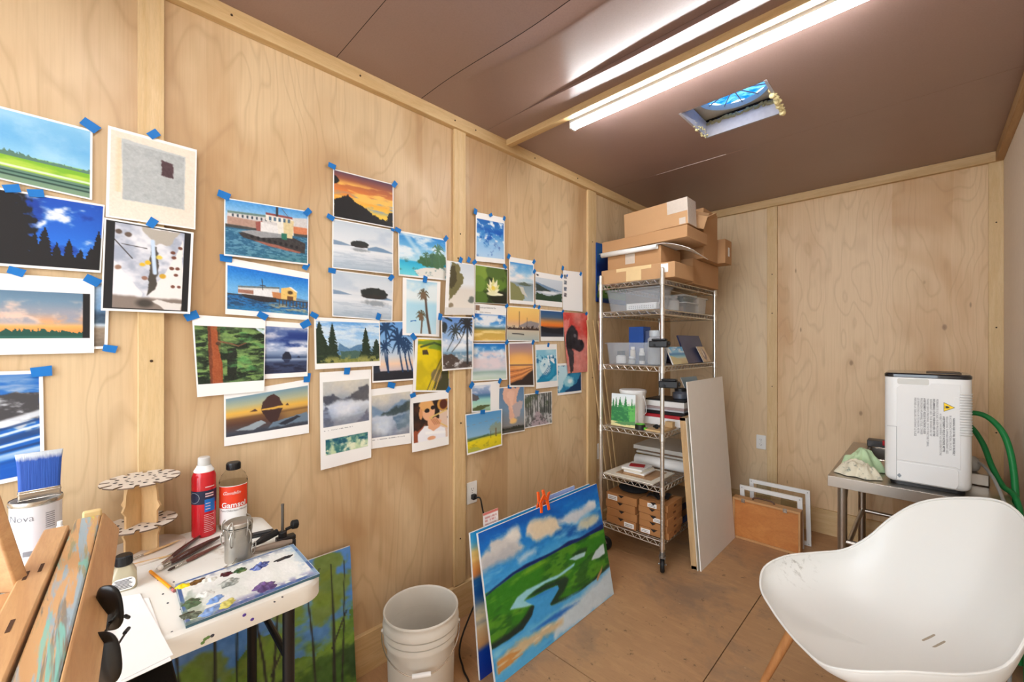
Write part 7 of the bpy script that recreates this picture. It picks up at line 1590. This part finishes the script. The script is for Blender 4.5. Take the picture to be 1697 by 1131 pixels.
# ============================================================ stainless work table with sink
SZ = .75; AX0, AX1, AY0, AY1 = 1.392, 2.035, 2.762, 3.84
M_ss = pm('brushed_stainless', rgb(176, 168, 158), .30, 1.0, var=.08, scale=30, bmp=.03)
t = thing('steel_sink_table', 'stainless steel work table with a sunken basin in the far corner', 'table', ((AX0 + AX1) / 2, (AY0 + AY1) / 2, 0))
b = MB(); bx0, bx1, by0, by1 = 1.50, 1.93, 3.34, 3.72; th = .004
for lo, hi in (((AX0, AY0), (AX1, by0)), ((AX0, by1), (AX1, AY1)), ((AX0, by0), (bx0, by1)), ((bx1, by0), (AX1, by1))): b.box((*lo, SZ - th), (*hi, SZ))
b.box((AX0, AY0, SZ - .055), (AX1, AY0 + .003, SZ - .001)); b.box((AX0, AY0, SZ - .055), (AX0 + .003, AY1, SZ - .001)); b.box((AX1 - .003, AY0, SZ - .055), (AX1, AY1, SZ - .001)); b.box((AX0, AY1 - .003, SZ - .055), (AX1, AY1, SZ - .001))
b.build('top', M_ss, t, bevel=.002, smooth=0)
b = MB(); dz = SZ - .20
b.box((bx0 - .003, by0 - .003, dz), (bx0, by1 + .003, SZ - .004)); b.box((bx1, by0 - .003, dz), (bx1 + .003, by1 + .003, SZ - .004)); b.box((bx0, by0 - .003, dz), (bx1, by0, SZ - .004)); b.box((bx0, by1, dz), (bx1, by1 + .003, SZ - .004)); b.box((bx0, by0, dz), (bx1, by1, dz + .003)); b.build('basin', M_ss, t, smooth=0)
b = MB(); b.tube([(x, y, SZ + .002) for x, y in rrect(bx0 - .004, by0 - .004, bx1 + .004, by1 + .004, .03)], .004, 6, closed=True); b.build('basin_rim', M_ss, t)
for x in (AX0 + .055, AX1 - .055):
    for y in (AY0 + .06, AY1 - .08):
        b = MB(); b.cyl((x, y, .02), (x, y, SZ - .005), .021, 18); b.cyl((x, y, .12), (x, y, .125), .0225, 18); l = b.build('leg', M_ss, t)
        f = MB(); f.cyl((x, y, 0), (x, y, .022), .016, 14); f.build('foot', M_rubber, l)
for p0, p1 in (((AX0 + .055, AY0 + .06, .30), (AX0 + .055, AY1 - .08, .30)), ((AX1 - .055, AY0 + .06, .30), (AX1 - .055, AY1 - .08, .30)), ((AX0 + .055, AY1 - .08, .30), (AX1 - .055, AY1 - .08, .30)), ((AX0 + .055, AY0 + .06, .40), (AX1 - .055, AY0 + .06, .40))):
    b = MB(); b.cyl(p0, p1, .013, 14); b.build('stretcher', M_ss, t)
for x in (AX0 + .055, AX1 - .055):
    b = MB(); b.cyl((x, AY0 + .075, .50), (x, AY0 + .26, SZ - .06), .009, 10); b.build('brace', M_ss, t)
b = MB(); b.box((1.44, 3.02, SZ - .12), (2.02, 3.05, SZ - .02)); b.build('cross_channel', M_ss, t, smooth=0)
t = thing('sponge_caddy', 'dark sink caddy with a red handle at the far end of the steel table', 'caddy', (1.60, 3.78, SZ))
b = MB(); b.box((1.475, 3.735, SZ), (1.66, 3.825, SZ + .045)); b.build('tray', pm('smoky_plastic', rgb(64, 60, 58), .4), t, bevel=.005)
b = MB(); b.box((1.555, 3.728, SZ + .020), (1.63, 3.74, SZ + .052)); b.build('red_grip', pm('bright_red_plastic', rgb(190, 30, 40), .4), t, bevel=.003)
# crumpled rag
def rag(name, label, c, rx, ry, h, mat, seed, grp=None):
    ph = [random.Random(seed).uniform(0, 6) for _ in range(8)]
    b = MB()
    def fn(u, v):
        a = 2 * PI * u; r = v
        k = 1 + .16 * math.sin(3 * a + ph[0]) + .10 * math.sin(7 * a + ph[1])
        x, y = rx * r * k * math.cos(a), ry * r * k * math.sin(a)
        w_ = float(fbm(np.array([x * 26 + ph[2]]), np.array([y * 26 + ph[3]]), seed, 3)[0]); rd = 1 - abs(2 * float(fbm(np.array([x * 15 + ph[4]]), np.array([y * 15 + ph[5]]), seed + 3, 2)[0]) - 1) * 1.6
        z = h * (max(0, 1 - r ** 3.0)) * (.45 + .35 * w_ + .35 * rd)
        return (c[0] + x, c[1] + y, c[2] + max(.002, z))
    b.grid(fn, 97, 33); o = b.build(name, mat, loc=c, smooth=60, solid=.002); return tag(o, label, 'cloth', grp)
M_rag = pm('pale_mint_cloth', rgb(190, 214, 170), .9, var=.15, scale=26, bmp=.4, dirt=(rgb(120, 150, 132), 30, .60))
M_rag2 = pm('stained_cream_cloth', rgb(216, 208, 184), .9, var=.15, scale=26, bmp=.4, dirt=(rgb(96, 108, 100), 34, .56))
rag('rag', 'stained cream rag crumpled in front of the mint rag on the steel table', (1.512, 2.875, SZ + .001), .088, .070, .080, M_rag2, 5)
rag('rag', 'pale mint green rag heaped on the steel table beside the white appliance', (1.510, 3.045, SZ + .001), .085, .080, .120, M_rag, 9)

# ============================================================ white dehumidifier
t = thing('dehumidifier', 'white boxy dehumidifier with a black top on the steel table', 'appliance', (1.755, 3.0, SZ))
M_wp = pm('glossy_white_plastic', rgb(232, 232, 230), .32, var=.01, coat=.1)
M_wp2 = pm('satin_white_panel', rgb(226, 226, 224), .45, var=.01)
X0, X1, Y0, Y1, Z0, Z1 = 1.614, 1.914, 2.822, 3.125, SZ + .014, SZ + .556
b = MB(); b.prism(rrect(X0 + .02, Y0 + .02, X1 - .02, Y1 - .02, .03), SZ + .0008, Z0 + .002); b.build('foot_base', M_blackp, t)
b = MB(); pl = rrect(X0, Y0, X1, Y1, .040, 8); n = len(pl)
ins = lambda d: rrect(X0 + d, Y0 + d, X1 - d, Y1 - d, max(.008, .040 - d), 8)
rings = [(ins(.026), Z0), (ins(.012), Z0 + .006), (ins(.003), Z0 + .016), (ins(0), Z0 + .030), (ins(0), Z1 - .022)]
b.add([(x, y, z) for p_, z in rings for x, y in p_], [(j * n + i, j * n + (i + 1) % n, (j + 1) * n + (i + 1) % n, (j + 1) * n + i) for j in range(len(rings) - 1) for i in range(n)] + [tuple(range(n))[::-1], tuple((len(rings) - 1) * n + i for i in range(n))])
b.build('body', M_wp, t)
b = MB(); rings = [(ins(.002), Z1 - .022), (ins(-.002), Z1 - .019), (ins(-.002), Z1 - .007), (ins(.004), Z1 - .001), (ins(.014), Z1)]
b.add([(x, y, z) for p_, z in rings for x, y in p_], [(j * n + i, j * n + (i + 1) % n, (j + 1) * n + (i + 1) % n, (j + 1) * n + i) for j in range(len(rings) - 1) for i in range(n)] + [tuple(range(n))[::-1], tuple((len(rings) - 1) * n + i for i in range(n))])
b.build('black_top', pm('gloss_black', rgb(26, 26, 30), .12, coat=.5), t)
b = MB(); b.prism(rrect(X0 + .15, Y0 + .06, X1 - .03, Y1 - .05, .015), Z1 - .001, Z1 + .003); b.build('top_handle', M_blackp, t, bevel=.001)
FD = frame_m((X0, Y0, Z0), (1, 0, 0), (0, 0, 1)) @ Matrix.Diagonal((.300 / .285, 1.015, 1, 1))      # panel facing the room: x along, y up, z outward
Wd, Hd = X1 - X0, Z1 - Z0 - .022
b = MB(); b.prism([(.044, .110), (.236, .110), (.250, .100), (.250, Hd - .030), (.160, Hd - .030), (.150, Hd - .042), (.060, Hd - .042), (.044, Hd - .060)], -.001, .0022, FD); b.build('raised_panel', M_wp2, t, bevel=.0018)
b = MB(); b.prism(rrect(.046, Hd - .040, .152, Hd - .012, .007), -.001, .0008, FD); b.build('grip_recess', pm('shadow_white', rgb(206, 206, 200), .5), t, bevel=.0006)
b = MB(); b.prism([(.044, .012), (.236, .012), (.244, .030), (.244, .094), (.236, .102), (.044, .102)], -.001, .0016, FD); b.build('tank_panel', M_wp, t, bevel=.0012)
b = MB(); b.prism([(.0425, .012), (.0440, .012), (.0440, .27), (.0425, .27)], -.0005, .0005, FD); b.prism([(0.010, .270), (.052, .270), (.052, .2715), (.010, .2715)], -.0005, .0006, FD); b.build('panel_seam', pm('seam_grey', rgb(150, 150, 150), .6), t, smooth=0)
b = MB(); b.prism(rrect(.044, .258, .054, .272, .003), -.0005, .0030, FD); b.build('catch', M_wp2, t, bevel=.0008)
b = MB(); b.prism(rrect(.232, .375, .246, .430, .004), -.0005, .0034, FD); b.build('catch', M_wp2, t, bevel=.0008)
b = MB()
b.prism([(p_[0] * .45, p_[1]) for p_ in rrect(-.010, -.010, .010, .010, .0099)], 0, .0008, FD @ Matrix.Translation((.053, .034, .0016))); b.prism(rrect(-.007, -.0055, .007, .0055, .005), 0, .001, FD @ Matrix.Translation((.053, .034, .0016))); b.build('drain_plug', pm('plug_grey', rgb(140, 148, 154), .4), t, smooth=0)
# louvres wrap round the aisle corner
b = MB()
for k in range(16):
    zz = Z0 + .262 + .0125 * k
    pl2 = [(x, y) for x, y in rrect(X0 - .0016, Y0 - .0016, X1 + .0016, Y1 + .0016, .0415, 8)]
    seg_ = [p_ for p_ in pl2 if p_[0] > X1 - .048 and p_[1] < Y0 + .20]
    seg_.sort(key=lambda p_: math.atan2(p_[1] - (Y0 + .1), p_[0] - (X1 - .1)))
    m_ = len(seg_); vs = [(x, y, zz) for x, y in seg_] + [(x, y, zz + .0065) for x, y in seg_]
    b.add(vs, [(i, i + 1, m_ + i + 1, m_ + i) for i in range(m_ - 1)])
b.build('louvres', pm('louvre_grey', rgb(214, 214, 212), .5), t, solid=.002)
# warning label, printed sideways
FL = FD @ Matrix.Translation((0, 0, .0026))
b = MB(); tri = [(.198, .4055), (.198, .3615), (.2335, .3835)]; b.prism(tri, 0, .0004, FL); b.build('warning_triangle_border', M_blackp, t, smooth=0)
b = MB(); tri = [(.1995, .4025), (.1995, .3645), (.2305, .3835)]; b.prism(tri, .0004, .0007, FL); b.build('warning_triangle', pm('warning_yellow', rgb(246, 206, 16), .5), t, smooth=0)
b = MB(); b.prism([(.204, .3835), (.204, .3885), (.209, .3890), (.2135, .3865), (.2175, .3870), (.2145, .3835), (.2175, .3805), (.2120, .3800), (.209, .3780), (.204, .3790)], .0007, .0009, FL); b.prism([(.2015, .376), (.2025, .376), (.2025, .391), (.2015, .391)], .0007, .0009, FL); b.build('flame_symbol', M_blackp, t, smooth=0)
lines = [('WARNING: RISK OF FIRE. DISPOSE OF PROPERLY', .336, 1), ('IN ACCORDANCE WITH FEDERAL OR LOCAL', .346, 0), ('REGULATIONS. FLAMMABLE REFRIGERANT USED.', .340, 0), ('AVERTISSEMENT: RISQUE D INCENDIE. METTRE', .340, 1), ('AU REBUT CONFORMEMENT AUX REGLEMENTATIONS', .352, 0), ('FEDERALES OU LOCALES. FLUIDE FRIGORIGENE', .418, 0), ('INFLAMMABLE UTILISE. WARNING: RISK OF FIRE', .418, 1), ('REFRIGERANT USED. TO BE REPAIRED ONLY BY', .416, 0), ('TRAINED SERVICE PERSONNEL. DO NOT PUNCTURE TUBING.', .418, 0), ('AVERTISSEMENT: RISQUE D INCENDIE. FLUIDE', .418, 1), ('FRIGORIGENE INFLAMMABLE UTILISE. CONFIER', .418, 0), ('LES REPARATIONS A UN TECHNICIEN. NE PAS', .418, 0), ('PERFORER LA TUBULURE CONTENANT LE FLUIDE', .418, 0)]
b = MB()
for k, (s, y_, bd) in enumerate(lines):
    x_ = .226 - .0102 * k
    b.text(s, .0098 if k < 5 else .0102, FL @ Matrix.Translation((x_, y_, 0)) @ Matrix.Rotation(-PI / 2, 4, 'Z') @ Matrix.Diagonal((.80, 1, 1, 1)), ext=0, bold=.00025 if bd else 0)
b.build('warning_text', pm('dark_grey_print', rgb(84, 84, 88), .6), t, smooth=0)

# hoses, cord and pump behind the appliance
M_hose = pm('green_hose', rgb(28, 132, 66), .4)
t = thing('garden_hose', 'thick green hose arching from behind the appliance to the right wall', 'hose', (1.98, 3.2, SZ))
b = MB(); b.tube(catmull([(1.88, 3.19, SZ + .33), (1.945, 3.19, SZ + .345), (1.995, 3.17, SZ + .32), (2.035, 3.13, SZ + .25), (2.056, 3.08, SZ + .12), (2.060, 3.00, SZ - .10), (2.062, 2.95, SZ - .45), (2.060, 2.93, .0135)], 8), .0125, 12); b.build('tube', M_hose, t)
b = MB(); b.cyl((1.872, 3.19, SZ + .328), (1.905, 3.19, SZ + .336), .0145, 12); b.build('brass_fitting', pm('brass', rgb(150, 120, 70), .35, .9), t)
t = thing('garden_hose', 'second green hose looping lower beneath the thick hose', 'hose', (1.96, 3.2, SZ))
b = MB(); b.tube(catmull([(1.88, 3.215, SZ + .295), (1.925, 3.20, SZ + .275), (1.965, 3.16, SZ + .20), (1.992, 3.10, SZ + .10), (2.02, 3.03, SZ + .03), (2.052, 2.93, SZ + .0), (2.060, 2.80, SZ - .15), (2.062, 2.74, SZ - .5), (2.06, 2.70, .0125)], 8), .0115, 12); b.build('tube', pm('green_hose_dark', rgb(20, 118, 58), .4), t)
t = thing('drain_tube', 'grey drain tube curling down beside the green hoses', 'tube', (1.97, 3.1, SZ))
b = MB(); b.tube(catmull([(1.93, 3.12, SZ + .105), (1.955, 3.09, SZ + .110), (1.985, 3.00, SZ + .075), (2.00, 2.90, SZ + .035), (2.005, 2.80, SZ + .012), (2.008, 2.757, SZ + .010), (2.010, 2.738, SZ - .015), (2.012, 2.732, SZ - .12), (2.015, 2.715, .20), (2.01, 2.69, .008)], 8), .0065, 10); b.build('cable', pm('grey_tube', rgb(150, 148, 144), .4), t)
t = thing('condensate_pump', 'grey pump wrapped in clear plastic behind the appliance', 'pump', (1.94, 3.2, SZ))
b = MB(); b.box((1.915, 3.08, SZ), (1.985, 3.24, SZ + .06)); b.build('body', M_ss, t, bevel=.006)
b = MB(); b.ball((1.93, 3.13, SZ + .095), .040, 16, sc=(.7, 1.2, 1)); b.build('bag', pm('clear_bag', rgb(176, 170, 164), .2, bmp=.6), t)

# ============================================================ white moulded chair
CH = thing('moulded_armchair', 'white moulded plastic shell armchair on wooden legs', 'chair', (1.648, 1.899, 0))
CHX, CHY, CHR = 1.6476, 1.899, -2.4712
MC = xf((CHX, CHY, 0), CHR - PI / 2)       # local: x sideways, y towards the front edge
half = [(0, .293, .450), (.102, .293, .458), (.201, .286, .478), (.277, .238, .522), (.312, .138, .557), (.326, .012, .572), (.316, -.091, .595), (.291, -.166, .661), (.263, -.230, .753), (.208, -.290, .838), (.115, -.345, .894), (0, -.380, .924)]
rim = half + [(-x, y, z) for x, y, z in half[-2:0:-1]]
def loop(pts, n):
    P_ = [Vector(p) for p in pts]; L = len(P_); out = []
    for i in range(L):
        a, b_, c, d = P_[i - 1], P_[i], P_[(i + 1) % L], P_[(i + 2) % L]
        for k in range(n):
            t_ = k / n; out.append(.5 * (2 * b_ + (c - a) * t_ + (2 * a - 5 * b_ + 4 * c - d) * t_ * t_ + (3 * b_ - a - 3 * c + d) * t_ ** 3))
    return out
RIM = loop(rim, 4); NR = 22; C0 = Vector((0, .03, .412))
vs = [MC @ C0]; fs = []
for j in range(1, NR + 1):
    t_ = j / NR
    for p_ in RIM:
        bk = max(0, min(1, (-p_.y - .05) / .25)); ft = max(0, min(1, (p_.y - .16) / .11)) * max(0, 1 - abs(p_.x) / .26)
        P1 = Vector((p_.x * (.80 - .12 * bk), p_.y * (.86 - .28 * bk), .402 + .018 * bk * 0 + .040 * ft))
        P2 = Vector((p_.x * (.985 - .06 * bk), p_.y * (.98 - .16 * bk), .43 + (p_.z - .43) * (.40 - .12 * bk) + .012 * ft))
        q_ = C0 * (1 - t_) ** 3 + P1 * (3 * t_ * (1 - t_) ** 2) + P2 * (3 * t_ * t_ * (1 - t_)) + p_ * t_ ** 3
        vs.append(MC @ q_)
m_ = len(RIM)
fs += [(0, 1 + i, 1 + (i + 1) % m_) for i in range(m_)]
for j in range(NR - 1):
    for i in range(m_): fs.append((1 + j * m_ + i, 1 + (j + 1) * m_ + i, 1 + (j + 1) * m_ + (i + 1) % m_, 1 + j * m_ + (i + 1) % m_))
b = MB(); b.add(vs, fs)
M_shell = pm('white_moulded_plastic', rgb(222, 220, 214), .38, var=.015, scale=4, dirt=(rgb(206, 198, 186), 11, .70))
nt = M_shell.node_tree; pr = [n for n in nt.nodes if n.type == 'BSDF_PRINCIPLED'][0]; old = pr.inputs['Base Color'].links[0].from_socket
vd = nt.nodes.new('ShaderNodeVectorMath'); vd.operation = 'DISTANCE'; nt.links.new(coords(nt), vd.inputs[0]); vd.inputs[1].default_value = (-.275, .165, .545)
near = ramp(nt, vd.outputs['Value'], [(.02, 1.0), (.12, 0.0)]); sc_ = ramp(nt, noise(nt, coords(nt, (9, 30, 20), rot=(0, 0, .6)), 2.0, 5, .7), [(.54, 0.0), (.66, .7)])
mm = nt.nodes.new('ShaderNodeMath'); mm.operation = 'MULTIPLY'; nt.links.new(near, mm.inputs[0]); nt.links.new(sc_, mm.inputs[1])
nt.links.new(mixc(nt, mm.outputs[0], old, rgb(140, 132, 118)), pr.inputs['Base Color'])
o = b.build('seat_shell', M_shell, CH, smooth=80, solid=.006, subsurf=1)
b = MB(); b.tube([MC @ p_ for p_ in RIM], .0042, 8, closed=True); b.build('rolled_rim', M_shell, CH)
# drain slots at the back of the seat
b = MB()
from mathutils.bvhtree import BVHTree
bv = BVHTree.FromPolygons([MC.inverted() @ p_ for p_ in vs], fs)
for sx in (-.040, -.002):
    hit = [bv.ray_cast(Vector((sx + .26 * d_, -.158 + d_, 1.2)), Vector((0, 0, -1)))[0] for d_ in (-.020, .020)]
    q_ = MB(); F = frame_m((hit[0] + hit[1]) / 2 + Vector((0, .0012, .0032)), (1, 0, 0), hit[0] - hit[1])
    q_.prism(rrect(-.0035, -.023, .0035, .023, .0034, 4), .0, .0012, MC @ F); q_.build('drain_slot', pm('slot_shade', rgb(160, 146, 126), .7), CH, smooth=0)
# grey scuff near the corner of the front edge
M_leg = wood('beech_leg', rgb(190, 132, 78), rgb(166, 108, 60), (10, 10, 1.4))
for sx, sy in ((1, 1), (-1, 1), (-1, -1), (1, -1)):
    top = Vector((sx * .165, .155 if sy > 0 else -.12, .405)); bot = Vector((sx * .27, .27 if sy > 0 else -.25, 0))
    b = MB(); b.tube([bot, bot.lerp(top, .5), top], .016, 16, M=MC, radii=[.0115, .0155, .0195]); l = b.build('leg', M_leg, CH)
b = MB()
for a, c in (((.192, .184, .30), (-.192, -.153, .30)), ((-.192, .184, .30), (.192, -.153, .30)), ((.16, .15, .398), (-.16, .15, .398)), ((.16, -.12, .398), (-.16, -.12, .398))): b.cyl(a, c, .005, 8, M=MC)
b.build('wire_brace', M_steelb, CH)

# ============================================================ black bin under the folding table
t = thing('storage_bin', 'black bin standing in the shadow under the folding table', 'bin', (.45, -.20, 0))
b = MB(); b.hexa([(.28, -.50, 0), (.57, -.50, 0), (.57, .10, 0), (.28, .10, 0)], [(.25, -.53, .66), (.60, -.53, .66), (.60, .13, .66), (.25, .13, .66)]); b.build('tub', M_blackp, t, bevel=.01)
b = MB(); b.box((.24, -.54, .655), (.61, .14, .685)); b.build('lid', M_blackp, t, bevel=.006)
# ============================================================ camera, light, world
cam = bpy.data.cameras.new('camera'); co = bpy.data.objects.new('camera', cam); COL.objects.link(co)
co.location = ORG; co.rotation_euler = (PI / 2, 0, YAW)
cam.sensor_width = 36; cam.lens = 36 * FOC / 1697; cam.shift_y = (HOR - 565.5) / 1697; cam.clip_start = .02
SC.camera = co
w = bpy.data.worlds.new('sky'); SC.world = w; w.use_nodes = True
nt = w.node_tree; nt.nodes.clear()
out = nt.nodes.new('ShaderNodeOutputWorld'); bg = nt.nodes.new('ShaderNodeBackground')
tc = nt.nodes.new('ShaderNodeTexCoord'); sp = nt.nodes.new('ShaderNodeSeparateXYZ'); nt.links.new(tc.outputs['Generated'], sp.inputs[0])
c = ramp(nt, sp.outputs[2], [(.0, (.74, .83, .92)), (.5, (.86, .93, 1.0))]); nt.links.new(c, bg.inputs[0])
bg.inputs[1].default_value = WORLD_STR
nt.links.new(bg.outputs[0], out.inputs[0])
# daylight entering through the open door end (portal: guides sampling, adds no light)
la = bpy.data.lights.new('door_portal', 'AREA'); la.shape = 'RECTANGLE'; la.size = ROOM_W - .2; la.size_y = CEIL - .2
lo = bpy.data.objects.new('door_portal', la); COL.objects.link(lo); lo.location = (ROOM_W / 2, FRONT_Y - .02, CEIL / 2); lo.rotation_euler = (PI / 2, 0, 0)
la.cycles.is_portal = True
SC.view_settings.view_transform = 'Standard'; SC.view_settings.look = 'None'; SC.view_settings.gamma = 1; SC.view_settings.use_curve_mapping = False
SC.view_settings.exposure = EXPOSURE
